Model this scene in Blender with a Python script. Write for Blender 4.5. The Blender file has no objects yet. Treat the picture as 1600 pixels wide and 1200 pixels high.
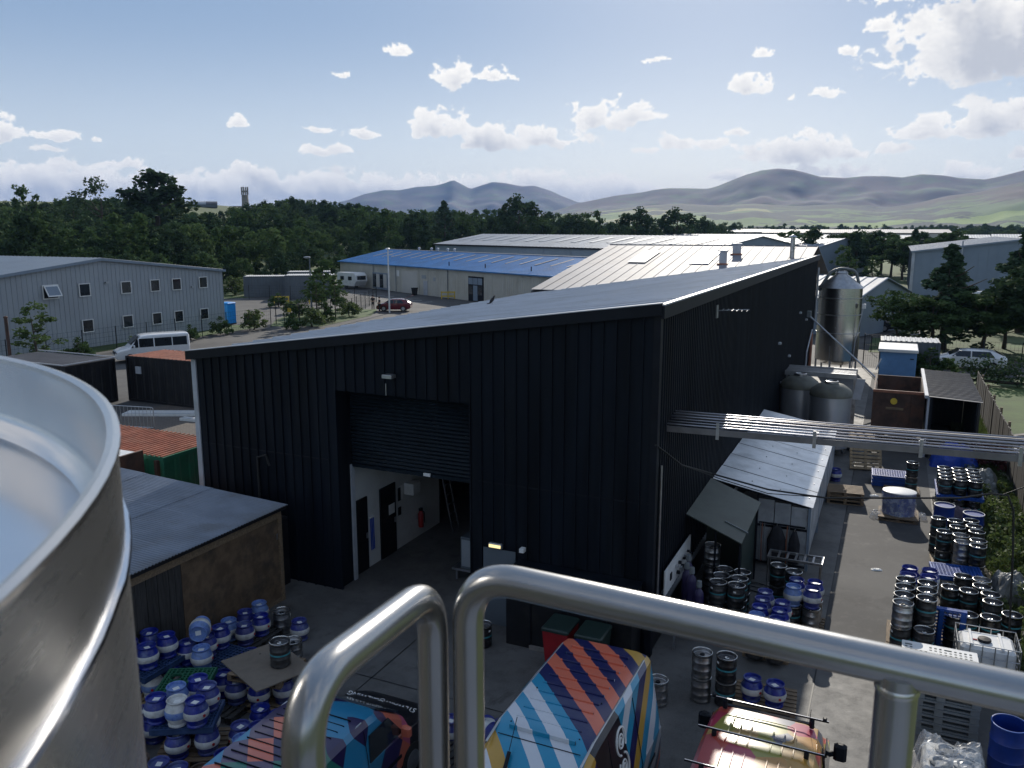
import bpy, bmesh, math, random
import numpy as np
from mathutils import Vector, Matrix, Euler, noise as mnoise

SC = bpy.context.scene
COL = SC.collection
PI = math.pi
R = math.radians
RND = random.Random(7)

# ------------------------------------------------------------------ camera
CAM_H = 9.5
cd = bpy.data.cameras.new('camera')
cd.sensor_fit = 'HORIZONTAL'; cd.sensor_width = 36.0
cd.lens = 1294.0 / 1600.0 * 36.0
cd.clip_start = 0.05; cd.clip_end = 30000
cam = bpy.data.objects.new('camera', cd); COL.objects.link(cam)
cam.location = (0, 0, CAM_H)
cam.rotation_euler = (PI / 2 - math.atan(242 / 1294.0), 0, R(24.7))
SC.camera = cam
cd.dof.use_dof = True; cd.dof.focus_distance = 22.0; cd.dof.aperture_fstop = 11.0

# ------------------------------------------------------------------ sun, sky, exposure
SUN = Vector((-0.172, 0.889, 0.424)).normalized()
SUN_EL = math.asin(SUN.z); SUN_AZ = math.atan2(SUN.x, SUN.y)
sl = bpy.data.lights.new('sun', 'SUN'); sl.energy = 4.2; sl.angle = R(0.53); sl.color = (1.0, 0.93, 0.82)
so = bpy.data.objects.new('sun', sl); COL.objects.link(so)
so.location = (0, 40, 60); so.rotation_euler = SUN.to_track_quat('Z', 'Y').to_euler()
SC.view_settings.view_transform = 'Standard'; SC.view_settings.look = 'None'
SC.view_settings.exposure = 0.2; SC.view_settings.gamma = 1.0
SC.view_settings.use_curve_mapping = False
SC.cycles.use_denoising = True
SC.cycles.max_bounces = 6; SC.cycles.diffuse_bounces = 3; SC.cycles.glossy_bounces = 4
SC.cycles.transmission_bounces = 4; SC.cycles.transparent_max_bounces = 6; SC.cycles.volume_bounces = 0
SC.cycles.caustics_reflective = False; SC.cycles.caustics_refractive = False
SC.cycles.sample_clamp_indirect = 6.0

class NT:
    """small helper for node trees"""
    def __init__(s, nt): s.nt = nt
    def n(s, typ, **kw):
        nd = s.nt.nodes.new(typ)
        for k, v in kw.items(): setattr(nd, k, v)
        return nd
    def l(s, a, b): s.nt.links.new(a, b)
    def put(s, sock, v):
        if isinstance(v, bpy.types.NodeSocket): s.l(v, sock)
        else: sock.default_value = v
    def m(s, op, a, b=None, c=None, clamp=False):
        nd = s.nt.nodes.new('ShaderNodeMath'); nd.operation = op; nd.use_clamp = clamp
        s.put(nd.inputs[0], a)
        if b is not None: s.put(nd.inputs[1], b)
        if c is not None: s.put(nd.inputs[2], c)
        return nd.outputs[0]
    def mix(s, f, a, b, typ='RGBA', blend='MIX'):
        nd = s.nt.nodes.new('ShaderNodeMix'); nd.data_type = typ
        if typ == 'RGBA':
            nd.blend_type = blend
            s.put(nd.inputs[0], f); s.put(nd.inputs[6], a); s.put(nd.inputs[7], b); return nd.outputs[2]
        s.put(nd.inputs[0], f); s.put(nd.inputs[2], a); s.put(nd.inputs[3], b); return nd.outputs[0]
    def ss(s, v, a, b):
        nd = s.nt.nodes.new('ShaderNodeMapRange'); nd.interpolation_type = 'SMOOTHSTEP'
        s.put(nd.inputs[0], v); s.put(nd.inputs[1], a); s.put(nd.inputs[2], b)
        nd.inputs[3].default_value = 0; nd.inputs[4].default_value = 1
        return nd.outputs[0]
    def noise(s, vec, scale, detail=4, rough=0.55, dist=0.0):
        nd = s.nt.nodes.new('ShaderNodeTexNoise')
        if vec is not None: s.l(vec, nd.inputs['Vector'])
        nd.inputs['Scale'].default_value = scale; nd.inputs['Detail'].default_value = detail
        nd.inputs['Roughness'].default_value = rough; nd.inputs['Distortion'].default_value = dist
        return nd.outputs[0]
    def ramp(s, f, stops, interp='LINEAR'):
        nd = s.nt.nodes.new('ShaderNodeValToRGB'); cr = nd.color_ramp; cr.interpolation = interp
        while len(cr.elements) > 1: cr.elements.remove(cr.elements[-1])
        cr.elements[0].position = stops[0][0]; cr.elements[0].color = tuple(stops[0][1]) + (1,)
        for p, c in stops[1:]:
            e = cr.elements.new(p); e.color = tuple(c) + (1,)
        s.put(nd.inputs[0], f); return nd.outputs[0]
    def xyz(s, vec):
        nd = s.nt.nodes.new('ShaderNodeSeparateXYZ'); s.l(vec, nd.inputs[0]); return nd.outputs
    def comb(s, x, y, z):
        nd = s.nt.nodes.new('ShaderNodeCombineXYZ'); s.put(nd.inputs[0], x); s.put(nd.inputs[1], y); s.put(nd.inputs[2], z)
        return nd.outputs[0]

def vnoise(U, V, pu, seed):
    """value noise on arrays; U wraps round with the whole period pu"""
    g = np.random.default_rng(seed); nv = int(V.max()) + 3; tab = g.random((nv, pu), dtype=np.float32)
    iu = np.floor(U).astype(np.int32); iv = np.floor(V).astype(np.int32); fu = U - iu; fv = V - iv
    fu = fu * fu * (3 - 2 * fu); fv = fv * fv * (3 - 2 * fv); a = iu % pu; b = (iu + 1) % pu
    return (tab[iv, a] * (1 - fu) + tab[iv, b] * fu) * (1 - fv) + (tab[iv + 1, a] * (1 - fu) + tab[iv + 1, b] * fu) * fv
def sstep(x, a, b): t = np.clip((x - a) / (b - a), 0, 1); return t * t * (3 - 2 * t)
def cloud_field():
    """the cloud layer over the whole upper sky as a map: cover and thickness by azimuth and elevation"""
    W, Hh = 4608, 640
    az = (np.arange(W, dtype=np.float32) + 0.5) / W * 360 - 180
    v = (np.arange(Hh, dtype=np.float32) + 0.5) / Hh; el = 90 * v * v
    A, E = np.meshgrid(az, el)
    def fbm(scale, octs, seed, stretch=1.0, gain=0.52):
        out = np.zeros_like(A); amp = 1.0; tot = 0
        for o in range(octs):
            pu = max(4, int(round(360 / scale * 2 ** o))); out += amp * vnoise((A + 180) / 360 * pu, E * stretch / scale * 2 ** o, pu, seed + o); tot += amp; amp *= gain
        return out / tot
    n1 = fbm(2.6, 6, 10, 1.3, 0.58); n2 = fbm(0.7, 3, 40, 1.4)
    acc = np.full_like(A, -1.0)
    WA = (fbm(1.8, 6, 110, 1.2, 0.62) - 0.5) * 4.0; WE = (fbm(1.3, 6, 130, 1.2, 0.62) - 0.5) * 1.3
    for (a, e, w, h) in CLOUDS:
        w *= 0.88; h *= 0.9; k = min(1.0, 0.25 + w / 4.0)      # small puffs keep their place, big ones are torn more
        sel = (np.abs(az - a) < w * 2.6); c0, c1 = np.argmax(sel), len(sel) - np.argmax(sel[::-1])
        rs = np.where((el > e - h * 1.5) & (el < e + h * 2.4))[0]; r0, r1 = rs[0], rs[-1] + 1
        sa = A[r0:r1, c0:c1] + k * WA[r0:r1, c0:c1]; se = E[r0:r1, c0:c1] + k * WE[r0:r1, c0:c1]
        dx = (sa - a) / (w * 0.8); dy = se - e; dy = np.where(dy > 0, dy / (h * 0.85), -dy / (h * 0.24))
        acc[r0:r1, c0:c1] = np.maximum(acc[r0:r1, c0:c1], 1 - np.sqrt(dx * dx + dy * dy))
    # the same fair-weather cumulus carries on all round, beyond the ones listed by bearing
    big = fbm(9.0, 3, 70, 1.8)
    outside = np.maximum(sstep(np.abs(A + 24.7), 33, 38), sstep(E, 15.5, 20))
    gen = (big - 0.6) * 7.0 - sstep(E, 40, 80); acc = np.maximum(acc, outside * (gen + 1) - 1)
    # a bank of small clouds low over the hills
    bank = 0.78 - np.abs((E - 2.3) / 1.9) - 1.3 * sstep(A, -17, -12); acc = np.maximum(acc, bank)
    bill = 1 - np.abs(2 * fbm(1.1, 5, 170, 1.3, 0.6) - 1) * 2.2        # cauliflower billows
    dens = acc + (n1 - 0.5) * 0.9 + (n2 - 0.5) * 0.4 + (bill - 0.55) * 0.42
    cover = sstep(dens, 0.0, 0.2)
    thick = np.clip(dens, 0, 1.2)
    # thickness towards the sun (which stands above the picture): how much cloud shades each spot
    sh = np.zeros_like(A)
    for k in range(1, 6):
        rr = 4 * k; up = np.zeros_like(A); up[:-rr] = thick[rr:]; sh += np.roll(up, (0 if k < 3 else 3 * k) , 1)
    sh = np.clip(0.45 * (thick - 0.25) + 0.2 * sh, 0, 1)
    img = bpy.data.images.new('cloud_layer', W, Hh, alpha=False, float_buffer=False, is_data=True)
    px = np.ones((Hh, W, 4), np.float32); px[..., 0] = cover; px[..., 1] = sh; px[..., 2] = 0
    img.pixels.foreach_set(px.ravel()); img.pack(); return img

def build_world():
    w = bpy.data.worlds.new('World'); SC.world = w; w.use_nodes = True
    t = NT(w.node_tree); w.node_tree.nodes.clear()
    out = t.n('ShaderNodeOutputWorld'); bg = t.n('ShaderNodeBackground')
    sky = t.n('ShaderNodeTexSky', sky_type='NISHITA', sun_disc=False)
    sky.sun_elevation = SUN_EL; sky.sun_rotation = SUN_AZ
    sky.air_density = 1.0; sky.dust_density = 0.6; sky.ozone_density = 2.0; sky.altitude = 150
    tc = t.n('ShaderNodeTexCoord'); x, y, z = t.xyz(tc.outputs['Generated'])
    u = t.m('ADD', t.m('MULTIPLY', t.m('ARCTAN2', x, y), 0.5 / PI), 0.5)
    el = t.m('MULTIPLY', t.m('ARCSINE', z), 180 / PI)
    v = t.m('SQRT', t.m('DIVIDE', t.m('MAXIMUM', el, 0.0), 90.0))
    im = t.n('ShaderNodeTexImage'); im.image = cloud_field(); im.extension = 'REPEAT'; t.l(t.comb(u, v, 0.0), im.inputs[0])
    cv, sh, _ = t.xyz(im.outputs[0])
    cv = t.m('MULTIPLY', cv, t.ss(el, 0.0, 0.8))
    ccol = t.mix(sh, (10.2, 9.9, 9.4, 1), (5.3, 5.5, 6.0, 1))
    # thin high veil of a summer afternoon pales the clear-sky model
    sd = t.n('ShaderNodeVectorMath'); sd.operation = 'DOT_PRODUCT'; t.l(tc.outputs['Generated'], sd.inputs[0]); sd.inputs[1].default_value = SUN
    veil = t.m('MULTIPLY_ADD', t.ss(sd.outputs['Value'], -0.5, 0.75), 0.5, 0.25)      # haze scatters forward: thin behind, thick towards the sun
    skyc = t.mix(veil, sky.outputs[0], t.mix(t.ss(el, 0.0, 14.0), (7.4, 7.8, 8.3, 1), (2.35, 3.35, 5.0, 1)))
    t.l(t.mix(t.m('MULTIPLY', cv, 0.96), skyc, ccol), bg.inputs[0]); bg.inputs[1].default_value = 0.1
    t.l(bg.outputs[0], out.inputs[0])

# fair-weather cumulus by bearing: azimuth, elevation of the base line, half width, height (degrees)
CLOUDS = [
    (4.3, 9.7, 8.26, 6.52), (1.2, 13.3, 5.65, 2.17), (6.3, 11.0, 5.22, 4.78), (-2.0, 11.8, 1.39, 0.78),
    (-8.7, 10.7, 1.13, 0.78), (-9.5, 8.6, 1.83, 1.57), (-5.2, 8.1, 1.65, 0.87), (-3.8, 10.5, 0.78, 0.61),
    (-32.3, 11.0, 1.04, 0.87), (-28.4, 9.4, 2.26, 1.65), (-26.0, 9.7, 1.91, 1.30), (-29.3, 6.3, 2.87, 2.09),
    (-26.0, 5.6, 2.70, 1.74), (-22.5, 5.6, 4.78, 1.48), (-19.1, 6.8, 3.57, 2.09), (-16.7, 7.1, 2.44, 1.48),
    (-13.3, 5.5, 3.13, 1.22), (-16.1, 5.1, 1.39, 0.43), (-37.1, 4.9, 2.44, 0.78), (-37.2, 6.3, 1.57, 0.39),
    (-34.5, 6.0, 1.22, 0.61), (-6.4, 4.6, 4.35, 2.09), (-3.5, 4.5, 2.26, 0.78), (0.5, 5.7, 2.70, 1.13),
    (4.3, 5.7, 4.18, 2.26), (6.3, 6.6, 2.61, 1.74), (-0.6, 4.8, 1.48, 0.78), (-10.4, 3.2, 1.74, 0.78),
    (-55.4, 5.3, 2.35, 1.48), (-52.7, 5.2, 2.00, 0.78), (-50.6, 5.2, 0.61, 0.30), (-52.8, 4.5, 1.48, 0.35),
    (-42.4, 6.5, 1.22, 0.78), (-35.7, 9.7, 0.96, 0.35), (-15.4, 10.6, 0.87, 0.43), (-3.9, 3.4, 3.48, 0.87),
    (3.3, 3.1, 3.04, 0.87), (6.3, 4.2, 0.96, 0.70), (-48.8, 3.8, 2.61, 0.61), (-41.6, 3.4, 2.61, 0.96),
    (-10.2, 6.1, 0.87, 0.43),
]
build_world()

# ------------------------------------------------------------------ materials
MATS = {}
def mat(name, col, rough=0.7, metal=0.0, var=0.25, scale=3.0, bump=0.0, bscale=40.0, dirt=None, dscale=0.8, damt=0.5,
        spec=None, coat=0.0, stretch=None, trans=None, emit=None, alpha=None, obj=True, rvar=0.0, island=0.0, orand=0.0):
    """procedural surface: base colour broken up by noise, optional dirt patches, roughness variation and fine bump"""
    if name in MATS: return MATS[name]
    m = bpy.data.materials.new(name); m.use_nodes = True; MATS[name] = m
    t = NT(m.node_tree); t.nt.nodes.clear()
    out = t.n('ShaderNodeOutputMaterial'); b = t.n('ShaderNodeBsdfPrincipled')
    tc = t.n('ShaderNodeTexCoord'); v = tc.outputs['Object']
    if not obj:
        geo = t.n('ShaderNodeNewGeometry'); v = geo.outputs['Position']
    if orand:
        oi = t.n('ShaderNodeObjectInfo'); va = t.n('ShaderNodeVectorMath'); va.operation = 'ADD'; t.l(v, va.inputs[0]); t.l(t.comb(t.m('MULTIPLY', oi.outputs['Random'], 37.0), t.m('MULTIPLY', oi.outputs['Random'], 91.0), 0.0), va.inputs[1]); v = va.outputs[0]
    if stretch:
        mp = t.n('ShaderNodeMapping'); t.l(v, mp.inputs[0]); mp.inputs['Scale'].default_value = stretch; v = mp.outputs[0]
    n = t.noise(v, scale, 5, 0.6)
    c = tuple(col) + (1,)
    dk = tuple(x * (1 - var) for x in col) + (1,); lt = tuple(min(1, x * (1 + var)) for x in col) + (1,)
    cc = t.mix(t.ss(n, 0.3, 0.7), dk, lt)
    if island:
        g2 = t.n('ShaderNodeNewGeometry')
        cc = t.mix(t.m('MULTIPLY', g2.outputs['Random Per Island'], island), cc, tuple(min(1, x * 1.9) for x in col) + (1,))
    if orand:
        cc = t.mix(t.m('MULTIPLY', t.ss(oi.outputs['Random'], 0.35, 1.0), orand), cc, tuple(min(1, 0.5 * x + 0.09) for x in col) + (1,))
    if dirt:
        n2 = t.noise(v, dscale, 6, 0.65)
        cc = t.mix(t.m('MULTIPLY', t.ss(n2, 0.48, 0.68), damt), cc, tuple(dirt) + (1,))
    t.l(cc, b.inputs['Base Color'])
    b.inputs['Metallic'].default_value = metal
    if rvar:
        n3 = t.noise(v, scale * 2.3, 4, 0.6)
        t.l(t.m('ADD', rough - rvar / 2, t.m('MULTIPLY', n3, rvar)), b.inputs['Roughness'])
    else: b.inputs['Roughness'].default_value = rough
    if spec is not None: b.inputs['Specular IOR Level'].default_value = spec
    if coat: b.inputs['Coat Weight'].default_value = coat; b.inputs['Coat Roughness'].default_value = 0.08
    if emit: b.inputs['Emission Color'].default_value = tuple(emit[:3]) + (1,); b.inputs['Emission Strength'].default_value = emit[3]
    if bump:
        bn = t.noise(v, bscale, 4, 0.6); bp = t.n('ShaderNodeBump')
        bp.inputs['Strength'].default_value = bump; bp.inputs['Distance'].default_value = 0.02
        t.l(bn, bp.inputs['Height']); t.l(bp.outputs[0], b.inputs['Normal'])
    sh = b.outputs[0]
    if trans:
        tr = t.n('ShaderNodeBsdfTranslucent'); t.l(cc, tr.inputs[0]); mx = t.n('ShaderNodeMixShader')
        mx.inputs[0].default_value = trans; t.l(sh, mx.inputs[1]); t.l(tr.outputs[0], mx.inputs[2]); sh = mx.outputs[0]
    if alpha is not None:
        tr = t.n('ShaderNodeBsdfTransparent'); mx = t.n('ShaderNodeMixShader')
        n4 = t.noise(v, scale, 4, 0.6)
        t.l(t.m('MULTIPLY_ADD', t.ss(n4, 0.3, 0.7), 0.3, alpha - 0.15), mx.inputs[0])
        t.l(tr.outputs[0], mx.inputs[1]); t.l(sh, mx.inputs[2]); sh = mx.outputs[0]
    t.l(sh, out.inputs[0])
    return m

M = {}
M['black_clad'] = mat('black_clad', (0.004, 0.0065, 0.0115), 0.55, spec=0.16, var=0.45, scale=1.3, stretch=(1.6, 1.6, 0.14), bump=0.12, bscale=2.2, dirt=(0.014, 0.017, 0.022), dscale=1.1, damt=0.6, obj=False, rvar=0.2)
M['black_trim'] = mat('black_trim', (0.008, 0.010, 0.015), 0.5, spec=0.2, var=0.2, scale=2)
M['black_paint'] = mat('black_paint', (0.008, 0.008, 0.010), 0.5, spec=0.35, var=0.3, scale=2, dirt=(0.03, 0.028, 0.026), dscale=1.5)
M['shutter'] = mat('shutter', (0.007, 0.013, 0.02), 0.55, spec=0.2, var=0.2, scale=1.5)
M['roof_slate'] = mat('roof_slate', (0.46, 0.5, 0.56), 0.56, metal=0.4, var=0.08, scale=0.35, dirt=(0.34, 0.36, 0.38), dscale=0.5, damt=0.5, obj=False, rvar=0.18, bump=0.05, bscale=4)
M['roof_pink'] = mat('roof_pink', (0.235, 0.235, 0.26), 0.65, spec=0.25, var=0.12, scale=0.6, dirt=(0.3, 0.26, 0.24), dscale=0.9, damt=0.45, obj=False)
M['roof_light'] = mat('roof_light', (0.34, 0.37, 0.41), 0.62, spec=0.25, var=0.12, scale=0.4, dirt=(0.28, 0.29, 0.3), dscale=0.5, obj=False)
M['roof_blue'] = mat('roof_blue', (0.045, 0.2, 0.46), 0.55, spec=0.3, var=0.15, scale=0.4, dirt=(0.07, 0.17, 0.32), dscale=0.5, obj=False)
M['roof_dark'] = mat('roof_dark', (0.075, 0.075, 0.085), 0.45, var=0.2, scale=1.0, dirt=(0.12, 0.12, 0.12), dscale=1.2, rvar=0.2)
M['tin'] = mat('tin', (0.2, 0.23, 0.28), 0.45, metal=0.25, var=0.14, scale=1.1, dirt=(0.14, 0.14, 0.14), dscale=0.9, damt=0.5, rvar=0.2, obj=False)
M['skylight'] = mat('skylight', (0.62, 0.63, 0.62), 0.3, var=0.1, scale=1)
M['tan_light'] = mat('tan_light', (0.36, 0.33, 0.27), 0.5, var=0.1, scale=1)
M['flash_white'] = mat('flash_white', (0.42, 0.44, 0.48), 0.45, var=0.12, scale=1.5, dirt=(0.3, 0.3, 0.3))
M['galv'] = mat('galv', (0.42, 0.43, 0.45), 0.38, metal=0.85, var=0.15, scale=5, rvar=0.2)
M['steel'] = mat('steel', (0.6, 0.59, 0.57), 0.26, metal=1.0, var=0.05, scale=1.2, rvar=0.06)
M['steel_dull'] = mat('steel_dull', (0.42, 0.42, 0.43), 0.38, metal=1.0, var=0.25, scale=6, rvar=0.3, dirt=(0.2, 0.19, 0.17), dscale=4, damt=0.7, orand=0.4)
M['tank_steel'] = mat('tank_steel', (0.55, 0.56, 0.58), 0.36, metal=0.7, var=0.06, scale=1.5, rvar=0.08)
M['pipe_steel'] = mat('pipe_steel', (0.33, 0.33, 0.36), 0.3, metal=1.0, var=0.1, scale=3)
M['channel_steel'] = mat('channel_steel', (0.2, 0.195, 0.2), 0.5, metal=0.6, var=0.2, scale=2)
M['tank_dome'] = mat('tank_dome', (0.12, 0.12, 0.1), 0.6, metal=0.2, var=0.3, scale=2, dirt=(0.22, 0.2, 0.12), dscale=1.4)
M['wall_grey'] = mat('wall_grey', (0.33, 0.36, 0.39), 0.5, var=0.06, scale=0.6, dirt=(0.26, 0.28, 0.3), dscale=0.3, obj=False)
M['wall_cream'] = mat('wall_cream', (0.5, 0.48, 0.42), 0.6, var=0.06, scale=0.5, dirt=(0.4, 0.37, 0.3), dscale=0.3, obj=False)
M['wall_blue'] = mat('wall_blue', (0.2, 0.25, 0.31), 0.5, var=0.06, scale=0.5, obj=False)
M['wall_green'] = mat('wall_green', (0.03, 0.15, 0.12), 0.5, var=0.1, scale=0.5, obj=False)
M['wall_pale'] = mat('wall_pale', (0.5, 0.48, 0.44), 0.6, var=0.08, scale=0.3, obj=False)
M['wall_brick'] = mat('wall_brick', (0.25, 0.13, 0.09), 0.8, var=0.15, scale=1, obj=False)
M['white'] = mat('white', (0.72, 0.72, 0.71), 0.4, var=0.06, scale=2, dirt=(0.5, 0.49, 0.46), dscale=1.5, damt=0.35)
M['white_wall'] = mat('white_wall', (0.66, 0.66, 0.64), 0.7, var=0.05, scale=1, dirt=(0.45, 0.44, 0.4), dscale=0.8, damt=0.4)
M['glass_dark'] = mat('glass_dark', (0.02, 0.025, 0.03), 0.06, var=0.3, scale=0.7, spec=0.7)
M['rubber'] = mat('rubber', (0.012, 0.012, 0.012), 0.7, var=0.2)
M['wood'] = mat('wood', (0.2, 0.14, 0.085), 0.8, var=0.35, scale=3, stretch=(1, 12, 12), dirt=(0.1, 0.085, 0.07), dscale=2)
M['wood_dark'] = mat('wood_dark', (0.04, 0.037, 0.035), 0.8, var=0.4, scale=2, stretch=(8, 8, 1), bump=0.2, bscale=12)
M['fence_wood'] = mat('fence_wood', (0.03, 0.027, 0.024), 0.85, var=0.4, scale=2, stretch=(8, 8, 1))
M['wood_pale'] = mat('wood_pale', (0.3, 0.22, 0.13), 0.75, var=0.25, scale=3, stretch=(6, 1, 6))
M['plywood'] = mat('plywood', (0.13, 0.085, 0.05), 0.8, var=0.3, scale=3, dirt=(0.045, 0.038, 0.03), dscale=1.2, damt=0.8)
M['board'] = mat('board', (0.2, 0.165, 0.13), 0.8, var=0.15, scale=3, dirt=(0.12, 0.1, 0.08), dscale=3)
M['cask_blue'] = mat('cask_blue', (0.006, 0.016, 0.22), 0.36, var=0.3, scale=7, dirt=(0.13, 0.17, 0.26), dscale=4, damt=0.6, orand=0.4, rvar=0.2)
M['cask_pale'] = mat('cask_pale', (0.16, 0.25, 0.5), 0.35, var=0.35, scale=7, dirt=(0.03, 0.06, 0.3), dscale=7, damt=0.7)
M['cask_white'] = mat('cask_white', (0.6, 0.6, 0.58), 0.45, var=0.12, scale=8, dirt=(0.35, 0.34, 0.32), dscale=5, damt=0.7, orand=0.35)
M['cask_brown'] = mat('cask_brown', (0.06, 0.035, 0.025), 0.5, var=0.3, scale=7)
M['label'] = mat('label', (0.75, 0.75, 0.73), 0.5, var=0.05)
M['red'] = mat('red', (0.35, 0.02, 0.02), 0.4, var=0.15, scale=3)
M['bin_red'] = mat('bin_red', (0.32, 0.012, 0.018), 0.45, var=0.15, scale=3)
M['bin_green'] = mat('bin_green', (0.012, 0.028, 0.024), 0.5, var=0.15, scale=3)
M['keg_black'] = mat('keg_black', (0.008, 0.008, 0.009), 0.34, var=0.3, scale=8, dirt=(0.09, 0.085, 0.08), dscale=6, damt=0.6, orand=0.3, rvar=0.25)
M['keg_head'] = mat('keg_head', (0.16, 0.16, 0.17), 0.45, metal=0.7, var=0.4, scale=9, dirt=(0.03, 0.03, 0.03), dscale=6, damt=0.8)
M['teal'] = mat('teal', (0.05, 0.26, 0.3), 0.4, var=0.15, scale=8)
M['tray_blue'] = mat('tray_blue', (0.012, 0.07, 0.32), 0.45, var=0.2, scale=4)
M['tray_dull'] = mat('tray_dull', (0.022, 0.05, 0.13), 0.5, var=0.2, scale=4)
M['tray_green'] = mat('tray_green', (0.012, 0.1, 0.05), 0.5, var=0.25, scale=4)
M['grey_plastic'] = mat('grey_plastic', (0.16, 0.18, 0.19), 0.55, var=0.15, scale=3)
M['purple'] = mat('purple', (0.028, 0.02, 0.075), 0.45, var=0.2, scale=4)
M['rust'] = mat('rust', (0.34, 0.11, 0.06), 0.75, var=0.25, scale=2.5, dirt=(0.42, 0.2, 0.13), dscale=1.2, obj=False)
M['rust_brown'] = mat('rust_brown', (0.075, 0.045, 0.035), 0.8, var=0.35, scale=2, dirt=(0.16, 0.07, 0.04), dscale=1.1, damt=0.7)
M['container_green'] = mat('container_green', (0.02, 0.16, 0.09), 0.5, var=0.2, scale=1.2, dirt=(0.05, 0.1, 0.07), dscale=1.1)
M['container_grey'] = mat('container_grey', (0.1, 0.12, 0.14), 0.55, var=0.1, scale=0.8, obj=False)
M['loo_blue'] = mat('loo_blue', (0.01, 0.28, 0.75), 0.4, var=0.08)
M['unit_blue'] = mat('unit_blue', (0.12, 0.26, 0.48), 0.45, var=0.06)
M['barrel_blue'] = mat('barrel_blue', (0.008, 0.035, 0.22), 0.4, var=0.2, scale=3)
M['tarp_blue'] = mat('tarp_blue', (0.01, 0.06, 0.42), 0.4, var=0.2, scale=4)
M['tarp_grey'] = mat('tarp_grey', (0.17, 0.18, 0.18), 0.4, var=0.3, scale=4)
M['wrap'] = mat('wrap', (0.72, 0.74, 0.77), 0.25, var=0.1, scale=6, alpha=0.3, bump=0.3, bscale=10)
M['poly_sheet'] = mat('poly_sheet', (0.78, 0.79, 0.8), 0.2, var=0.12, scale=1.2, dirt=(0.4, 0.41, 0.41), dscale=0.9, damt=0.5, obj=False, rvar=0.14)
M['poly_wall'] = mat('poly_wall', (0.45, 0.47, 0.49), 0.4, var=0.15, scale=1.2, alpha=0.8, obj=False)
M['canopy_green'] = mat('canopy_green', (0.07, 0.085, 0.07), 0.5, var=0.15, scale=2, obj=False)
M['yellow'] = mat('yellow', (0.6, 0.42, 0.04), 0.5, var=0.15)
M['copper'] = mat('copper', (0.3, 0.12, 0.07), 0.5, var=0.2)
M['garment'] = mat('garment', (0.025, 0.025, 0.03), 0.9, var=0.3, scale=6)
M['skin'] = mat('skin', (0.5, 0.3, 0.22), 0.6, var=0.05)
M['stone'] = mat('stone', (0.24, 0.22, 0.2), 0.9, var=0.2, scale=1.2, obj=False)
M['car_red'] = mat('car_red', (0.13, 0.012, 0.02), 0.25, var=0.1, coat=0.8)
M['car_white'] = mat('car_white', (0.75, 0.76, 0.77), 0.25, var=0.03, coat=0.8)
M['car_dark'] = mat('car_dark', (0.015, 0.017, 0.02), 0.25, var=0.1, coat=0.8)
M['lamp_lit'] = mat('lamp_lit', (0.8, 0.7, 0.4), 0.4, emit=(1.0, 0.78, 0.35, 1.1))
M['chrome'] = mat('chrome', (0.7, 0.7, 0.72), 0.15, metal=1.0, var=0.05)
M['leaf'] = mat('leaf', (0.058, 0.096, 0.036), 0.9, spec=0.05, var=0.35, scale=0.4, trans=0.2, island=0.2)
M['leaf_dark'] = mat('leaf_dark', (0.046, 0.076, 0.036), 0.9, spec=0.05, var=0.3, scale=0.35, trans=0.14, island=0.12)
M['leaf_pale'] = mat('leaf_pale', (0.072, 0.112, 0.042), 0.9, spec=0.05, var=0.35, scale=0.5, trans=0.22, island=0.25)
M['leaf_conifer'] = mat('leaf_conifer', (0.048, 0.08, 0.045), 0.9, spec=0.05, var=0.35, scale=0.8, trans=0.12, island=0.35)
M['leaf_red'] = mat('leaf_red', (0.1, 0.03, 0.03), 0.8, var=0.4, scale=2, trans=0.2, island=0.6)
M['leaf_weed'] = mat('leaf_weed', (0.07, 0.1, 0.03), 0.8, var=0.4, scale=1.0, trans=0.3, island=0.7)
M['bark'] = mat('bark', (0.07, 0.055, 0.04), 0.9, var=0.35, scale=4, stretch=(4, 4, 1))
M['grass'] = mat('grass', (0.05, 0.09, 0.018), 0.9, var=0.35, scale=0.35, dirt=(0.06, 0.08, 0.022), dscale=0.15, obj=False, bump=0.3, bscale=18)
M['cable'] = mat('cable', (0.012, 0.012, 0.012), 0.6)
M['aluminium'] = mat('aluminium', (0.62, 0.63, 0.66), 0.25, metal=0.9, var=0.1, scale=3)
M['purple_clay'] = mat('purple_clay', (0.13, 0.1, 0.12), 0.8, var=0.3, scale=5)

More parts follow.
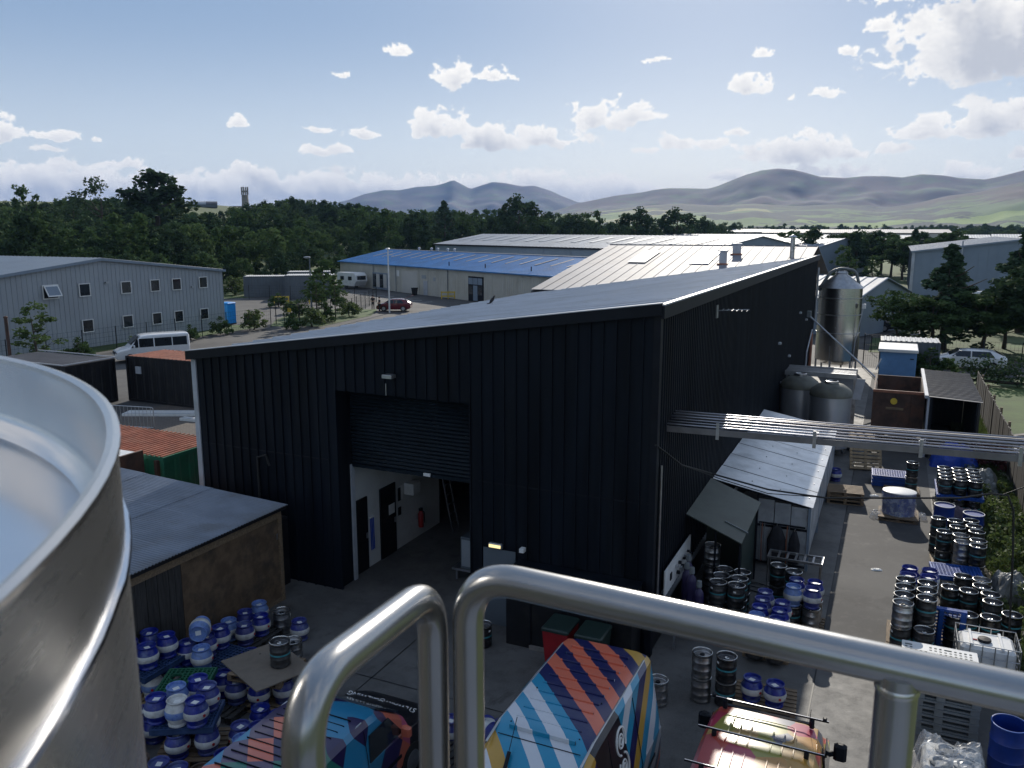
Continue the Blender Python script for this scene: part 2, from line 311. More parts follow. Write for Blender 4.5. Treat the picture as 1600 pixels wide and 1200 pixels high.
def ground_mats():
    # rural ground out to the hills
    m = bpy.data.materials.new('country'); m.use_nodes = True; t = NT(m.node_tree); b = t.nt.nodes['Principled BSDF']
    geo = t.n('ShaderNodeNewGeometry'); p = geo.outputs['Position']
    vo = t.n('ShaderNodeTexVoronoi'); t.l(p, vo.inputs['Vector']); vo.inputs['Scale'].default_value = 0.004
    hue = t.xyz(vo.outputs['Color'])[0]
    c = t.ramp(hue, [(0, (0.05, 0.085, 0.03)), (0.4, (0.085, 0.125, 0.035)), (0.7, (0.12, 0.14, 0.05)), (1, (0.05, 0.07, 0.03))])
    t.l(t.mix(t.ss(t.noise(p, 0.02, 5), 0.3, 0.7), c, (0.06, 0.085, 0.03, 1)), b.inputs['Base Color'])
    b.inputs['Roughness'].default_value = 0.95
    MATS['country'] = M['country'] = m
    # yard: weathered concrete slabs with oil stains and joints
    m = bpy.data.materials.new('yard'); m.use_nodes = True; t = NT(m.node_tree); b = t.nt.nodes['Principled BSDF']
    geo = t.n('ShaderNodeNewGeometry'); p = geo.outputs['Position']
    n1 = t.noise(p, 0.45, 6, 0.65); n2 = t.noise(p, 2.2, 6, 0.7); n3 = t.noise(p, 30, 3, 0.6); n4 = t.noise(p, 0.9, 4, 0.6, 1.0)
    c = t.mix(t.ss(n1, 0.3, 0.7), (0.07, 0.069, 0.068, 1), (0.15, 0.146, 0.14, 1))
    c = t.mix(t.m('MULTIPLY', t.ss(n2, 0.5, 0.68), 0.6), c, (0.06, 0.057, 0.054, 1))
    c = t.mix(t.m('MULTIPLY', t.ss(n4, 0.62, 0.72), 0.65), c, (0.035, 0.033, 0.031, 1))
    c = t.mix(t.m('MULTIPLY', t.ss(n3, 0.35, 0.75), 0.25), c, (0.2, 0.195, 0.185, 1))
    n5 = t.noise(p, 6.0, 5, 0.7)
    c = t.mix(t.m('MULTIPLY', t.ss(n5, 0.66, 0.72), 0.7), c, (0.22, 0.21, 0.2, 1))
    t.l(c, b.inputs['Base Color'])
    t.l(t.m('MULTIPLY_ADD', n2, 0.4, 0.5), b.inputs['Roughness'])
    bp = t.n('ShaderNodeBump'); bp.inputs['Strength'].default_value = 0.35; bp.inputs['Distance'].default_value = 0.01
    t.l(t.m('ADD', n3, n2), bp.inputs['Height']); t.l(bp.outputs[0], b.inputs['Normal'])
    MATS['yard'] = M['yard'] = m
    # asphalt
    m = bpy.data.materials.new('asphalt'); m.use_nodes = True; t = NT(m.node_tree); b = t.nt.nodes['Principled BSDF']
    geo = t.n('ShaderNodeNewGeometry'); p = geo.outputs['Position']
    n1 = t.noise(p, 0.2, 6, 0.6); n2 = t.noise(p, 3, 5, 0.7); n3 = t.noise(p, 60, 2)
    c = t.mix(t.ss(n1, 0.35, 0.65), (0.045, 0.044, 0.045, 1), (0.09, 0.087, 0.084, 1))
    n6 = t.noise(p, 0.7, 5, 0.65, 0.8); c = t.mix(t.m('MULTIPLY', t.ss(n6, 0.55, 0.66), 0.6), c, (0.03, 0.029, 0.03, 1))
    n7 = t.noise(p, 1.6, 6, 0.7); c = t.mix(t.m('MULTIPLY', t.ss(n7, 0.57, 0.7), 0.5), c, (0.15, 0.14, 0.125, 1))
    c = t.mix(t.m('MULTIPLY', t.ss(n2, 0.5, 0.75), 0.5), c, (0.11, 0.105, 0.1, 1))
    c = t.mix(t.m('MULTIPLY', t.ss(n3, 0.5, 0.8), 0.4), c, (0.14, 0.135, 0.13, 1))
    t.l(c, b.inputs['Base Color']); b.inputs['Roughness'].default_value = 0.85
    MATS['asphalt'] = M['asphalt'] = m
    # block paving, too far off to tell the blocks apart
    m = bpy.data.materials.new('paving'); m.use_nodes = True; t = NT(m.node_tree); b = t.nt.nodes['Principled BSDF']
    geo = t.n('ShaderNodeNewGeometry'); p = geo.outputs['Position']
    br = t.n('ShaderNodeTexBrick'); t.l(p, br.inputs['Vector']); br.inputs['Scale'].default_value = 2.6
    br.inputs['Color1'].default_value = (0.12, 0.1, 0.085, 1); br.inputs['Color2'].default_value = (0.16, 0.135, 0.11, 1); br.inputs['Mortar'].default_value = (0.06, 0.05, 0.045, 1)
    n1 = t.noise(p, 0.5, 5, 0.6)
    t.l(t.mix(t.m('MULTIPLY', t.ss(n1, 0.35, 0.7), 0.5), br.outputs[0], (0.1, 0.085, 0.075, 1)), b.inputs['Base Color']); b.inputs['Roughness'].default_value = 0.9
    MATS['paving'] = M['paving'] = m
    # hills: pasture and woods low down, heather above
    m = bpy.data.materials.new('hill'); m.use_nodes = True; t = NT(m.node_tree); b = t.nt.nodes['Principled BSDF']
    geo = t.n('ShaderNodeNewGeometry'); p = geo.outputs['Position']; z = t.xyz(p)[2]
    mp = t.n('ShaderNodeMapping'); t.l(p, mp.inputs[0]); mp.inputs['Scale'].default_value = (1, 1, 3.2)
    vo = t.n('ShaderNodeTexVoronoi'); t.l(mp.outputs[0], vo.inputs['Vector']); vo.inputs['Scale'].default_value = 0.0042
    hue = t.xyz(vo.outputs['Color'])[0]
    field = t.ramp(hue, [(0, (0.018, 0.03, 0.018)), (0.22, (0.11, 0.18, 0.035)), (0.45, (0.2, 0.28, 0.06)), (0.68, (0.08, 0.14, 0.04)), (0.85, (0.26, 0.26, 0.09))], 'CONSTANT')
    nz = t.noise(p, 0.004, 5, 0.6)
    heath = t.mix(t.ss(t.noise(p, 0.0024, 6, 0.65), 0.35, 0.65), (0.032, 0.038, 0.022, 1), (0.085, 0.05, 0.045, 1))
    heath = t.mix(t.ss(t.noise(p, 0.006, 5, 0.6), 0.5, 0.62), heath, (0.07, 0.1, 0.032, 1))
    wood = t.ss(t.noise(p, 0.0038, 6, 0.65), 0.5, 0.53)
    lowc = t.mix(wood, field, (0.016, 0.028, 0.018, 1))
    f = t.ss(t.m('ADD', z, t.m('MULTIPLY', t.m('SUBTRACT', nz, 0.5), 200.0)), 70.0, 120.0)
    t.l(t.mix(f, lowc, heath), b.inputs['Base Color']); b.inputs['Roughness'].default_value = 0.95
    MATS['hill'] = M['hill'] = m
ground_mats()

# ------------------------------------------------------------------ mesh helpers
class MB:
    def __init__(s): s.v = []; s.f = []
    def add(s, vs, fs):
        k = len(s.v); s.v += [tuple(map(float, p)) for p in vs]; s.f += [tuple(i + k for i in f) for f in fs]; return s
    def box(s, x0, x1, y0, y1, z0, z1):
        return s.add([(x0, y0, z0), (x1, y0, z0), (x1, y1, z0), (x0, y1, z0), (x0, y0, z1), (x1, y0, z1), (x1, y1, z1), (x0, y1, z1)],
                     [(3, 2, 1, 0), (4, 5, 6, 7), (0, 1, 5, 4), (1, 2, 6, 5), (2, 3, 7, 6), (3, 0, 4, 7)])
    def obox(s, o, u, v, w):
        """box from a corner o and three edge vectors"""
        o, u, v, w = map(Vector, (o, u, v, w))
        p = [o, o + u, o + u + v, o + v]; p += [q + w for q in p]
        f = [(3, 2, 1, 0), (4, 5, 6, 7), (0, 1, 5, 4), (1, 2, 6, 5), (2, 3, 7, 6), (3, 0, 4, 7)]
        if u.cross(v).dot(w) < 0: f = [tuple(reversed(q)) for q in f]
        return s.add(p, f)
    def bbox(s, x0, x1, y0, y1, z0, z1, b=0.02):
        """box with chamfered vertical and top edges"""
        a = [(x0 + b, y0), (x1 - b, y0), (x1, y0 + b), (x1, y1 - b), (x1 - b, y1), (x0 + b, y1), (x0, y1 - b), (x0, y0 + b)]
        cx, cy = (x0 + x1) / 2, (y0 + y1) / 2
        def sh(q): return (q[0] + (b if q[0] < cx else -b), q[1] + (b if q[1] < cy else -b))
        vs = [(x, y, z0) for x, y in a] + [(x, y, z1 - b) for x, y in a] + [(*sh(q), z1) for q in a]
        fs = [tuple(reversed(range(8)))] + [(i, (i + 1) % 8, 8 + (i + 1) % 8, 8 + i) for i in range(8)]
        fs += [(8 + i, 8 + (i + 1) % 8, 16 + (i + 1) % 8, 16 + i) for i in range(8)] + [tuple(range(16, 24))]
        return s.add(vs, fs)
    def cyl(s, p0, p1, r0, r1=None, n=12, cap=True):
        r1 = r0 if r1 is None else r1
        p0, p1 = Vector(p0), Vector(p1); d = (p1 - p0).normalized()
        a = d.orthogonal().normalized(); b = d.cross(a)
        vs = []
        for p, r in ((p0, r0), (p1, r1)):
            vs += [p + (a * math.cos(2 * PI * i / n) + b * math.sin(2 * PI * i / n)) * r for i in range(n)]
        fs = [(i, (i + 1) % n, n + (i + 1) % n, n + i) for i in range(n)]
        if cap: fs += [tuple(reversed(range(n))), tuple(range(n, 2 * n))]
        return s.add(vs, fs)
    def lathe(s, prof, n=20, c=(0, 0, 0), cap=True):
        """profile of (r, z) from bottom to top turned round the z axis"""
        vs = []; fs = []
        for r, z in prof:
            vs += [(c[0] + r * math.cos(2 * PI * i / n), c[1] + r * math.sin(2 * PI * i / n), c[2] + z) for i in range(n)]
        for k in range(len(prof) - 1):
            for i in range(n):
                j = (i + 1) % n
                fs.append((k * n + i, k * n + j, (k + 1) * n + j, (k + 1) * n + i))
        if cap and prof[0][0] > 1e-4: fs.append(tuple(reversed(range(n))))
        if cap and prof[-1][0] > 1e-4: fs.append(tuple(range((len(prof) - 1) * n, len(prof) * n)))
        return s.add(vs, fs)
    def tube(s, pts, r, n=10, cap=True):
        pts = [Vector(p) for p in pts]; vs = []; fs = []
        prev = None
        for i, p in enumerate(pts):
            d = ((pts[min(i + 1, len(pts) - 1)] - p).normalized() + (p - pts[max(i - 1, 0)]).normalized()).normalized()
            if prev is None: a = d.orthogonal().normalized()
            else: a = (prev - d * prev.dot(d)).normalized()
            prev = a; b = d.cross(a)
            rr = r[i] if isinstance(r, (list, tuple)) else r
            vs += [p + (a * math.cos(2 * PI * k / n) + b * math.sin(2 * PI * k / n)) * rr for k in range(n)]
        for i in range(len(pts) - 1):
            for k in range(n):
                j = (k + 1) % n; fs.append((i * n + k, i * n + j, (i + 1) * n + j, (i + 1) * n + k))
        if cap: fs += [tuple(reversed(range(n))), tuple(range((len(pts) - 1) * n, len(pts) * n))]
        return s.add(vs, fs)
    def poly(s, pts, t=0.0, nrm=None):
        """flat polygon, given a thickness t along -normal"""
        pts = [Vector(p) for p in pts]; n = len(pts)
        if not t: return s.add(pts, [tuple(range(n))])
        nn = nrm or (pts[1] - pts[0]).cross(pts[2] - pts[0]).normalized()
        nn = Vector(nn)
        return s.add(pts + [p - nn * t for p in pts], [tuple(range(n)), tuple(reversed(range(n, 2 * n)))] + [((i + 1) % n, i, n + i, n + (i + 1) % n) for i in range(n)])
    def ribs(s, o, u, v, lu, lv, pitch, amp, kind='wave', t=0.0):
        """profiled sheet: profile runs along u, ribs run along v"""
        o, u, v = Vector(o), Vector(u).normalized(), Vector(v).normalized(); w = u.cross(v).normalized()
        prof = []
        n = max(1, round(lu / pitch)); pt = lu / n
        for k in range(n):
            if kind == 'wave': prof += [(k * pt + pt * q / 6, amp * math.sin(2 * PI * q / 6)) for q in range(6)]
            elif kind == 'trap': prof += [(k * pt, 0), (k * pt + pt * 0.55, 0), (k * pt + pt * 0.65, amp), (k * pt + pt * 0.9, amp)]
            else: prof += [(k * pt, 0), (k * pt + pt - 0.07, 0), (k * pt + pt - 0.05, amp), (k * pt + pt - 0.02, amp)]
        prof.append((lu, 0))
        vs = []
        for a, h in prof: vs += [o + u * a + w * h, o + u * a + w * h + v * lv]
        fs = [(2 * i, 2 * i + 2, 2 * i + 3, 2 * i + 1) for i in range(len(prof) - 1)]
        return s.add(vs, fs)
    def mesh(s, name, m, smooth=False):
        me = bpy.data.meshes.new(name); me.from_pydata(s.v, [], s.f)
        if m is not None: me.materials.append(M[m] if isinstance(m, str) else m)
        if smooth:
            me.shade_smooth()
            if smooth != 'all': me.set_sharp_from_angle(angle=R(40))
        me.update(); return me
    def build(s, name, m, parent=None, smooth=False):
        """link as one object; coordinates are world coordinates, turned local if there is a parent"""
        if parent is not None:
            inv = WM[parent].inverted()
            s.v = [tuple(inv @ Vector(p)) for p in s.v]
        o = bpy.data.objects.new(name, s.mesh(name, m, smooth)); COL.objects.link(o)
        if parent is not None:
            o.parent = parent
            WM[o] = WM[parent]
        else: WM[o] = Matrix.Identity(4)
        return o
    def local(s, name, m, parent, smooth=False):
        o = bpy.data.objects.new(name, s.mesh(name, m, smooth)); COL.objects.link(o); o.parent = parent; WM[o] = WM[parent]; return o

WM = {}
def tag(o, label=None, cat=None, group=None, kind=None):
    if label: o['label'] = label
    if cat: o['category'] = cat
    if group: o['group'] = group
    if kind: o['kind'] = kind
    return o
def thing(name, loc, label, cat, group=None, rz=0.0, rot=None):
    o = bpy.data.objects.new(name, None); COL.objects.link(o); o.empty_display_size = 0.2
    o.location = loc; o.rotation_euler = rot if rot else (0, 0, rz)
    WM[o] = Matrix.Translation(Vector(loc)) @ Euler(o.rotation_euler).to_matrix().to_4x4()
    return tag(o, label, cat, group)
def inst(name, me, parent, loc=None, rot=None, scale=None):
    o = bpy.data.objects.new(name, me); COL.objects.link(o); o.parent = parent
    if loc is not None: o.location = loc
    if rot is not None: o.rotation_euler = rot
    if scale is not None: o.scale = scale
    WM[o] = WM.get(parent, Matrix.Identity(4)); return o
def struct(o): o['kind'] = 'structure'; return o
def arc(c, r, a0, a1, n, ax, ay):
    c, ax, ay = Vector(c), Vector(ax), Vector(ay)
    return [c + ax * r * math.cos(a0 + (a1 - a0) * i / n) + ay * r * math.sin(a0 + (a1 - a0) * i / n) for i in range(n + 1)]
def polyround(pts, r, n=8):
    """polyline with rounded corners"""
    pts = [Vector(p) for p in pts]; out = [pts[0]]
    for i in range(1, len(pts) - 1):
        a = (pts[i - 1] - pts[i]).normalized(); b = (pts[i + 1] - pts[i]).normalized()
        p0, p2 = pts[i] + a * r, pts[i] + b * r
        for k in range(n + 1):
            q = k / n; out.append((1 - q) ** 2 * p0 + 2 * q * (1 - q) * pts[i] + q * q * p2)
    return out + [pts[-1]]
def text_mesh(name, body, size, m, parent, loc, rot, extrude=0.002, align='CENTER'):
    cu = bpy.data.curves.new('lettering', 'FONT'); cu.body = body; cu.size = size; cu.extrude = extrude; cu.align_x = align; cu.align_y = 'CENTER'
    tmp = bpy.data.objects.new('lettering_tmp', cu); COL.objects.link(tmp)
    dg = bpy.context.evaluated_depsgraph_get()
    me = bpy.data.meshes.new_from_object(tmp.evaluated_get(dg)); me.name = name
    bpy.data.objects.remove(tmp); bpy.data.curves.remove(cu)
    me.materials.clear(); me.materials.append(M[m])
    o = bpy.data.objects.new(name, me); COL.objects.link(o)
    if parent is not None: o.parent = parent
    o.location = loc; o.rotation_euler = rot; return o

# ------------------------------------------------------------------ terrain
def interp(tab, x):
    if x <= tab[0][0]: return tab[0][1]
    for (a, b), (c, d) in zip(tab, tab[1:]):
        if x <= c: return b + (d - b) * (x - a) / (c - a)
    return tab[-1][1]
def smooth(t): t = max(0.0, min(1.0, t)); return t * t * (3 - 2 * t)
HILL_A = [(-75, 1.0), (-44, 1.0), (-38, 0.72), (-30, 0.34), (-24, 0.16), (-14, 0.0)]
def terrain(x, y):
    """the wooded rise to the left of the estate, flat elsewhere"""
    r = math.hypot(x, y)
    if r < 170: return 0.0
    az = math.degrees(math.atan2(x, y))
    if az > 0 or az < -100: return 0.0
    return 24.0 * interp(HILL_A, az) * smooth((r - 170) / 350) * (1 - smooth((r - 900) / 1200))

def make_ground():
    radii = [0, 40, 90, 130, 170, 200, 230, 260, 300, 340, 380, 420, 470, 520, 600, 750, 900, 1150, 1500, 2000, 3000, 5000, 8000, 12500]
    n = 120; vs = [(0, 0, -0.06)]; fs = []
    for r in radii[1:]:
        for i in range(n):
            a = 2 * PI * i / n; x, y = r * math.sin(a), r * math.cos(a)
            vs.append((x, y, terrain(x, y) - 0.06))
    fs += [(0, 1 + (i + 1) % n, 1 + i) for i in range(n)]
    for k in range(len(radii) - 2):
        for i in range(n):
            j = (i + 1) % n; a = 1 + k * n; b = 1 + (k + 1) * n
            fs.append((a + i, a + j, b + j, b + i))
    m = MB(); m.add(vs, fs); struct(m.build('ground', 'country', smooth='all'))
make_ground()
def sheet(name, m, pts, z):
    s = MB(); s.poly([(x, y, z) for x, y in pts]); return struct(s.build(name, m))
def rect(name, m, x0, x1, y0, y1, z): return sheet(name, m, [(x0, y0), (x1, y0), (x1, y1), (x0, y1)], z)
rect('yard', 'yard', -19, 4.5, -12, 62, -0.002)
rect('access_road', 'asphalt', -56.5, -19, 12, 66, -0.02)
rect('brick_paving', 'paving', -36, -19, 19, 33.5, -0.012)
rect('driveway', 'asphalt', -0.92, 1.75, 18.4, 60, 0.004)
sheet('car_park', 'asphalt', [(-100, 64), (-30, 64), (-20, 80), (-14, 118), (-45, 101), (-87, 122), (-100, 112)], -0.03)
rect('grass_strip', 'grass', -60, -56.5, 30, 64, -0.01)
sheet('grass_lawn', 'grass', [(4.9, 26), (40, 26), (40, 61), (4.9, 61)], -0.02)
sheet('side_road', 'asphalt', [(-14, 61.8), (70, 61.8), (70, 69.5), (3, 70), (2, 112), (-14, 112)], -0.035)
sheet('grass_verge', 'grass', [(-1.5, 70.5), (24, 70.5), (24, 80), (-1.5, 80)], -0.012)
sheet('turning_area', 'asphalt', [(7.2 + 2.9 * math.cos(a * PI / 12), 38.5 + 6 * math.sin(a * PI / 12)) for a in range(24)], -0.008)
kb = MB()
for i in range(24):
    a0, a1 = i * PI / 12, (i + 1) * PI / 12
    p = [(7.2 + rr * math.cos(a), 38.5 + 2.07 * rr * math.sin(a)) for rr in (2.9, 3.05) for a in (a0, a1)]
    kb.add([(*p[0], -0.02), (*p[1], -0.02), (*p[3], -0.02), (*p[2], -0.02), (*p[0], 0.1), (*p[1], 0.1), (*p[3], 0.1), (*p[2], 0.1)],
           [(4, 5, 6, 7), (0, 1, 5, 4), (2, 3, 7, 6)])
struct(kb.build('kerb', 'stone'))
rect('soil_verge', mat('soil', (0.07, 0.055, 0.035), 0.95, var=0.4, scale=1.5, dirt=(0.05, 0.07, 0.025), dscale=1.2, damt=0.8, obj=False), 2.9, 4.9, 10, 60, 0.008)
# concrete joints in the yard
for k, (x0, x1, y0, y1) in enumerate(((-0.93, -0.90, 12, 60), (-4.3, -0.93, 22.0, 22.02), (-9.6, -9.58, 5, 16.9), (-14, -4.4, 13.6, 13.62), (-4.9, -4.88, 5, 16.9), (-12.8, 3, 8.6, 8.62))):
    s = MB(); s.poly([(x0, y0, 0.006), (x1, y0, 0.006), (x1, y1, 0.006), (x0, y1, 0.006)]); struct(s.build('slab_joint', 'black_trim'))
# parking bay lines in front of the blue roofed unit
U28 = Vector((-0.875, 0.484, 0)); V28 = Vector((0.484, 0.875, 0))
B0 = Vector((-51.82, 99.25, 0))
for k in range(11):
    p = B0 + U28 * (2 + 2.7 * k) - V28 * 9.5
    s = MB(); s.poly([p + Vector((0, 0, -0.024)), p + U28 * 0.14 + Vector((0, 0, -0.024)), p + U28 * 0.14 + V28 * 4.8 + Vector((0, 0, -0.024)), p + V28 * 4.8 + Vector((0, 0, -0.024))])
    struct(s.build('bay_line', 'white'))

# ------------------------------------------------------------------ hills on the horizon
FAR = [(-42.31, 203), (-39.52, 206), (-36.64, 230), (-35.59, 264), (-34.54, 315), (-33.27, 349), (-32.21, 350), (-31.14, 378), (-29.86, 390), (-29.22, 413), (-28.66, 441), (-28.06, 402), (-27.5, 363), (-26.85, 391), (-25.99, 425), (-25.13, 414), (-24.05, 386), (-23.19, 392), (-22.11, 347), (-21.25, 296), (-20.25, 246), (-18.24, 234), (-16.1, 210), (-11.92, 186), (-3.98, 168), (9.54, 164)]
NEAR = [(-24.7, 40), (-21.24, 137), (-20.38, 164), (-19.31, 182), (-17.82, 209), (-16.13, 227), (-15.08, 245), (-14.25, 252), (-12.8, 250), (-11.77, 246), (-11.16, 260), (-10.36, 289), (-9.38, 324), (-8.4, 348), (-7.38, 357), (-6.44, 348), (-5.66, 329), (-4.8, 305), (-3.36, 296), (-2.26, 304), (-0.98, 301), (-0.08, 292), (0.96, 307), (2.18, 297), (3.04, 281), (4.38, 271), (5.18, 286), (6.26, 312), (8.06, 357), (9.83, 365), (12.15, 304), (14.9, 226), (20, 90)]
FOOT = [(-26, 10), (-22.1, 58), (-20.37, 78), (-17.8, 83), (-16.1, 97), (-13.59, 106), (-11.11, 98), (-8.68, 104), (-6.3, 93), (-4.01, 99), (-1.38, 82), (0.75, 98), (2.45, 123), (4.11, 134), (5.39, 153), (6.33, 164), (8.75, 184), (12.26, 142), (14.99, 100), (22, 20)]
def ridge(name, tab, d0, d1, d2, seed):
    """a range of hills: rises from the plain at distance d0 to its crest line at d1 and falls away to d2"""
    rr = random.Random(seed); n = 260; k1, k2 = 44, 6
    a0, a1 = tab[0][0] - 4, tab[-1][0] + 4
    ph = [rr.uniform(0, 6.28) for _ in range(8)]
    vs = []; fs = []; rows = []
    for j in range(k1 + k2 + 1):
        row = []
        for i in range(n + 1):
            az = a0 + (a1 - a0) * i / n
            h = interp(tab, az) * smooth(min((az - a0) / 4, (a1 - az) / 4, 1.0))
            if j <= k1:
                t = j / k1; d = d0 + (d1 - d0) * t
                g = t ** 1.55
                # spurs and gullies wander across the flank and fade out at the crest
                q = az * 0.55 + 1.3 * math.sin(t * 2.6 + ph[3])
                w = math.sin(q * 1.7 + ph[0] + t * 4) * 0.5 + math.sin(q * 3.9 + ph[1] - t * 7) * 0.3 + math.sin(q * 7.3 + ph[2] + t * 11) * 0.16
                dx_, dy_ = d * math.sin(R(az)), d * math.cos(R(az))
                fr = mnoise.fractal(Vector((dx_ * 0.0016, dy_ * 0.0016, seed)), 0.9, 2.1, 5)
                z = h * g + h * (0.1 * w + 0.22 * fr) * t * (1 - t) * 2.2
            else:
                t = (j - k1) / k2; d = d1 + (d2 - d1) * t; z = h * (1 - smooth(t))
            row.append(len(vs)); vs.append((d * math.sin(R(az)), d * math.cos(R(az)), z - 0.5))
        rows.append(row)
    for a, b in zip(rows, rows[1:]):
        for i in range(n): fs.append((a[i], a[i + 1], b[i + 1], b[i]))
    m = MB(); m.add(vs, fs); return struct(m.build(name, 'hill', smooth='all'))
ridge('hills_far', FAR, 5600, 7600, 8600, 1)
ridge('hills', NEAR, 3300, 5200, 6400, 2)
ridge('foothills', FOOT, 1500, 3300, 4200, 3)
# ------------------------------------------------------------------ the air between: pale haze
hz = MB(); hz.box(-9200, 9200, -9200, 9200, -3, 455)
ho = hz.build('haze', None); tag(ho, kind='stuff')
hm = bpy.data.materials.new('haze'); hm.use_nodes = True; ht = NT(hm.node_tree); hm.node_tree.nodes.clear()
ho_out = ht.n('ShaderNodeOutputMaterial'); pv = ht.n('ShaderNodeVolumePrincipled')
pv.inputs['Color'].default_value = (0.36, 0.57, 1.0, 1); pv.inputs['Density'].default_value = 0.00008; pv.inputs['Anisotropy'].default_value = 0.0
ht.l(pv.outputs[0], ho_out.inputs['Volume']); ho.data.materials.append(hm)

# ------------------------------------------------------------------ trees
def leaf_mesh(name, centres, seed, m, size=(0.2, 0.42), upbias=0.35, flat=1.0):
    """many small leaf-clump faces round the given cluster centres (x, y, z, radius, count)"""
    g = np.random.default_rng(seed); P = []
    for (x, y, z, r, k) in centres:
        d = g.normal(size=(k, 3)); d /= np.linalg.norm(d, axis=1)[:, None]
        rad = r * g.random(k)[:, None] ** 0.45
        q = d * rad; q[:, 2] *= flat
        P.append(q + np.array((x, y, z)))
    P = np.concatenate(P); n = len(P)
    a = g.normal(size=(n, 3)); a[:, 2] *= 0.7; a /= np.linalg.norm(a, axis=1)[:, None]
    b = g.normal(size=(n, 3)); b -= a * (a * b).sum(1)[:, None]; b /= np.linalg.norm(b, axis=1)[:, None]
    s = g.uniform(size[0], size[1], n)[:, None]
    w = s * g.uniform(0.45, 0.8, n)[:, None]
    V = np.stack([P - a * s, P - b * w, P + a * s, P + b * w], 1).reshape(-1, 3)
    me = bpy.data.meshes.new(name); me.vertices.add(4 * n); me.vertices.foreach_set('co', V.ravel().astype(np.float32))
    me.loops.add(4 * n); me.loops.foreach_set('vertex_index', np.arange(4 * n, dtype=np.int32))
    me.polygons.add(n); me.polygons.foreach_set('loop_start', np.arange(0, 4 * n, 4, dtype=np.int32))
    me.materials.append(M[m]); me.update(calc_edges=True); return me
def trunk_mesh(name, seed, h, r, limbs=6, lean=0.0, spread=2.2, top=0.8):
    g = random.Random(seed); m = MB()
    pts = [(0, 0, -0.3)]; x = y = 0
    for k in range(1, 6):
        x += g.uniform(-0.15, 0.15) + lean * h / 5; y += g.uniform(-0.15, 0.15); pts.append((x, y, h * top * k / 5))
    m.tube(pts, [r * 1.25, r, r * 0.85, r * 0.68, r * 0.5, r * 0.22], 8)
    for i in range(limbs):
        t = g.uniform(0.3, 0.85); k = min(4, int(t * 5)); f = t * 5 - k
        p = Vector(pts[k]).lerp(Vector(pts[k + 1]), f); a = g.uniform(0, 2 * PI); L = spread * g.uniform(0.6, 1.1)
        e = p + Vector((math.cos(a) * L, math.sin(a) * L, L * g.uniform(0.5, 1.0)))
        mid = p.lerp(e, 0.5) + Vector((0, 0, -0.12 * L))
        m.tube([p, mid, e], [r * 0.42, r * 0.3, r * 0.1], 6)
    return m.mesh(name, 'bark', smooth=True)
def crown_clusters(seed, h, kind, dens=1.0):
    g = random.Random(seed); C = []
    if kind == 'broad':
        for i in range(int(46)):
            a = g.uniform(0, 2 * PI); ph = math.acos(g.uniform(-0.75, 1)); rr = g.uniform(0.55, 1.0)
            C.append((math.sin(ph) * math.cos(a) * 0.34 * h * rr, math.sin(ph) * math.sin(a) * 0.34 * h * rr, h * 0.6 + math.cos(ph) * 0.36 * h * rr, h * g.uniform(0.065, 0.12), int(48 * dens)))
    elif kind == 'tall':
        for i in range(40):
            t = g.uniform(0, 1); z = h * (0.22 + 0.75 * t); w = 0.22 * h * (math.sin(PI * min(1, 0.18 + 0.82 * t)) ** 0.8 + 0.12); a = g.uniform(0, 2 * PI); q = g.uniform(0.3, 1)
            C.append((math.cos(a) * w * q, math.sin(a) * w * q, z, h * g.uniform(0.05, 0.1), int(48 * dens)))
    elif kind == 'loose':
        for i in range(34):
            t = g.uniform(0, 1); z = h * (0.3 + 0.68 * t); w = 0.27 * h * (1 - 0.6 * t) * g.uniform(0.35, 1.1); a = g.uniform(0, 2 * PI)
            C.append((math.cos(a) * w, math.sin(a) * w, z, h * g.uniform(0.035, 0.085), int(34 * dens)))
    elif kind == 'conifer':
        for i in range(90):
            t = (i / 90.0) ** 0.8; z = h * (0.1 + 0.88 * t); w = 0.27 * h * (1 - t) ** 0.85 * g.uniform(0.4, 1.08); a = g.uniform(0, 2 * PI)
            C.append((math.cos(a) * w, math.sin(a) * w, z - 0.02 * h * w, h * (0.028 + 0.045 * (1 - t)), int(30 * dens)))
    elif kind == 'crag':     # an old sycamore with plates of foliage and sky between
        for i in range(38):
            a = g.uniform(0, 2 * PI); t = g.uniform(0, 1); z = h * (0.3 + 0.68 * t); w = 0.36 * h * math.sqrt(max(0.05, 1 - (2 * t - 0.75) ** 2)) * g.uniform(0.25, 1.05)
            C.append((math.cos(a) * w, math.sin(a) * w, z, h * g.uniform(0.07, 0.12), int(52 * dens)))
    else:                    # bush
        for i in range(26):
            a = g.uniform(0, 2 * PI); ph = math.acos(g.uniform(0, 1)); q = g.uniform(0.4, 1)
            C.append((math.sin(ph) * math.cos(a) * 0.55 * h * q, math.sin(ph) * math.sin(a) * 0.55 * h * q, 0.12 * h + math.cos(ph) * 0.75 * h * q, h * g.uniform(0.12, 0.2), int(40 * dens)))
    return C
TREE = {}
def proto(key, kind, seed, h, m, size, r=0.2, dens=1.0, lean=0.0):
    cr = leaf_mesh('crown_' + key, crown_clusters(seed, h, kind, dens), seed, m, size, flat=0.75)
    if lean:
        co = np.empty(len(cr.vertices) * 3, np.float32); cr.vertices.foreach_get('co', co); co = co.reshape(-1, 3); co[:, 0] += co[:, 2] * lean
        cr.vertices.foreach_set('co', co.ravel())
    TREE[key] = (trunk_mesh('trunk_' + key, seed, h, r, lean=lean, spread=h * 0.22), cr, h)
proto('broad_a', 'broad', 11, 10, 'leaf_dark', (0.16, 0.36)); proto('broad_b', 'broad', 12, 10, 'leaf', (0.16, 0.36)); proto('broad_c', 'broad', 13, 10, 'leaf_pale', (0.16, 0.34))
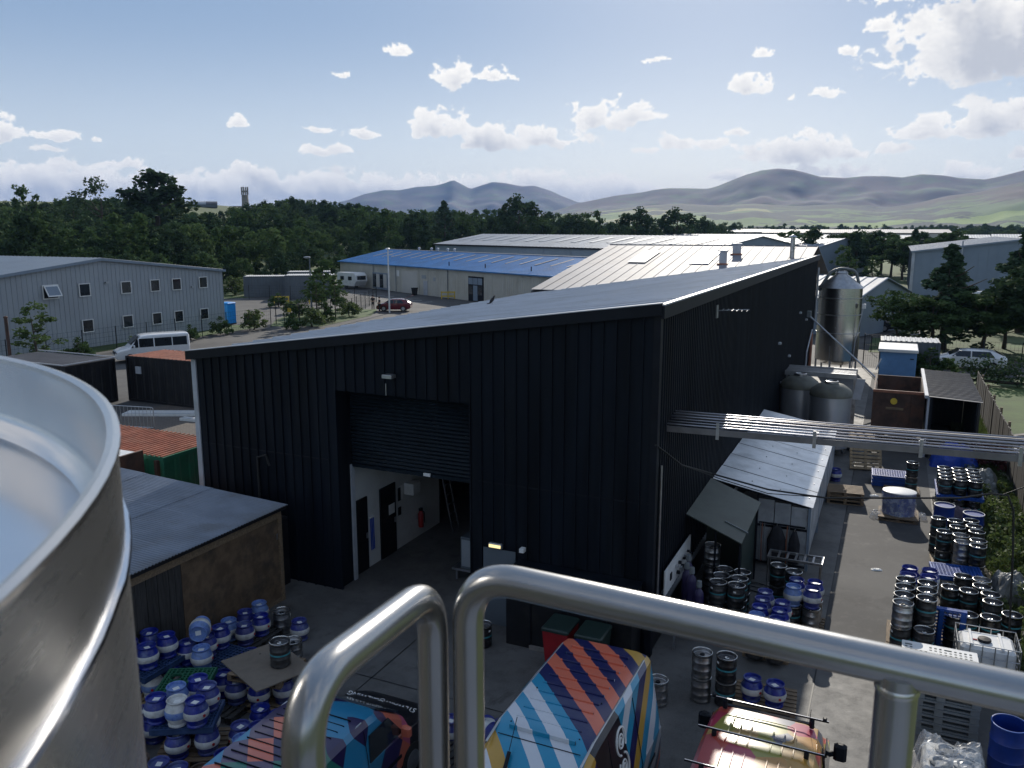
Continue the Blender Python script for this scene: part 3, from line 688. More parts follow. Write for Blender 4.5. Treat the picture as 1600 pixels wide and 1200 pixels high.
proto('tall_a', 'tall', 14, 10, 'leaf', (0.16, 0.34)); proto('tall_b', 'tall', 15, 10, 'leaf_dark', (0.16, 0.34))
proto('loose_a', 'loose', 16, 10, 'leaf_pale', (0.12, 0.26), 0.12); proto('loose_b', 'loose', 17, 10, 'leaf', (0.12, 0.28), 0.14)
proto('conifer', 'conifer', 18, 10, 'leaf_conifer', (0.1, 0.26), 0.16)
proto('crag', 'crag', 19, 10, 'leaf_dark', (0.14, 0.32), 0.32, 2.6); proto('crag_b', 'crag', 20, 10, 'leaf_dark', (0.12, 0.26), 0.22, 0.6)
proto('bush', 'bush', 21, 2, 'leaf', (0.06, 0.14), 0.05, 1.3); proto('bush_red', 'bush', 22, 2, 'leaf_red', (0.06, 0.14), 0.05); proto('bush_pale', 'bush', 23, 2, 'leaf_weed', (0.06, 0.14), 0.05)
proto('bushy', 'broad', 25, 10, 'leaf', (0.14, 0.3), 0.2, 3.2); proto('bushy_b', 'broad', 26, 10, 'leaf_dark', (0.14, 0.32), 0.22, 3.0); proto('conifer_big', 'conifer', 27, 10, 'leaf_conifer', (0.1, 0.26), 0.2, 2.4)
proto('lean', 'broad', 24, 10, 'leaf', (0.14, 0.3), 0.16, 1.1, lean=0.22)
def tree(key, x, y, h, label, cat='tree', group=None, w=1.0, name='tree', rz=None, z=None):
    t, c, h0 = TREE[key]; s = h / h0
    o = thing(name, (x, y, terrain(x, y) if z is None else z), label, cat, group, rz=RND.uniform(0, 6.28) if rz is None else rz)
    inst('trunk', t, o, scale=(s * w, s * w, s)); inst('crown', c, o, scale=(s * w, s * w, s)); return o

SKYL = [(-57.69, 0.0286), (-55.82, 0.0292), (-53.88, 0.0290), (-53.22, 0.03), (-52.18, 0.0345), (-49.76, 0.034), (-49.06, 0.0324), (-46.3, 0.031), (-45.97, 0.0249), (-45.42, 0.0195), (-44.28, 0.0182), (-43.5, 0.0211), (-42.9, 0.0262), (-41.5, 0.0318), (-39.89, 0.0358), (-38.47, 0.0374), (-37.46, 0.0333), (-34.98, 0.0292), (-33.3, 0.0235), (-31.6, 0.0236), (-29.88, 0.024), (-28.51, 0.0223), (-26.43, 0.0235), (-22.53, 0.0208), (-20.37, 0.0193), (-17.8, 0.0236), (-16.1, 0.0257), (-13.58, 0.0248), (-12.32, 0.0203), (-11.48, 0.0131), (-10.65, 0.0087), (9.61, 0.0066)]
RMIN = [(-62, 118), (-47, 120), (-44, 134), (-40, 140), (-36, 178), (-32, 205), (-28, 235), (-20, 262), (-12, 290), (-9, 520), (12, 540)]
def woodland():
    g = random.Random(5); P = []
    keys = ['broad_a', 'broad_b', 'broad_c', 'tall_a', 'tall_b', 'loose_b', 'broad_a', 'broad_b', 'tall_b']
    def put(az, r, h, k=None):
        x, y = r * math.sin(R(az)), r * math.cos(R(az)); P.append((x, y, terrain(x, y) - 0.2, h, g.uniform(0.75, 1.15), g.uniform(0, 6.28), g.randrange(7) if k is None else k))
    az = -60.0
    while az < -9.5:                                   # the crest of the wood against the sky
        lim = interp(SKYL, az); rm = interp(RMIN, az)
        for _ in range(12):
            r = g.uniform(max(rm, 190), max(rm, 190) + 190); gz = terrain(r * math.sin(R(az)), r * math.cos(R(az)))
            h = CAM_H + lim * r - gz
            if 5 < h < 15: put(az, r, h); break
        az += g.uniform(0.25, 0.6)
    n = 0
    while n < 1050:                                    # the body of the wood down to its edge
        az = g.uniform(-60, -9.5); rm = interp(RMIN, az); r = rm + (g.random() ** 1.4) * 260
        if -46.2 < az < -40.5 and r > 235: n += 1; continue      # the open field below the tower
        gz = terrain(r * math.sin(R(az)), r * math.cos(R(az)))
        h = min(g.uniform(6.5, 12.5), (CAM_H + interp(SKYL, az) * r - gz) * 0.94)
        if r < rm + 12: h = min(h, g.uniform(3.5, 7.5))
        if h > 3: put(az, r, h)
        n += 1
    Q = []
    for k in range(520):                               # belts of trees across the plain
        az = g.uniform(-12, 12); r = g.choice((g.uniform(560, 640), g.uniform(800, 950), g.uniform(1150, 1400)))
        x, y = r * math.sin(R(az)), r * math.cos(R(az)); lim = CAM_H + interp(SKYL, az) * r
        h = min(g.uniform(6, 12), lim * 1.02) if r < 700 else g.uniform(8, 15)
        Q.append((x, y, -0.2, h, g.uniform(0.9, 1.4), g.uniform(0, 6.28), g.randrange(7)))
    pc = bpy.data.collections.new('woodland_trees')    # not linked to the scene: only a source of crowns
    for i, k in enumerate(('broad_a', 'broad_b', 'broad_c', 'tall_a', 'tall_b', 'loose_b', 'broad_a')):
        pc.objects.link(bpy.data.objects.new('crown_source_%d' % i, TREE[k][1]))
    ng = bpy.data.node_groups.new('scatter', 'GeometryNodeTree')
    ng.interface.new_socket('Geometry', in_out='INPUT', socket_type='NodeSocketGeometry'); ng.interface.new_socket('Geometry', in_out='OUTPUT', socket_type='NodeSocketGeometry')
    N = ng.nodes; gi = N.new('NodeGroupInput'); go = N.new('NodeGroupOutput'); ip = N.new('GeometryNodeInstanceOnPoints'); ci = N.new('GeometryNodeCollectionInfo')
    ci.inputs['Collection'].default_value = pc; ci.inputs['Separate Children'].default_value = True; ci.inputs['Reset Children'].default_value = True
    def attr(nm, ty):
        a = N.new('GeometryNodeInputNamedAttribute'); a.data_type = ty; a.inputs[0].default_value = nm; return a.outputs[0]
    L = ng.links; L.new(gi.outputs[0], ip.inputs['Points']); L.new(ci.outputs[0], ip.inputs['Instance']); ip.inputs['Pick Instance'].default_value = True
    L.new(attr('idx', 'INT'), ip.inputs['Instance Index']); L.new(attr('rot', 'FLOAT_VECTOR'), ip.inputs['Rotation']); L.new(attr('scl', 'FLOAT_VECTOR'), ip.inputs['Scale']); L.new(ip.outputs[0], go.inputs[0])
    for name, pts, lab in (('woodland', P, 'dark green wood covering the rise behind the estate'), ('tree_belt', Q, 'belt of trees across the plain below the hills')):
        me = bpy.data.meshes.new(name); me.from_pydata([p[:3] for p in pts], [], [])
        a = me.attributes.new('idx', 'INT', 'POINT'); a.data.foreach_set('value', [p[6] for p in pts])
        a = me.attributes.new('rot', 'FLOAT_VECTOR', 'POINT'); a.data.foreach_set('vector', [c for p in pts for c in (0, 0, p[5])])
        a = me.attributes.new('scl', 'FLOAT_VECTOR', 'POINT'); a.data.foreach_set('vector', [c for p in pts for c in (p[3] / 10 * p[4], p[3] / 10 * p[4], p[3] / 10)])
        o = bpy.data.objects.new(name, me); COL.objects.link(o); md = o.modifiers.new('scatter', 'NODES'); md.node_group = ng
        tag(o, lab, None, None, 'stuff')
woodland()
def far_tree(key, az, r, slope, label, w=1.0):
    x, y = r * math.sin(R(az)), r * math.cos(R(az)); h = CAM_H + slope * r - terrain(x, y)
    return tree(key, x, y, h, label, w=w, group='trees that stand out on the skyline of the wood')
far_tree('crag', -47.3, 205, 0.0579, 'largest dark crowned tree on the skyline, just left of the open field', w=1.45)
far_tree('crag_b', -50.7, 200, 0.0511, 'ragged thin topped tree on the skyline left of the largest crown', w=1.0)
far_tree('crag_b', -52.0, 215, 0.037, 'low spreading tree beside the ragged topped one on the skyline', w=1.1)
far_tree('loose_b', -54.6, 205, 0.0449, 'feathery pointed tree at the left end of the skyline', w=0.9)
far_tree('broad_a', -24.2, 250, 0.0415, 'big round dark tree rising from the wood below the far hills', w=1.0)
far_tree('conifer', -29.3, 240, 0.0335, 'small dark pointed tree left of the big round one on the skyline', w=1.3)
far_tree('broad_a', -16.3, 275, 0.0262, 'rounded dark tree over the green walled warehouse, left one', w=1.1)
far_tree('broad_a', -13.6, 282, 0.0255, 'rounded dark tree over the green walled warehouse, right one', w=1.2)

# ------------------------------------------------------------------ the black brewery building
XL, XR, YF, YB = -17.6, -4.42, 17.0, 54.4
ZL, ZR = 6.1, 7.88
def roof_z(x): return ZL + (ZR - ZL) * (x - XL) / (XR - XL)
DX0, DX1, DZ = -12.9, -8.9, 5.45
BB = thing('warehouse', (-11, 17, 0), 'big black metal clad warehouse with a half raised roller shutter', 'building')
def black_building():
    n = 44; w = (XR - XL - 0.1) / n
    for k in range(n):                                        # standing seam panels of the front wall, one by one
        x0 = XL + 0.05 + k * w; x1 = x0 + w
        z0 = 0.0
        if x0 > DX0 - 0.16 and x1 < DX1 + 0.16: z0 = DZ
        m = MB(); za, zb = roof_z(x0) - 0.05, roof_z(x1) - 0.05; d = RND.uniform(-0.003, 0.003)
        y = YF + d
        m.add([(x0, y, z0), (x1 - 0.012, y, z0), (x1 - 0.012, y, zb), (x0, y, za), (x0, y + 0.06, z0), (x1 - 0.012, y + 0.06, z0), (x1 - 0.012, y + 0.06, zb), (x0, y + 0.06, za)],
              [(0, 1, 2, 3), (7, 6, 5, 4), (1, 5, 6, 2), (4, 0, 3, 7), (3, 2, 6, 7), (4, 5, 1, 0)])
        m.box(x0, x0 + 0.035, y - 0.04, y - 0.001, z0, za - 0.02)
        m.build('wall_panel', 'black_clad', BB)
    m = MB(); m.add([(XL + 0.06, YF + 0.07, 0), (DX0, YF + 0.07, 0), (DX0, YF + 0.07, roof_z(DX0) - 0.1), (XL + 0.06, YF + 0.07, roof_z(XL) - 0.1)], [(0, 1, 2, 3)])
    m.add([(DX1, YF + 0.07, 0), (XR - 0.05, YF + 0.07, 0), (XR - 0.05, YF + 0.07, roof_z(XR) - 0.1), (DX1, YF + 0.07, roof_z(DX1) - 0.1)], [(0, 1, 2, 3)])
    m.add([(DX0, YF + 0.07, DZ), (DX1, YF + 0.07, DZ), (DX1, YF + 0.07, roof_z(DX1) - 0.1), (DX0, YF + 0.07, roof_z(DX0) - 0.1)], [(0, 1, 2, 3)])
    m.build('wall_lining', 'black_trim', BB)
    for x0, x1 in ((XL + 0.1, DX0 - 0.2), (DX1 + 0.2, XR - 0.12)):
        m = MB(); m.box(x0, x1, YF - 0.012, YF - 0.004, 3.55, 3.585); m.build('sheet_lap', 'black_trim', BB)
    m = MB(); m.ribs((XR, YF + 0.03, 0.9), (0, 1, 0), (0, 0, 1), YB - YF - 0.05, ZR - 1.0, 0.2, 0.035, 'trap'); m.build('side_cladding', 'black_clad', BB)
    m = MB(); m.box(XR - 0.06, XR - 0.005, YF + 0.05, YB, 0, 0.92); m.build('plinth', 'black_paint', BB)
    m = MB(); m.obox((XR - 0.01, YF, 0.86), (0.1, 0, -0.06), (0, 14, 0), (0.0, 0, 0.05)); m.build('base_flashing', 'galv', BB)
    m = MB(); m.ribs((XL, YB, 0), (0, -1, 0), (0, 0, 1), YB - YF - 0.1, ZL - 0.1, 0.3, 0.035, 'trap'); m.build('side_cladding', 'black_clad', BB)
    m = MB(); m.add([(XL, YB, 0), (XR, YB, 0), (XR, YB, ZR - .1), (XL, YB, ZL - .1)], [(3, 2, 1, 0)]); m.build('rear_wall', 'black_clad', BB)
    # roof: profiled sheet with the ribs running up the slope
    sl = Vector((XR - XL, 0, ZR - ZL)); L = sl.length + 0.18; u = sl.normalized()
    o = Vector((XL - 0.12, YF - 0.1, ZL + 0.02 - 0.12 * u.z / u.x))
    m = MB(); m.ribs(o + Vector((0, YB - YF + 0.1, 0)), (0, -1, 0), u, YB - YF + 0.15, L, 0.9, 0.05, 'seam')
    rf = m.build('roof', 'roof_slate', BB)
    m = MB(); m.obox(o + Vector((0, 0, -0.16)), (0, YB - YF + 0.2, 0), u * L, (0, 0, 0.12)); m.build('roof_deck', 'black_trim', rf)
    # verge and eaves trims
    m = MB(); m.obox(o + Vector((0, -0.06, -0.17)), u * (L + 0.03), (0, 0.055, 0), (0, 0, 0.24)); m.build('front_fascia', 'black_trim', BB)
    m = MB(); m.obox(o + Vector((0, -0.075, 0.075)), u * (L + 0.03), (0, 0.16, 0), (0, 0, 0.02)); m.build('verge_cap', 'flash_white', BB)
    e = o + u * L
    m = MB(); m.obox(e + Vector((0, -0.03, -0.24)), (0.08, 0, 0), (0, YB - YF + 0.2, 0), (0, 0, 0.27)); m.build('gutter', 'black_trim', BB)
    m = MB(); m.obox(e + Vector((-0.02, -0.05, 0.035)), (0.11, 0, 0.0), (0, YB - YF + 0.2, 0), (0, 0, 0.035)); m.build('ridge_flashing', 'flash_white', BB)
    m = MB(); m.box(XL - 0.04, XL + 0.12, YF - 0.045, YF - 0.004, 1.0, ZL - 0.16); m.box(XL - 0.04, XL - 0.002, YF - 0.002, YF + 0.14, 1.0, ZL - 0.16); m.build('corner_flashing', 'flash_white', BB)
    m = MB(); m.box(XR - 0.1, XR + 0.05, YF - 0.05, YF - 0.004, 0.0, ZR - 0.1); m.box(XR + 0.004, XR + 0.05, YF - 0.002, YF + 0.12, 0.0, ZR - 0.1); m.build('corner_flashing', 'black_trim', BB)
    # doorway: reveals, shutter of interlocking slats, guide rails
    m = MB(); m.box(DX0 - 0.1, DX0, YF + 0.062, YF + 0.8, 0, DZ); m.build('door_reveal', 'black_clad', BB)
    m = MB(); m.box(DX1, DX1 + 0.1, YF + 0.062, YF + 0.8, 0, DZ); m.build('door_reveal', 'black_clad', BB)
    m = MB(); m.box(DX0 - 0.1, DX1 + 0.1, YF + 0.062, YF + 0.8, DZ, DZ + 0.12); m.build('door_head', 'black_clad', BB)
    sh = MB(); z = 3.32; k = 0
    while z < DZ - 0.02:
        sh.add([(DX0 + 0.03, YF + 0.72, z), (DX1 - 0.03, YF + 0.72, z), (DX1 - 0.03, YF + 0.69, z + 0.05), (DX0 + 0.03, YF + 0.69, z + 0.05), (DX1 - 0.03, YF + 0.72, z + 0.095), (DX0 + 0.03, YF + 0.72, z + 0.095)],
               [(0, 1, 2, 3), (3, 2, 4, 5)]); z += 0.1
    s = sh.build('roller_shutter', 'shutter', BB)
    m = MB(); m.box(DX0 + 0.03, DX1 - 0.03, YF + 0.68, YF + 0.76, 3.24, 3.33); m.build('bottom_bar', 'shutter', s)
    m = MB(); m.box(-10.62, -10.42, YF + 0.64, YF + 0.685, 3.27, 3.35); m.build('pull_handle', 'white', s)
    for x in (DX0 + 0.0, DX1 - 0.05):
        m = MB(); m.box(x, x + 0.05, YF + 0.64, YF + 0.78, 0, 3.3); m.build('guide_rail', 'flash_white' if x < -12 else 'black_trim', BB)
    # inside: concrete floor, white office wall, dark hall behind
    m = MB(); m.poly([(XL + 0.2, YF + 0.1, 0.005), (XR - 0.2, YF + 0.1, 0.005), (XR - 0.2, 40, 0.005), (XL + 0.2, 40, 0.005)]); m.build('hall_floor', 'yard', BB)
    m = MB(); m.box(-13.2, -13.02, YF + 0.85, 22.6, 0, 4.4); m.build('office_wall', 'white_wall', BB)
    m = MB(); m.box(-13.2, -6, 30, 30.2, 0, 5.6); m.build('hall_rear_wall', 'black_clad', BB)
    for y0, y1, dk in ((17.62, 18.5, 'black_paint'), (18.88, 19.95, 'black_paint')):
        m = MB(); m.bbox(-13.02, -12.97, y0 + 0.26, y1, 0.02, 2.15, 0.006); d = m.build('inner_door', dk, BB)
        m = MB(); m.box(-12.965, -12.93, y1 - 0.12, y1 - 0.06, 0.95, 1.1); m.build('door_handle', 'galv', d)
    m = MB(); m.box(-12.965, -12.955, 19.55, 19.85, 1.25, 1.55); m.build('door_notice', 'label', BB)
    m = MB(); m.box(-13.0, -12.985, 20.1, 20.25, 1.05, 1.3); m.build('wall_notice', 'black_paint', BB); m = MB(); m.box(-13.0, -12.985, 20.1, 20.25, 1.5, 1.9); m.build('wall_notice', 'black_paint', BB)
    m = MB(); m.box(-13.0, -12.985, 20.22, 20.36, 1.52, 1.95); m.build('wall_notice', 'label', BB)
    m = MB(); m.box(-13.02, -12.7, 20.5, 20.9, 1.6, 1.95); m.build('wall_cabinet', 'white', BB)
    m = MB()
    for k in range(14): m.box(-12.9 + k * 0.22, -12.82 + k * 0.22, 26.0 + 0.1 * (k % 3), 26.06 + 0.1 * (k % 3), 0.3 + 0.2 * (k % 4), 3.4)
    m.build('strip_curtain', 'grey_plastic', BB)
    # lamps and small fittings
    m = MB(); m.bbox(-11.18, -10.9, YF - 0.3, YF - 0.08, 5.93, 6.02, 0.01); m.box(-11.08, -11.02, YF - 0.1, YF - 0.002, 5.9, 5.95); m.build('flood_lamp', 'galv', BB)
    m = MB(); m.box(-11.24, -11.22, YF - 0.05, YF - 0.042, 5.45, 5.75); m.build('conduit', 'galv', BB)
    m = MB(); m.bbox(-8.38, -8.02, YF - 0.16, YF - 0.05, 2.0, 2.12, 0.02); l = m.build('bulkhead_lamp', 'galv', BB)
    m = MB(); m.box(-8.35, -8.05, YF - 0.175, YF - 0.161, 2.02, 2.09); m.build('lamp_lens', 'lamp_lit', l)
    m = MB(); m.bbox(-7.55, -7.43, YF - 0.2, YF - 0.05, 2.02, 2.12, 0.01); m.build('security_camera', 'white', BB)
    m = MB(); m.box(-8.55, -7.7, YF - 0.07, YF - 0.048, 0.0, 1.95); d = m.build('side_door', 'container_grey', BB)
    m = MB(); m.box(-8.47, -8.42, YF - 0.12, YF - 0.071, 0.95, 1.1); m.build('door_handle', 'galv', d)
    # lean-to entrance box beside the shutter
    m = MB(); m.box(-7.6, -4.6, 16.2, YF - 0.07, 0, 1.7); l = m.build('entrance_box', 'black_paint', BB)
    m = MB(); m.obox((-7.62, 16.18, 1.72), (3.04, 0, 0), (0, 0.74, 0.05), (0, 0, 0.03)); m.build('entrance_roof', 'black_clad', l)
    for x in (-7.0, -6.1, -5.2):
        m = MB(); m.box(x, x + 0.03, 16.17, 16.198, 0.05, 1.65); m.build('joint_strip', 'black_trim', l)
    m = MB(); m.box(-7.0, -6.2, 16.15, 16.197, 0.0, 0.1); m.build('step', 'stone', l)
    # wall mounted bits on the side wall
    for (y, z, s) in ((41, 3.5, .1), (45, 5.2, .1), (48.5, 4.5, .1), (38.5, 2.6, .12), (37, 4.6, .1)):
        m = MB(); m.bbox(XR + 0.04, XR + 0.16, y, y + 0.2, z, z + s, 0.02); m.build('vent_cowl', 'flash_white', BB)
    m = MB(); m.tube([(XR + 0.08, 17.3, 4.4), (XR + 0.08, 17.3, 1.2)], 0.025, 8); m.build('conduit', 'galv', BB)
    m = MB(); m.tube([(XR + 0.12, 54.1, 7.2), (XR + 0.12, 54.1, 3.9)], 0.06, 10); m.build('downpipe', 'flash_white', BB)
    m = MB(); m.tube([(XR + 0.12, 52.2, 3.4), (XR + 0.12, 52.2, 0)], 0.09, 10); m.build('downpipe', 'copper', BB)
    m = MB(); m.tube([(XR + 0.14, 52.2, 3.6), (XR + 0.14, 49.6, 2.6), (XR + 0.14, 49.4, 1.0)], 0.04, 8); m.build('downpipe', 'flash_white', BB)
    m = MB(); m.tube([(XR + 0.12, 49.6, 4.7), (0.2, 48.5, 0.9)], 0.05, 8); m.build('grain_pipe', 'galv', BB)
    m = MB(); m.bbox(XR + 0.02, XR + 0.25, 49.4, 49.8, 4.6, 4.95, 0.02); m.build('pipe_bracket', 'grey_plastic', BB)
black_building()
# aerial on the side wall
ae = thing('aerial', (XR, 23.0, 7.3), 'thin television aerial on a bracket high on the black side wall', 'aerial')
m = MB(); m.tube([(XR + 0.03, 23.0, 7.3), (XR + 0.9, 23.0, 7.36)], 0.015, 6); m.build('boom', 'galv', ae)
m = MB(); m.box(XR + 0.03, XR + 0.06, 22.9, 23.1, 7.1, 7.45); m.build('bracket', 'galv', ae)
for k in range(6):
    m = MB(); x = XR + 0.2 + 0.13 * k; m.tube([(x, 22.85, 7.32), (x, 23.15, 7.34)], 0.008, 5); m.build('rod', 'galv', ae)

# rear bay: standing seam roof sloping towards the yard
RB = thing('rear_bay', (-11, 47.5, 0), 'rear bay with pale pinkish standing seam roof behind the black warehouse roof', 'building')
def rear_bay():
    y0, z0, y1, z1 = 40.8, 6.05, 54.2, 8.16; n = 21; x0, x1 = XL - 0.05, XR + 0.02; w = (x1 - x0) / n
    v = Vector((0, y1 - y0, z1 - z0)); L = v.length; v.normalize(); nn = Vector((0, -v.z, v.y))
    for k in range(n):
        o = Vector((x0 + k * w, y0, z0 + 0.28)); m = MB()
        m.obox(o, (w - 0.035, 0, 0), v * L, nn * 0.02); m.obox(o + Vector((w - 0.034, 0, 0)), (0.033, 0, 0), v * L, nn * 0.045)
        m.build('roof_sheet', 'roof_pink', RB)
    for xs in (-14.6, -10.9):
        m = MB(); m.obox(Vector((xs, y0, z0 + 0.28)) + v * (L * 0.55) + nn * 0.075, (1.1, 0, 0), v * L * 0.27, nn * 0.02); m.build('skylight', 'skylight', RB)
    m = MB(); m.obox((x0, y1 - 0.02, z1 + 0.3), (x1 - x0, 0, 0), (0, 0.4, -0.05), (0, 0, 0.05)); m.build('ridge_cap', 'roof_pink', RB)
    m = MB(); m.add([(x0, y0, 0), (x0, y1 + 10, 0), (x0, y1 + 10, 6), (x0, y1, z1 + 0.2), (x0, y0, z0 + 0.2)], [(4, 3, 2, 1, 0)]); m.build('side_wall', 'wall_grey', RB)
    m = MB(); m.obox((x0, y1 + 0.2, z1 + 0.25), (x1 - x0, 0, 0), (0, 10, -2.1), (0, 0, 0.04)); m.build('rear_slope', 'roof_pink', RB)
    for x, y, h, wd in ((-9.2, 48.2, 0.75, 0.38), (-9.0, 51.2, 0.62, 0.44)):
        zz = z0 + 0.28 + (y - y0) * (z1 - z0) / (y1 - y0)
        m = MB(); m.bbox(x, x + wd, y, y + wd, zz - 0.1, zz + h, 0.02); vv = m.build('roof_vent', 'flash_white', RB)
        m = MB(); m.bbox(x - 0.06, x + wd + 0.06, y - 0.06, y + wd + 0.06, zz + h + 0.002, zz + h + 0.08, 0.02); m.build('vent_cap', 'flash_white', vv)
        m = MB(); m.box(x - 0.1, x + wd + 0.1, y - 0.1, y + wd + 0.1, zz - 0.05, zz + 0.1); m.build('vent_flashing', 'copper', vv)
rear_bay()
fl = thing('flue', (-5.5, 50.5, 7.6), 'tall slim metal flue with conical cap at the end of the ridge', 'flue')
m = MB(); m.cyl((-5.5, 50.5, 7.6), (-5.5, 50.5, 9.0), 0.13, n=14); m.build('pipe', 'steel_dull', fl, True)
m = MB(); m.lathe([(0.24, 0), (0.2, 0.04), (0.02, 0.16)], 14, (-5.5, 50.5, 9.05)); m.build('cap', 'galv', fl, True)
pg = thing('pigeon', (-14.2, 29.0, roof_z(-14.2) + 0.06), 'dark pigeon perched on the grey roof slope', 'bird', rz=0.5)
m = MB(); m.lathe([(0.01, -0.14), (0.05, -0.1), (0.075, 0.0), (0.06, 0.08), (0.035, 0.13), (0.04, 0.17), (0.03, 0.2), (0.008, 0.22)], 12)
m.v = [(x * 1.0 + 0.5 * z, y, 0.16 + z * 0.85 - 0.1 * x) for x, y, z in m.v]
m.tube([(-0.04, 0, 0.06), (-0.2, 0, 0.02)], [0.03, 0.015], 6); m.tube([(0.01, 0.02, 0.08), (0.01, 0.02, -0.03)], 0.006, 5); m.tube([(0.01, -0.02, 0.08), (0.01, -0.02, -0.03)], 0.006, 5)
m.local('body', 'garment', pg, True)

# ------------------------------------------------------------------ other buildings
def window(parent, o, u, w, h, m='glass_dark', fr='white', d=0.06, open_=False):
    """a framed window; o is its lower left corner on the wall, u the direction along the wall, n outward"""
    o, u = Vector(o), Vector(u).normalized(); n = u.cross(Vector((0, 0, 1))); Z = Vector((0, 0, 1)); f = 0.07 * max(1, w / 1.0)
    fb = MB()
    fb.obox(o - u * f, u * (w + 2 * f), n * d, Z * -f); fb.obox(o - u * f + Z * h, u * (w + 2 * f), n * d, Z * f)
    fb.obox(o, u * -f, n * d, Z * h); fb.obox(o + u * w, u * f, n * d, Z * h)
    fo = fb.build('window', fr, parent)
    pb = MB()
    if open_:
        pb.obox(o + n * 0.01, u * w, n * 0.012, Z * h); pb.build('opening', 'black_trim', fo)
        t = Vector(n * 0.45 - Z * 0.8).normalized(); q = o + Z * h + n * (d + 0.02)
        sb = MB(); sb.obox(q, u * w, t * h, t.cross(u) * 0.04); sb.build('sash', 'white', fo)
        sb = MB(); sb.obox(q + u * 0.1 + t * 0.1 - t.cross(u) * 0.004, u * (w - 0.2), t * (h - 0.2), t.cross(u) * 0.06); sb.build('pane', 'wall_blue', fo)
    else:
        pb.obox(o + n * 0.01, u * w, n * 0.012, Z * h); pb.build('pane', m, fo)
    return fo
def gable_building(name, label, c, u, L, W, ze, zr, wm, rm, ridge='u', panel=1.0, over=0.25, roof_rib=0.5):
    """rectangular shed: c = corner on the ground, u along its front, v = depth; ridge along u or along v"""
    c, u = Vector(c), Vector(u).normalized(); v = Vector((-u.y, u.x, 0)); Z = Vector((0, 0, 1))
    o = thing(name, c + u * L / 2 + v * W / 2, label, 'building')
    def wall(p, d, ln, zs, out):
        """profiled wall; zs = list of (s, z) top outline"""
        m = MB(); n = max(2, round(ln / panel)); 
        for k in range(n):
            s0, s1 = ln * k / n, ln * (k + 1) / n - 0.03
            a, b = interp(zs, s0), interp(zs, s1)
            q = [p + d * s0, p + d * s1]
            m.add([q[0], q[1], q[1] + Z * b, q[0] + Z * a], [(0, 1, 2, 3)])
            q2 = [p + d * s1 + out * 0.03, p + d * (s1 + 0.03) + out * 0.03]
            m.add([q2[0], q2[1], q2[1] + Z * (b - 0.01), q2[0] + Z * (b - 0.01)], [(0, 1, 2, 3)])
            m.add([q[1], q2[0], q2[0] + Z * (b - 0.01), q[1] + Z * b], [(0, 1, 2, 3)])
        return m.build('wall', wm, o)
    if ridge == 'u':
        wall(c, u, L, [(0, ze), (L, ze)], -v); wall(c + u * L + v * W, -u, L, [(0, ze), (L, ze)], v)
        g = [(0, ze), (W / 2, zr), (W, ze)]
        wall(c + u * L, v, W, g, u); wall(c + v * W, -v, W, g, -u)
        for s in (0, 1):
            p = c + (v * W if s else Vector((0, 0, 0))) - u * over + Z * (ze + 0.06); d = (v * (-1 if s else 1) * W / 2 + Z * (zr - ze)); ln = d.length; d.normalize()
            p = p - d * over
            m = MB()
            if s: m.ribs(p + u * (L + 2 * over), -u, d, L + 2 * over, ln + over, roof_rib, 0.05, 'trap')
            else: m.ribs(p, u, d, L + 2 * over, ln + over, roof_rib, 0.05, 'trap')
            m.build('roof', rm, o)
            m = MB(); m.obox(p - Z * 0.22 , u * (L + 2 * over), d * 0.08, Z * 0.2); m.build('gutter', 'black_trim', o)
    else:
        g = [(0, ze), (L / 2, zr), (L, ze)]
        wall(c, u, L, g, -v); wall(c + u * L + v * W, -u, L, g, v)
        wall(c + u * L, v, W, [(0, ze), (W, ze)], u); wall(c + v * W, -v, W, [(0, ze), (W, ze)], -u)
        for s in (0, 1):
            p = c + (u * L if s else Vector((0, 0, 0))) - v * over + Z * (ze + 0.06); d = (u * (-1 if s else 1) * L / 2 + Z * (zr - ze)); ln = d.length; d.normalize()
            p = p - d * over
            m = MB()
            if s: m.ribs(p, v, d, W + 2 * over, ln + over, roof_rib, 0.05, 'trap')
            else: m.ribs(p + v * (W + 2 * over), -v, d, W + 2 * over, ln + over, roof_rib, 0.05, 'trap')
            if s: m.v = m.v
            m.build('roof', rm, o)
            m = MB(); m.obox(p - Z * 0.2 - v * 0.04, d * (ln + over), v * 0.1, Z * 0.22); m.build('verge_trim', 'wall_blue', o)
    return o

# grey office block on the left, gable towards the road
LB = gable_building('office_block', 'pale grey ribbed metal office block with small square windows, far left', (-59.4, 34.6, 0), (0, 1, 0), 27.2, 34, 5.6, 7.1, 'wall_grey', 'wall_blue', 'v', panel=0.42)
for (y, z) in ((46.5, 4.68), (50.5, 4.63), (53.55, 4.61), (56.0, 4.58), (59.2, 4.57), (46.5, 1.77), (50.4, 1.75), (53.5, 1.7), (56.0, 1.66), (59.1, 1.6)):
    window(LB, (-59.33, y - 0.46, z - 0.46), (0, 1, 0), 0.92, 0.92)
window(LB, (-59.33, 42.9, 4.25), (0, 1, 0), 1.2, 0.95, open_=True)
m = MB(); m.bbox(-59.33, -59.1, 48.4, 48.65, 5.1, 5.25, 0.02); m.build('flood_lamp', 'galv', LB)
m = MB(); m.bbox(-59.33, -59.2, 57.7, 57.9, 4.15, 4.3, 0.02); m.build('alarm_box', 'galv', LB)

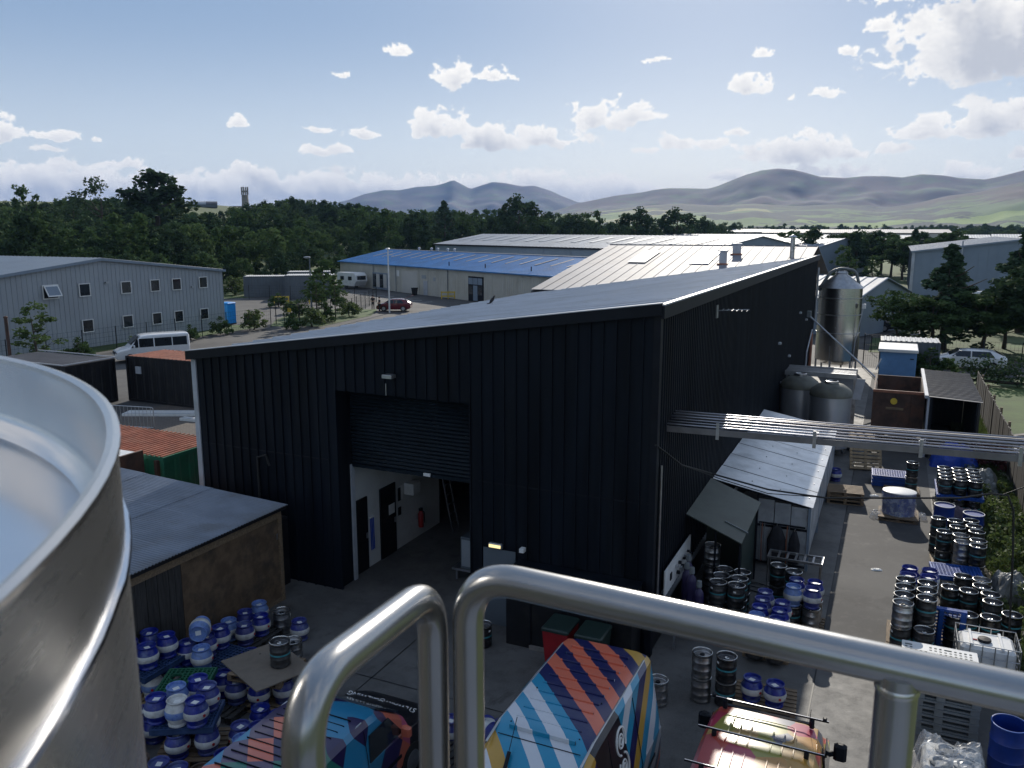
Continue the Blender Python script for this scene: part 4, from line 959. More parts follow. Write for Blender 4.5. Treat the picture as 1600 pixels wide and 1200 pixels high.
# blue roofed unit
def blue_unit():
    # its front faces the car park; corner at the right-hand end
    c = B0 - U28 * 24; L = 64.7
    o = thing('trade_unit', c + U28 * L / 2, 'low cream trade unit with bright blue roof across the car park', 'building')
    Z = Vector((0, 0, 1)); ze, zr, W = 4.1, 5.9, 9.0
    n = 24; pw = L / n
    for k in range(n):
        p = c + U28 * (k * pw)
        m = MB(); m.obox(p, U28 * (pw - 0.04), V28 * 0.12, Z * ze)
        for q in range(6): m.obox(p + U28 * (pw * (q + 0.5) / 6) - V28 * 0.03, U28 * 0.06, V28 * 0.028, Z * (ze - 0.05))
        m.build('wall_panel', 'wall_cream', o)
    e = c + U28 * L
    m = MB(); m.add([e, e + V28 * 18, e + V28 * 18 + Z * ze, e + V28 * 9 + Z * zr, e + Z * ze], [(0, 1, 2, 3, 4)]); m.add([c, c + V28 * 18, c + V28 * 18 + Z * ze, c + V28 * 9 + Z * zr, c + Z * ze], [(4, 3, 2, 1, 0)]); m.build('gable_wall', 'wall_cream', o)
    m = MB(); m.obox(c + V28 * 18, U28 * L, V28 * 0.1, Z * ze); m.build('rear_wall', 'wall_cream', o)
    d = (V28 * W + Z * (zr - ze)); ln = d.length; d = d.normalized()
    m = MB(); m.ribs(e + U28 * 0.3 - d * 0.4 + Z * (ze + 0.05), -U28, d, L + 0.6, ln + 0.4, 0.6, 0.05, 'trap'); r = m.build('roof', 'roof_blue', o)
    d2 = (V28 * W - Z * (zr - ze)).normalized()
    m = MB(); m.obox(c + V28 * W + Z * (zr + 0.02), U28 * L, d2 * ln, Z * 0.05); m.build('roof', 'roof_blue', o)
    m = MB(); m.obox(c - U28 * 0.3 - V28 * 0.42 + Z * (ze - 0.14), U28 * (L + 0.6), V28 * 0.12, Z * 0.16); m.build('gutter', 'roof_blue', o)
    m = MB(); m.obox(c - U28 * 0.3 + V28 * (W - 0.2) + Z * (zr + 0.08), U28 * (L + 0.6), V28 * 0.4, Z * 0.06); m.build('ridge_cap', 'roof_light', o)
    nr = U28.cross(d); nr = nr if nr.z > 0 else -nr
    for k in range(18):
        p = c + U28 * (5 + 3.2 * k) + d * (ln * 0.42) + Z * (ze + 0.05)
        m = MB(); m.obox(p + nr * 0.065, U28 * 0.28, d * ln * 0.42, nr * 0.03); m.build('rooflight', 'tan_light', r)
    for k in (12, 22, 31):
        p = c + U28 * k + d * (ln * 0.12) + Z * (ze + 0.1); m = MB(); m.cyl(p, p + Z * 0.55, 0.07, n=8); m.build('roof_vent', 'black_trim', r)
    for k in (42, 44, 47, 49, 53):
        p = c + U28 * k + V28 * W + Z * (zr + 0.1); m = MB(); m.lathe([(0.14, 0), (0.14, 0.22), (0.24, 0.3), (0.2, 0.48), (0.03, 0.55)], 10, p); m.build('roof_vent', 'flash_white', r, True)
    def on(t, w, z0, z1, dep, mm, nm, par=o):
        p = B0 + U28 * t - V28 * dep + Z * z0; m = MB(); m.obox(p, U28 * w, V28 * dep * 0.95, Z * (z1 - z0)); return m.build(nm, mm, par)
    on(13.6, 5.2, 0, 3.5, 0.1, 'wall_cream', 'door_surround')
    g = on(14.0, 4.4, 0.02, 3.3, 0.14, 'wall_pale', 'garage_door')
    on(11.2, 1.1, 0, 2.1, 0.08, 'flash_white', 'fire_door')
    e2 = on(-3.2, 3.6, 0, 3.3, 0.07, 'black_trim', 'entrance')
    for k in range(3):
        on(-2.95 + 1.12 * k, 1.0, 0.1 if k == 1 else 0.9, 2.1, 0.11, 'glass_dark' if k != 1 else 'wall_blue', 'pane', e2); on(-2.95 + 1.12 * k, 1.0, 2.25, 3.1, 0.11, 'wall_blue', 'pane', e2)
    sh = on(23.2, 5.0, 0.1, 2.7, 0.2, 'wall_blue', 'shop_front')
    for k in range(4): on(23.4 + 1.2 * k, 1.05, 0.4, 2.5, 0.24, 'glass_dark' if k % 2 else 'wall_pale', 'pane', sh)
    on(19.6, 0.8, 2.4, 3.3, 0.06, 'label', 'sign'); on(11.6, 1.2, 2.4, 2.9, 0.06, 'wall_grey', 'sign'); on(9.0, 0.5, 2.2, 2.7, 0.06, 'wall_grey', 'sign')
    for k in (28, 20.5, 5.5): 
        p = B0 + U28 * k - V28 * 0.15; m = MB(); m.cyl(p + Z * 0.1, p + Z * 4.0, 0.06, n=8); m.build('downpipe', 'grey_plastic', o)
blue_unit()

def slab_building(name, label, p0, p1, depth, ze, zr, wm, rm, panel=3.0, over=0.3, roof_lights=0, windows=()):
    """long shed whose front wall runs on the ground from p0 (left) to p1 (right); roof rises to a ridge half way back"""
    p0, p1 = Vector((*p0, 0)), Vector((*p1, 0)); u = (p1 - p0).normalized(); L = (p1 - p0).length; v = Vector((-u.y, u.x, 0)); Z = Vector((0, 0, 1))
    o = thing(name, p0 + u * L / 2, label, 'building'); n = max(1, round(L / panel)); pw = L / n
    for k in range(n):
        m = MB(); m.obox(p0 + u * k * pw, u * (pw - 0.06), v * 0.15, Z * ze); m.build('wall_panel', wm, o)
    for q in (p0, p1):
        m = MB(); m.add([q, q + v * depth, q + v * depth + Z * ze, q + v * depth / 2 + Z * zr, q + Z * ze], [(0, 1, 2, 3, 4) if q is p1 else (4, 3, 2, 1, 0)]); m.build('gable_wall', wm, o)
    m = MB(); m.obox(p0 + v * depth, u * L, v * 0.1, Z * ze); m.build('rear_wall', wm, o)
    d = (v * depth / 2 + Z * (zr - ze)); ln = d.length; d.normalize()
    m = MB(); m.ribs(p0 - u * over - d * over + Z * (ze + 0.06), u, d, L + 2 * over, ln + over, 1.0, 0.05, 'trap'); r = m.build('roof', rm, o)
    d2 = (v * depth / 2 - Z * (zr - ze)).normalized()
    m = MB(); m.obox(p0 - u * over + v * depth / 2 + Z * (zr + 0.03), u * (L + 2 * over), d2 * ln, Z * 0.06); m.build('roof', rm, o)
    m = MB(); m.obox(p0 - u * over - d * (over + 0.05) + Z * (ze - 0.2), u * (L + 2 * over), v * 0.1, Z * 0.22); m.build('eaves_trim', 'black_trim', o)
    nn = u.cross(d)
    for k in range(roof_lights):
        p = p0 + u * (L * (k + 0.5) / roof_lights) + d * ln * 0.35 + Z * (ze + 0.06) + nn * 0.07
        m = MB(); m.obox(p, u * 1.2, d * ln * 0.45, nn * 0.03); m.build('rooflight', 'wall_blue', r)
    for (t, w, z0, z1) in windows:
        window(o, p0 + u * t + Z * z0 - v * 0.01, u, w, z1 - z0, fr='black_trim')
    return o
slab_building('distribution_shed', 'long grey shed with whitish roof behind the blue roofed unit', (-87.2, 151.5), (-24.0, 116.5), 24, 6.5, 8.4, 'wall_blue', 'roof_light', 7.5, roof_lights=16)
slab_building('workshop', 'grey shed with a lilac roof and one dark window, left of the flue', (-42, 178), (-14.3, 168.0), 26, 5.9, 7.6, 'wall_blue', 'roof_light', 6.0, roof_lights=7, windows=((19.5, 3.4, 4.3, 5.5),))
slab_building('porch_gable', 'small gabled grey roof poking up before the lilac roofed shed', (-24.6, 148.0), (-18.2, 146.0), 14, 5.0, 6.9, 'wall_blue', 'roof_light', 3.2)
slab_building('green_warehouse', 'dark green walled warehouse with thin white roof at the wood edge', (-72, 262), (-19, 245.0), 22, 6.6, 7.9, 'wall_green', 'roof_light', 9)
slab_building('trade_unit', 'pale roofed flat unit beyond the silo, striped with white ribs', (-17, 84.5), (-3.0, 79.0), 12, 3.4, 5.0, 'wall_blue', 'roof_light', 4)
# pale units strung along the far side of the plain
slab_building('far_unit', 'far white unit with domed roof end, left of the row below the hills', (-88, 470), (-66, 468), 26, 8.0, 9.5, 'wall_pale', 'roof_light', 8)
slab_building('far_unit', 'far long cream unit behind the flue, below the big hill', (-66, 462), (24, 470), 30, 7.6, 9.3, 'wall_pale', 'roof_pink', 12)
slab_building('far_unit', 'far low unit with two bright roof strips right of the flue', (-42, 395), (6, 402), 22, 5.2, 6.8, 'wall_brick', 'roof_light', 10)
slab_building('far_unit', 'far pale blue walled unit in the row right of the conifer belt', (15, 380), (33, 380), 18, 6.0, 7.2, 'wall_blue', 'roof_light', 9)
slab_building('far_unit', 'far long white walled unit at the right of the row', (34, 384), (120, 380), 24, 6.0, 7.4, 'white', 'roof_light', 12)
slab_building('far_unit', 'far brown roofed building at the right edge below the hills', (66, 470), (98, 468), 24, 8.4, 12.8, 'wall_brick', 'rust_brown', 4.5)
# blue grey shed on the right
RG = gable_building('storage_shed', 'tall blue grey storage shed behind the conifer, right', (2.0, 133.0, 0), (1, 0, 0), 27.2, 40, 6.35, 8.1, 'wall_blue', 'roof_light', 'v', panel=1.2)
m = MB(); m.box(1.9, 2.3, 132.85, 132.96, 0, 6.3); m.build('corner_flashing', 'flash_white', RG)
m = MB(); m.cyl((8.2, 132.85, 5.4), (8.2, 132.85, 7.9), 0.1, n=8); m.build('flue', 'flash_white', RG)

# tower on the hill and farm sheds beside it
def tower():
    x, y = -349, 385.3; z = terrain(x, y) - 0.5; o = thing('stone_tower', (x, y, z), 'ruined stone tower standing on the hilltop', 'tower')
    m = MB(); m.lathe([(2.6, 0), (2.3, 1.2), (2.05, 1.3), (1.8, 7.6)], 8, (x, y, z)); m.build('shaft', 'stone', o)
    for k in range(8):
        a = 2 * PI * (k + 0.5) / 8
        if k % 2 == 0:
            m = MB(); m.obox((x + 1.75 * math.cos(a) - 0.3, y + 1.75 * math.sin(a) - 0.3, z + 7.6), (0.6, 0, 0), (0, 0.6, 0), (0, 0, 4.6)); m.build('corner_pier', 'stone', o)
    m = MB(); m.lathe([(1.6, 0), (1.95, 0.1), (1.95, 0.9), (1.7, 0.95)], 8, (x, y, z + 9.2)); m.build('parapet', 'stone', o)
    m = MB(); m.box(x - 14, x + 12, y - 3.2, y - 2.8, z - 0.5, z + 1.3); m.build('terrace_wall', 'stone', o)
tower()
for i, (x, y, w, lb) in enumerate(((-308, 300, 9, 'farm barn with pale curved roof beside the hilltop field, left one'), (-302.5, 306, 6, 'farm barn with dark roof beside the hilltop field, right one'))):
    z = terrain(x, y) - 0.3; o = thing('barn', (x, y, z), lb, 'building'); u = Vector((0.7, 0.71, 0))
    m = MB(); m.obox((x, y, z), u * w, (-7, 7, 0), (0, 0, 1.3)); m.build('wall', 'container_grey', o)
    m = MB(); q = Vector((x, y, z + 1.35)); v = Vector((-0.7, 0.7, 0))
    ps = [q + v * (5 * (1 - math.cos(PI * k / 8))) + Vector((0, 0, 1.6 * math.sin(PI * k / 8))) for k in range(9)]
    for a, b in zip(ps, ps[1:]): m.add([a, a + u * w, b + u * w, b], [(0, 1, 2, 3)])
    m.build('roof', 'roof_light' if i == 0 else 'roof_dark', o)

# ------------------------------------------------------------------ left side of the yard
def container(name, label, c, u, L, W, H, wm, rm, rib=0.28, cat='container', roof_rib=None):
    """steel box with ribbed walls, corner posts and a ribbed roof; c = corner, u along its length"""
    c, u = Vector(c), Vector(u).normalized(); v = Vector((-u.y, u.x, 0)); Z = Vector((0, 0, 1))
    o = thing(name, c + u * L / 2 + v * W / 2, label, cat)
    for p, d, ln in ((c, u, L), (c + u * L, v, W), (c + u * L + v * W, -u, L), (c + v * W, -v, W)):
        m = MB(); m.ribs(p + Z * 0.1 + d * 0.08, d, Z, ln - 0.16, H - 0.2, rib, 0.035, 'trap'); m.build('side', wm, o)
    for p in (c, c + u * L, c + u * L + v * W, c + v * W):
        m = MB(); m.obox(p - (u + v) * 0.06, u * 0.12, v * 0.12, Z * H); m.build('corner_post', wm, o)
    for z in (0.0, H - 0.12):
        for p, d, ln, e in ((c - v * 0.05, u, L, v), (c + v * (W - 0.05), u, L, v), (c - u * 0.05, v, W, u), (c + u * (L - 0.05), v, W, u)):
            m = MB(); m.obox(p + Z * z + d * 0.062, d * (ln - 0.124), e * 0.1, Z * 0.12); m.build('frame_rail', wm, o)
    m = MB(); m.ribs(c + Z * (H - 0.005) - v * 0.06, u, v, L, W + 0.12, roof_rib or 0.3, 0.04, 'trap'); m.build('roof', rm, o)
    return o
gc = container('shipping_container', 'green shipping container with rusty orange ribbed roof beside the black warehouse', (-26.1, 17.9, 0), (1, 0, 0), 6.06, 2.4, 2.6, 'container_green', 'rust', 0.62, roof_rib=0.2)
m = MB(); m.box(-20.3, -20.18, 17.75, 17.88, 0.0, 2.5); m.build('corner_casting', 'rust_brown', gc)
wt = thing('box_trailer', (-23, 16.9, 0), 'white box trailer body standing before the rusty roofed container', 'trailer')
m = MB(); m.bbox(-26.2, -20.75, 16.75, 17.65, 0.4, 2.75, 0.05); m.build('body', 'white', wt)
m = MB(); m.box(-26.2, -20.74, 16.7, 16.748, 1.75, 1.85); m.build('rubbing_strip', 'flash_white', wt)
m = MB(); m.box(-20.748, -20.66, 16.7, 17.7, 0.4, 2.8); m.build('end_frame', 'rust_brown', wt)
m = MB(); m.box(-26, -21, 16.85, 17.55, 0, 0.4); m.build('chassis', 'black_paint', wt)
container('site_cabin', 'black cabin with rust stained flat roof nearest the warehouse corner', (-38.7, 32.6, 0), (1, 0, 0), 6.0, 2.5, 2.55, 'black_paint', 'rust', 0.6, 'cabin')
cb = container('site_cabin', 'black cabin with slate grey ribbed roof half hidden by the steel tank', (-45.5, 29.2, 0), (1, 0, 0), 6.2, 3.0, 2.4, 'black_paint', 'roof_dark', 0.6, 'cabin', roof_rib=0.22)
m = MB(); m.obox((-45.7, 29.0, 2.46), (6.5, 0, 0), (0, 0.05, 0), (0, 0, 0.05)); m.obox((-39.25, 29.05, 2.46), (0.05, 0, 0), (0, 3.3, 0), (0, 0, 0.05)); m.obox((-45.7, 32.3, 2.46), (6.4, 0, 0), (0, 0.05, 0), (0, 0, 0.05)); m.build('roof_edge', 'flash_white', cb)
m = MB(); m.box(-38.0, -37.6, 32.5, 32.56, 1.6, 2.0); wn = m.build('sign', 'flash_white', bpy.data.objects['site_cabin'])
# loose sheets and crowd barrier on the paving
for i, (x, y, w, d, rz, lb) in enumerate(((-33.6, 31.0, 5.2, 0.9, 0.42, 'long white sheet lying on the brown paving'), (-31.8, 30.3, 1.1, 0.4, 0.1, 'short white plank on the paving, left of two'), (-29.6, 31.6, 1.1, 0.4, 0.1, 'short white plank on the paving, right of two'))):
    o = thing('white_sheet', (x, y, 0), lb, 'sheet', rz=rz); m = MB(); m.bbox(-w / 2, w / 2, -d / 2, d / 2, -0.01, 0.12, 0.01); m.local('panel', 'white', o)
    m = MB(); m.box(-w / 2 + 0.1, w / 2 - 0.1, -d / 2 + 0.05, -d / 2 + 0.1, 0.121, 0.15); m.local('lip', 'flash_white', o)
cbr = thing('crowd_barrier', (-33.0, 27.8, 0), 'galvanised crowd barrier beside the slate roofed black cabin', 'barrier', rz=0.2)
m = MB(); m.tube(polyround([(-1.2, 0, 0.1), (-1.2, 0, 1.1), (1.2, 0, 1.1), (1.2, 0, 0.1), (-1.2, 0, 0.1)], 0.12, 4), 0.022, 6); m.local('frame', 'galv', cbr)
for k in range(11):
    m = MB(); m.tube([(-1.05 + 0.21 * k, 0, 0.1), (-1.05 + 0.21 * k, 0, 1.1)], 0.01, 5); m.local('bar', 'galv', cbr)
for s in (-0.9, 0.9):
    m = MB(); m.tube([(s, -0.35, 0.0), (s, 0, 0.12), (s, 0.35, 0.0)], 0.02, 6); m.local('foot', 'galv', cbr)

# timber shed with corrugated roof
TS = thing('timber_shed', (-17, 13, 0), 'timber and plywood shed with grey corrugated iron roof, left of the yard', 'shed')
def timber_shed():
    x0, x1, y0, y1 = -20.6, -13.85, 9.2, 15.9; ze, zb = 2.5, 2.75
    sl = Vector((x0 - x1, 0, zb - ze)).normalized(); o = Vector((x1 + 0.15, y1 + 0.12, ze + 0.06))
    for k in range(4):                                          # overlapping corrugated sheets
        ya = y0 - 0.1 + k * 1.72
        for q, (s0, s1) in enumerate(((0.0, 2.6), (2.5, 5.0), (4.9, 7.05))):
            m = MB(); m.ribs(Vector((x1 + 0.15, ya, ze + 0.06 + 0.012 * q + 0.006 * (k % 2))) + sl * s0 + Vector((0, 1.78, 0)), (0, -1, 0), sl, 1.78, s1 - s0, 0.09, 0.02, 'wave'); m.v = [tuple(p) for p in m.v]
            m.build('roof_sheet', 'tin', TS, True)
    m = MB(); m.box(x0, x1, y0, y0 + 0.08, 0, ze); m.box(x0, x1, y1 - 0.08, y1, 0, ze); m.box(x0, x0 + 0.08, y0, y1, 0, zb - 0.1); m.build('wall', 'plywood', TS)
    y = y0
    while y < 12.55:                                            # upright boards
        w = 0.16 + RND.uniform(-0.02, 0.03); m = MB(); d = RND.uniform(0, 0.02)
        m.box(x1 - 0.03 + d, x1 + d, y, y + w - 0.012, 0.05, ze - 0.02); m.build('board', 'wood_dark', TS); y += w
    m = MB(); m.box(x1 - 0.03, x1 - 0.006, y + 0.02, y1 - 0.1, 0.02, ze - 0.02); m.build('plywood_panel', 'plywood', TS)
    m = MB(); m.box(x1 - 0.005, x1 + 0.035, y1 - 0.12, y1 + 0.0, 0, ze); m.build('corner_post', 'wood', TS)
    m = MB(); m.box(x1 - 0.004, x1 + 0.05, y0, y1 - 0.13, ze - 0.24, ze - 0.02); m.build('fascia_board', 'wood', TS)
    m = MB(); m.box(x1 + 0.03, x1 + 0.14, y0 - 0.2, y1 + 0.1, ze - 0.03, ze + 0.045); m.build('eaves_board', 'black_paint', TS)
    m = MB(); m.box(x1 - 0.004, x1 + 0.02, y + 0.02, y1 - 0.12, 0.0, 0.1); m.build('bottom_rail', 'wood', TS)
    m = MB(); m.box(x1, x1 + 0.01, y1 - 0.18, y1 - 0.14, 1.7, 1.85); m.build('hasp', 'galv', TS)
timber_shed()

# low black unit between shed and warehouse
gl = thing('cooling_unit', (-16.0, 16.45, 0), 'low black box unit squeezed between shed and warehouse wall', 'cooling unit')
m = MB(); m.bbox(-17.4, -14.4, 16.15, 16.85, 0, 1.9, 0.04); m.build('casing', 'black_paint', gl)
m = MB(); m.tube([(-15.4, 16.9, 2.0), (-15.4, 16.9, 3.4), (-15.1, 16.9, 3.5), (-15.0, 16.9, 3.2)], 0.03, 8); m.build('hose', 'cable', gl)

# ------------------------------------------------------------------ road side on the left
def van(name, label, x, y, rz, paint, L=5.0, W=1.9, H=1.95, nose=1.1, grp=None, cat='van', roofmat=None, hatch=False, kind='van'):
    """vehicle lofted from cross sections; +y is the nose, origin on the ground under its middle"""
    o = thing(name, (x, y, 0), label, cat, grp, rz=rz); hw = W / 2; h = L / 2
    def sec(yy, w, zb, zs, zt, wt, tumble=0.0):
        """half section: sill, waist, shoulder, roof edge, roof crown"""
        return (yy, [(w * 0.93, zb), (w, zb + 0.18), (w, zs), (w * 0.985, zs + 0.02), (wt + 0.07, zt - 0.12), (wt, zt - 0.04), (wt * 0.75, zt - 0.005), (0, zt)])
    if kind == 'van':
        S = [sec(-h, hw * 0.93, 0.45, 1.0, H - 0.12, hw * 0.76), sec(-h + 0.06, hw * 0.98, 0.32, 1.05, H - 0.03, hw * 0.8), sec(-h + 0.35, hw, 0.28, 1.08, H, hw * 0.83), sec(-0.3, hw, 0.26, 1.08, H + 0.02, hw * 0.83),
             sec(h - nose - 1.15, hw, 0.26, 1.06, H, hw * 0.82), sec(h - nose - 0.75, hw, 0.26, 1.05, H - 0.06, hw * 0.8), sec(h - nose - 0.05, hw * 0.99, 0.26, 1.0, 1.26, hw * 0.82), sec(h - nose + 0.1, hw * 0.99, 0.26, 0.95, 1.1, hw * 0.85),
             sec(h - 0.35, hw * 0.95, 0.26, 0.85, 0.98, hw * 0.8), sec(h - 0.1, hw * 0.88, 0.28, 0.72, 0.86, hw * 0.74), sec(h, hw * 0.78, 0.34, 0.55, 0.66, hw * 0.68)]
    elif kind == 'high':
        S = [sec(-h, hw * 0.95, 0.5, 1.2, H - 0.12, hw * 0.68), sec(-h + 0.08, hw * 0.99, 0.35, 1.25, H - 0.03, hw * 0.7), sec(-h + 0.3, hw, 0.32, 1.3, H, hw * 0.72), sec(0.0, hw, 0.3, 1.3, H + 0.03, hw * 0.72),
             sec(h - nose - 1.75, hw, 0.3, 1.25, H, hw * 0.71), sec(h - nose - 1.3, hw, 0.3, 1.25, H - 0.16, hw * 0.7), sec(h - nose - 0.85, hw, 0.3, 1.2, H - 0.5, hw * 0.72), sec(h - nose - 0.05, hw * 0.99, 0.3, 1.15, 1.42, hw * 0.8), sec(h - nose + 0.1, hw * 0.99, 0.3, 1.1, 1.25, hw * 0.83),
             sec(h - 0.35, hw * 0.95, 0.3, 0.95, 1.08, hw * 0.8), sec(h - 0.08, hw * 0.86, 0.34, 0.75, 0.86, hw * 0.72), sec(h, hw * 0.78, 0.4, 0.6, 0.7, hw * 0.66)]
    else:
        S = [sec(-h, hw * 0.85, 0.45, 0.8, 0.95, hw * 0.72), sec(-h + 0.12, hw * 0.95, 0.3, 0.86, 1.06, hw * 0.72), sec(-h + 0.75, hw, 0.24, 0.9, H - 0.07, hw * 0.7), sec(-h + 1.2, hw, 0.22, 0.9, H, hw * 0.7), sec(0.1, hw, 0.22, 0.9, H, hw * 0.7),
             sec(h - nose - 0.75, hw, 0.22, 0.88, H - 0.09, hw * 0.69), sec(h - nose, hw * 0.99, 0.22, 0.84, 0.99, hw * 0.76), sec(h - 0.45, hw * 0.95, 0.22, 0.76, 0.86, hw * 0.76), sec(h - 0.1, hw * 0.85, 0.24, 0.62, 0.72, hw * 0.68), sec(h, hw * 0.72, 0.34, 0.5, 0.58, hw * 0.62)]
    vs = []; fs = []; n = len(S[0][1]); row = 2 * n - 1
    for yy, half in S:
        ring = [(xx, yy, zz) for xx, zz in half] + [(-xx, yy, zz) for xx, zz in reversed(half[:-1])]
        vs += ring
    for k in range(len(S) - 1):
        for i in range(row - 1): fs.append((k * row + i, (k + 1) * row + i, (k + 1) * row + i + 1, k * row + i + 1))
        fs.append((k * row + row - 1, (k + 1) * row + row - 1, (k + 1) * row, k * row))
    fs.append(tuple(range(row))); fs.append(tuple(reversed(range((len(S) - 1) * row, len(S) * row))))
    m = MB(); m.add(vs, fs); body = m.local('body', paint, o, True)
    bm = bmesh.new(); bm.from_mesh(body.data); bmesh.ops.recalc_face_normals(bm, faces=bm.faces); bm.to_mesh(body.data); bm.free()
    for p in body.data.polygons: p.use_smooth = True
    body.data.set_sharp_from_angle(angle=R(28))
    # wheels
    for sx in (-1, 1):
        for yy in (-h + 0.85, h - 0.95):
            m = MB(); m.cyl((sx * (hw - 0.2), yy, 0.33), (sx * (hw + 0.012), yy, 0.33), 0.33, n=18); w = m.local('wheel', 'rubber', o, True)
            m = MB(); m.cyl((sx * (hw + 0.005), yy, 0.33), (sx * (hw + 0.022), yy, 0.33), 0.2, n=14); m.local('rim', 'galv', w, True)
    return o, h, hw, H, S
def pane_strip(o, name, pts, m='glass_dark', t=0.012):
    b = MB(); b.poly(pts, t); return b.local(name, m, o)

VW, h, hw, H, S = van('parked_van', 'white passenger van parked by the grass below the grey office block', -49.6, 44.0, R(148), 'car_white', 5.1, 1.9, 1.95, 1.0)
for s in (-1, 1):
    ax = lambda z: s * (hw * (0.985 - 0.11 * (z - 1.1)) + 0.016)
    for (y0, y1) in ((-2.35, -1.35), (-1.28, -0.1), (-0.02, 0.95)):
        q = [(ax(1.08), y0, 1.08), (ax(1.08), y1, 1.08), (ax(1.7), y1, 1.7), (ax(1.7), y0, 1.7)]
        pane_strip(VW, 'side_window', q if s > 0 else q[::-1])
    q = [(ax(1.08), 1.02, 1.08), (ax(1.08), 1.5, 1.08), (ax(1.68), 1.1, 1.68), (ax(1.68), 1.02, 1.68)]
    pane_strip(VW, 'side_window', q if s > 0 else q[::-1])
    m = MB(); m.bbox(s * 0.98 - 0.1, s * 0.98 + 0.1, 1.25, 1.37, 1.08, 1.28, 0.03); m.local('wing_mirror', 'car_white', VW)
    m = MB(); m.bbox(s * 0.66 - 0.16, s * 0.66 + 0.16, 2.34, 2.5, 0.66, 0.82, 0.03); m.local('headlight', 'chrome', VW)
pane_strip(VW, 'windscreen', [(-0.74, 1.5, 1.3), (0.74, 1.5, 1.3), (0.66, 0.92, 1.84), (-0.66, 0.92, 1.84)][::-1], 'glass_dark', -0.03)
m = MB(); m.bbox(-0.5, 0.5, 2.46, 2.55, 0.6, 0.78, 0.02); m.local('grille', 'black_trim', VW)

def small_car(label, x, y, rz, paint, name='parked_car', hatch=False, L=4.1, H=1.46, grp=None):
    o, h, hw, H, S = van(name, label, x, y, rz, paint, L, 1.75, H, 0.95, cat='car', kind='car', grp=grp)
    for s in (-1, 1):
        ax = lambda z: s * (hw * (1 - 0.24 * (z - 0.92) / 0.5) + 0.01)
        for (a, b, c, d) in ((-h + 0.75, -0.12, -0.12, -h + 1.05), (-0.04, h - 1.15, h - 1.62, -0.04)):
            q = [(ax(0.95), a, 0.95), (ax(0.95), b, 0.95), (ax(1.32), c, 1.32), (ax(1.32), d, 1.32)]
            pane_strip(o, 'side_window', q if s > 0 else q[::-1])
        m = MB(); m.bbox(s * 0.6 - 0.16, s * 0.6 + 0.16, h - 0.28, h - 0.08, 0.55, 0.68, 0.02); m.local('headlight', 'chrome', o)
        m = MB(); m.bbox(s * 0.9 - 0.07, s * 0.9 + 0.07, h - 1.4, h - 1.28, 0.92, 1.04, 0.02); m.local('wing_mirror', paint, o)
    pane_strip(o, 'windscreen', [(-0.66, h - 1.02, 0.99), (0.66, h - 1.02, 0.99), (0.57, h - 1.6, 1.36), (-0.57, h - 1.6, 1.36)][::-1], 'glass_dark', -0.025)
    if hatch:
        m = MB(); m.obox((-0.6, -h + 0.7, H - 0.03), (1.2, 0, 0), (0, -0.85, 0.35), (0, 0.02, 0.05)); m.local('tailgate', paint, o)
        m = MB(); m.obox((-0.5, -h + 0.6, H - 0.035), (1.0, 0, 0), (0, -0.5, 0.205), (0, 0.0, -0.01)); m.local('rear_window', 'glass_dark', o)
    else:
        pane_strip(o, 'rear_window', [(-0.6, -h + 0.2, 1.07), (0.6, -h + 0.2, 1.07), (0.54, -h + 0.7, 1.34), (-0.54, -h + 0.7, 1.34)], 'glass_dark', -0.03)
    return o
small_car('dark red hatchback with raised tailgate in the car park', -53.6, 83.2, R(112), 'car_red', hatch=True)

def person(label, x, y, rz, shirt, legs, H=1.74, armf=0.0):
    """standing figure: one skinned body; clothing and hair as children"""
    o = thing('person', (x, y, 0), label, 'person', rz=rz)
    def skin(name, joints, edges, rad, m, root):
        me = bpy.data.meshes.new(name); me.from_pydata(joints, edges, [])
        ob = bpy.data.objects.new(name, me); COL.objects.link(ob); ob.parent = o
        md = ob.modifiers.new('skin', 'SKIN'); md.use_smooth_shade = True; sv = me.skin_vertices[0].data
        for i, r in enumerate(rad): sv[i].radius = (r, r * 0.8)
        sv[root].use_root = True
        ob.modifiers.new('sub', 'SUBSURF').render_levels = 1
        me.materials.append(M[m]); return ob
    J = [(0, 0, 0.95), (0, 0, 1.2), (0, 0, 1.42), (0, 0, 1.52), (0, 0.02, 1.64), (0.19, 0, 1.4), (0.25, 0.02, 1.14), (0.24, 0.12 + armf, 0.92), (-0.19, 0, 1.4), (-0.25, 0.02, 1.14), (-0.22, 0.14 + armf, 0.94),
         (0.09, 0, 0.88), (0.11, 0.02, 0.48), (0.12, 0, 0.06), (0.12, 0.14, 0.04), (-0.09, 0, 0.88), (-0.11, 0.02, 0.48), (-0.12, -0.02, 0.06), (-0.12, 0.12, 0.04)]
    Ed = [(0, 1), (1, 2), (2, 3), (3, 4), (2, 5), (5, 6), (6, 7), (2, 8), (8, 9), (9, 10), (0, 11), (11, 12), (12, 13), (13, 14), (0, 15), (15, 16), (16, 17), (17, 18)]
    skin('body', J, Ed, [.14, .14, .15, .055, .1, .065, .05, .035, .065, .05, .035, .09, .065, .045, .04, .09, .065, .045, .04], 'skin', 0)
    skin('shirt', [J[0], J[1], J[2], J[5], J[6], J[8], J[9]], [(0, 1), (1, 2), (2, 3), (3, 4), (2, 5), (5, 6)], [.165, .165, .17, .08, .065, .08, .065], shirt, 0)
    skin('trousers', [J[0], J[11], J[12], J[13], J[15], J[16], J[17]], [(0, 1), (1, 2), (2, 3), (0, 4), (4, 5), (5, 6)], [.17, .11, .085, .07, .11, .085, .07], legs, 0)
    m = MB(); m.lathe([(0.1, 1.63), (0.115, 1.68), (0.1, 1.75), (0.04, 1.78), (0.005, 1.785)], 12); m.local('hair', 'garment', o, True)
    return o
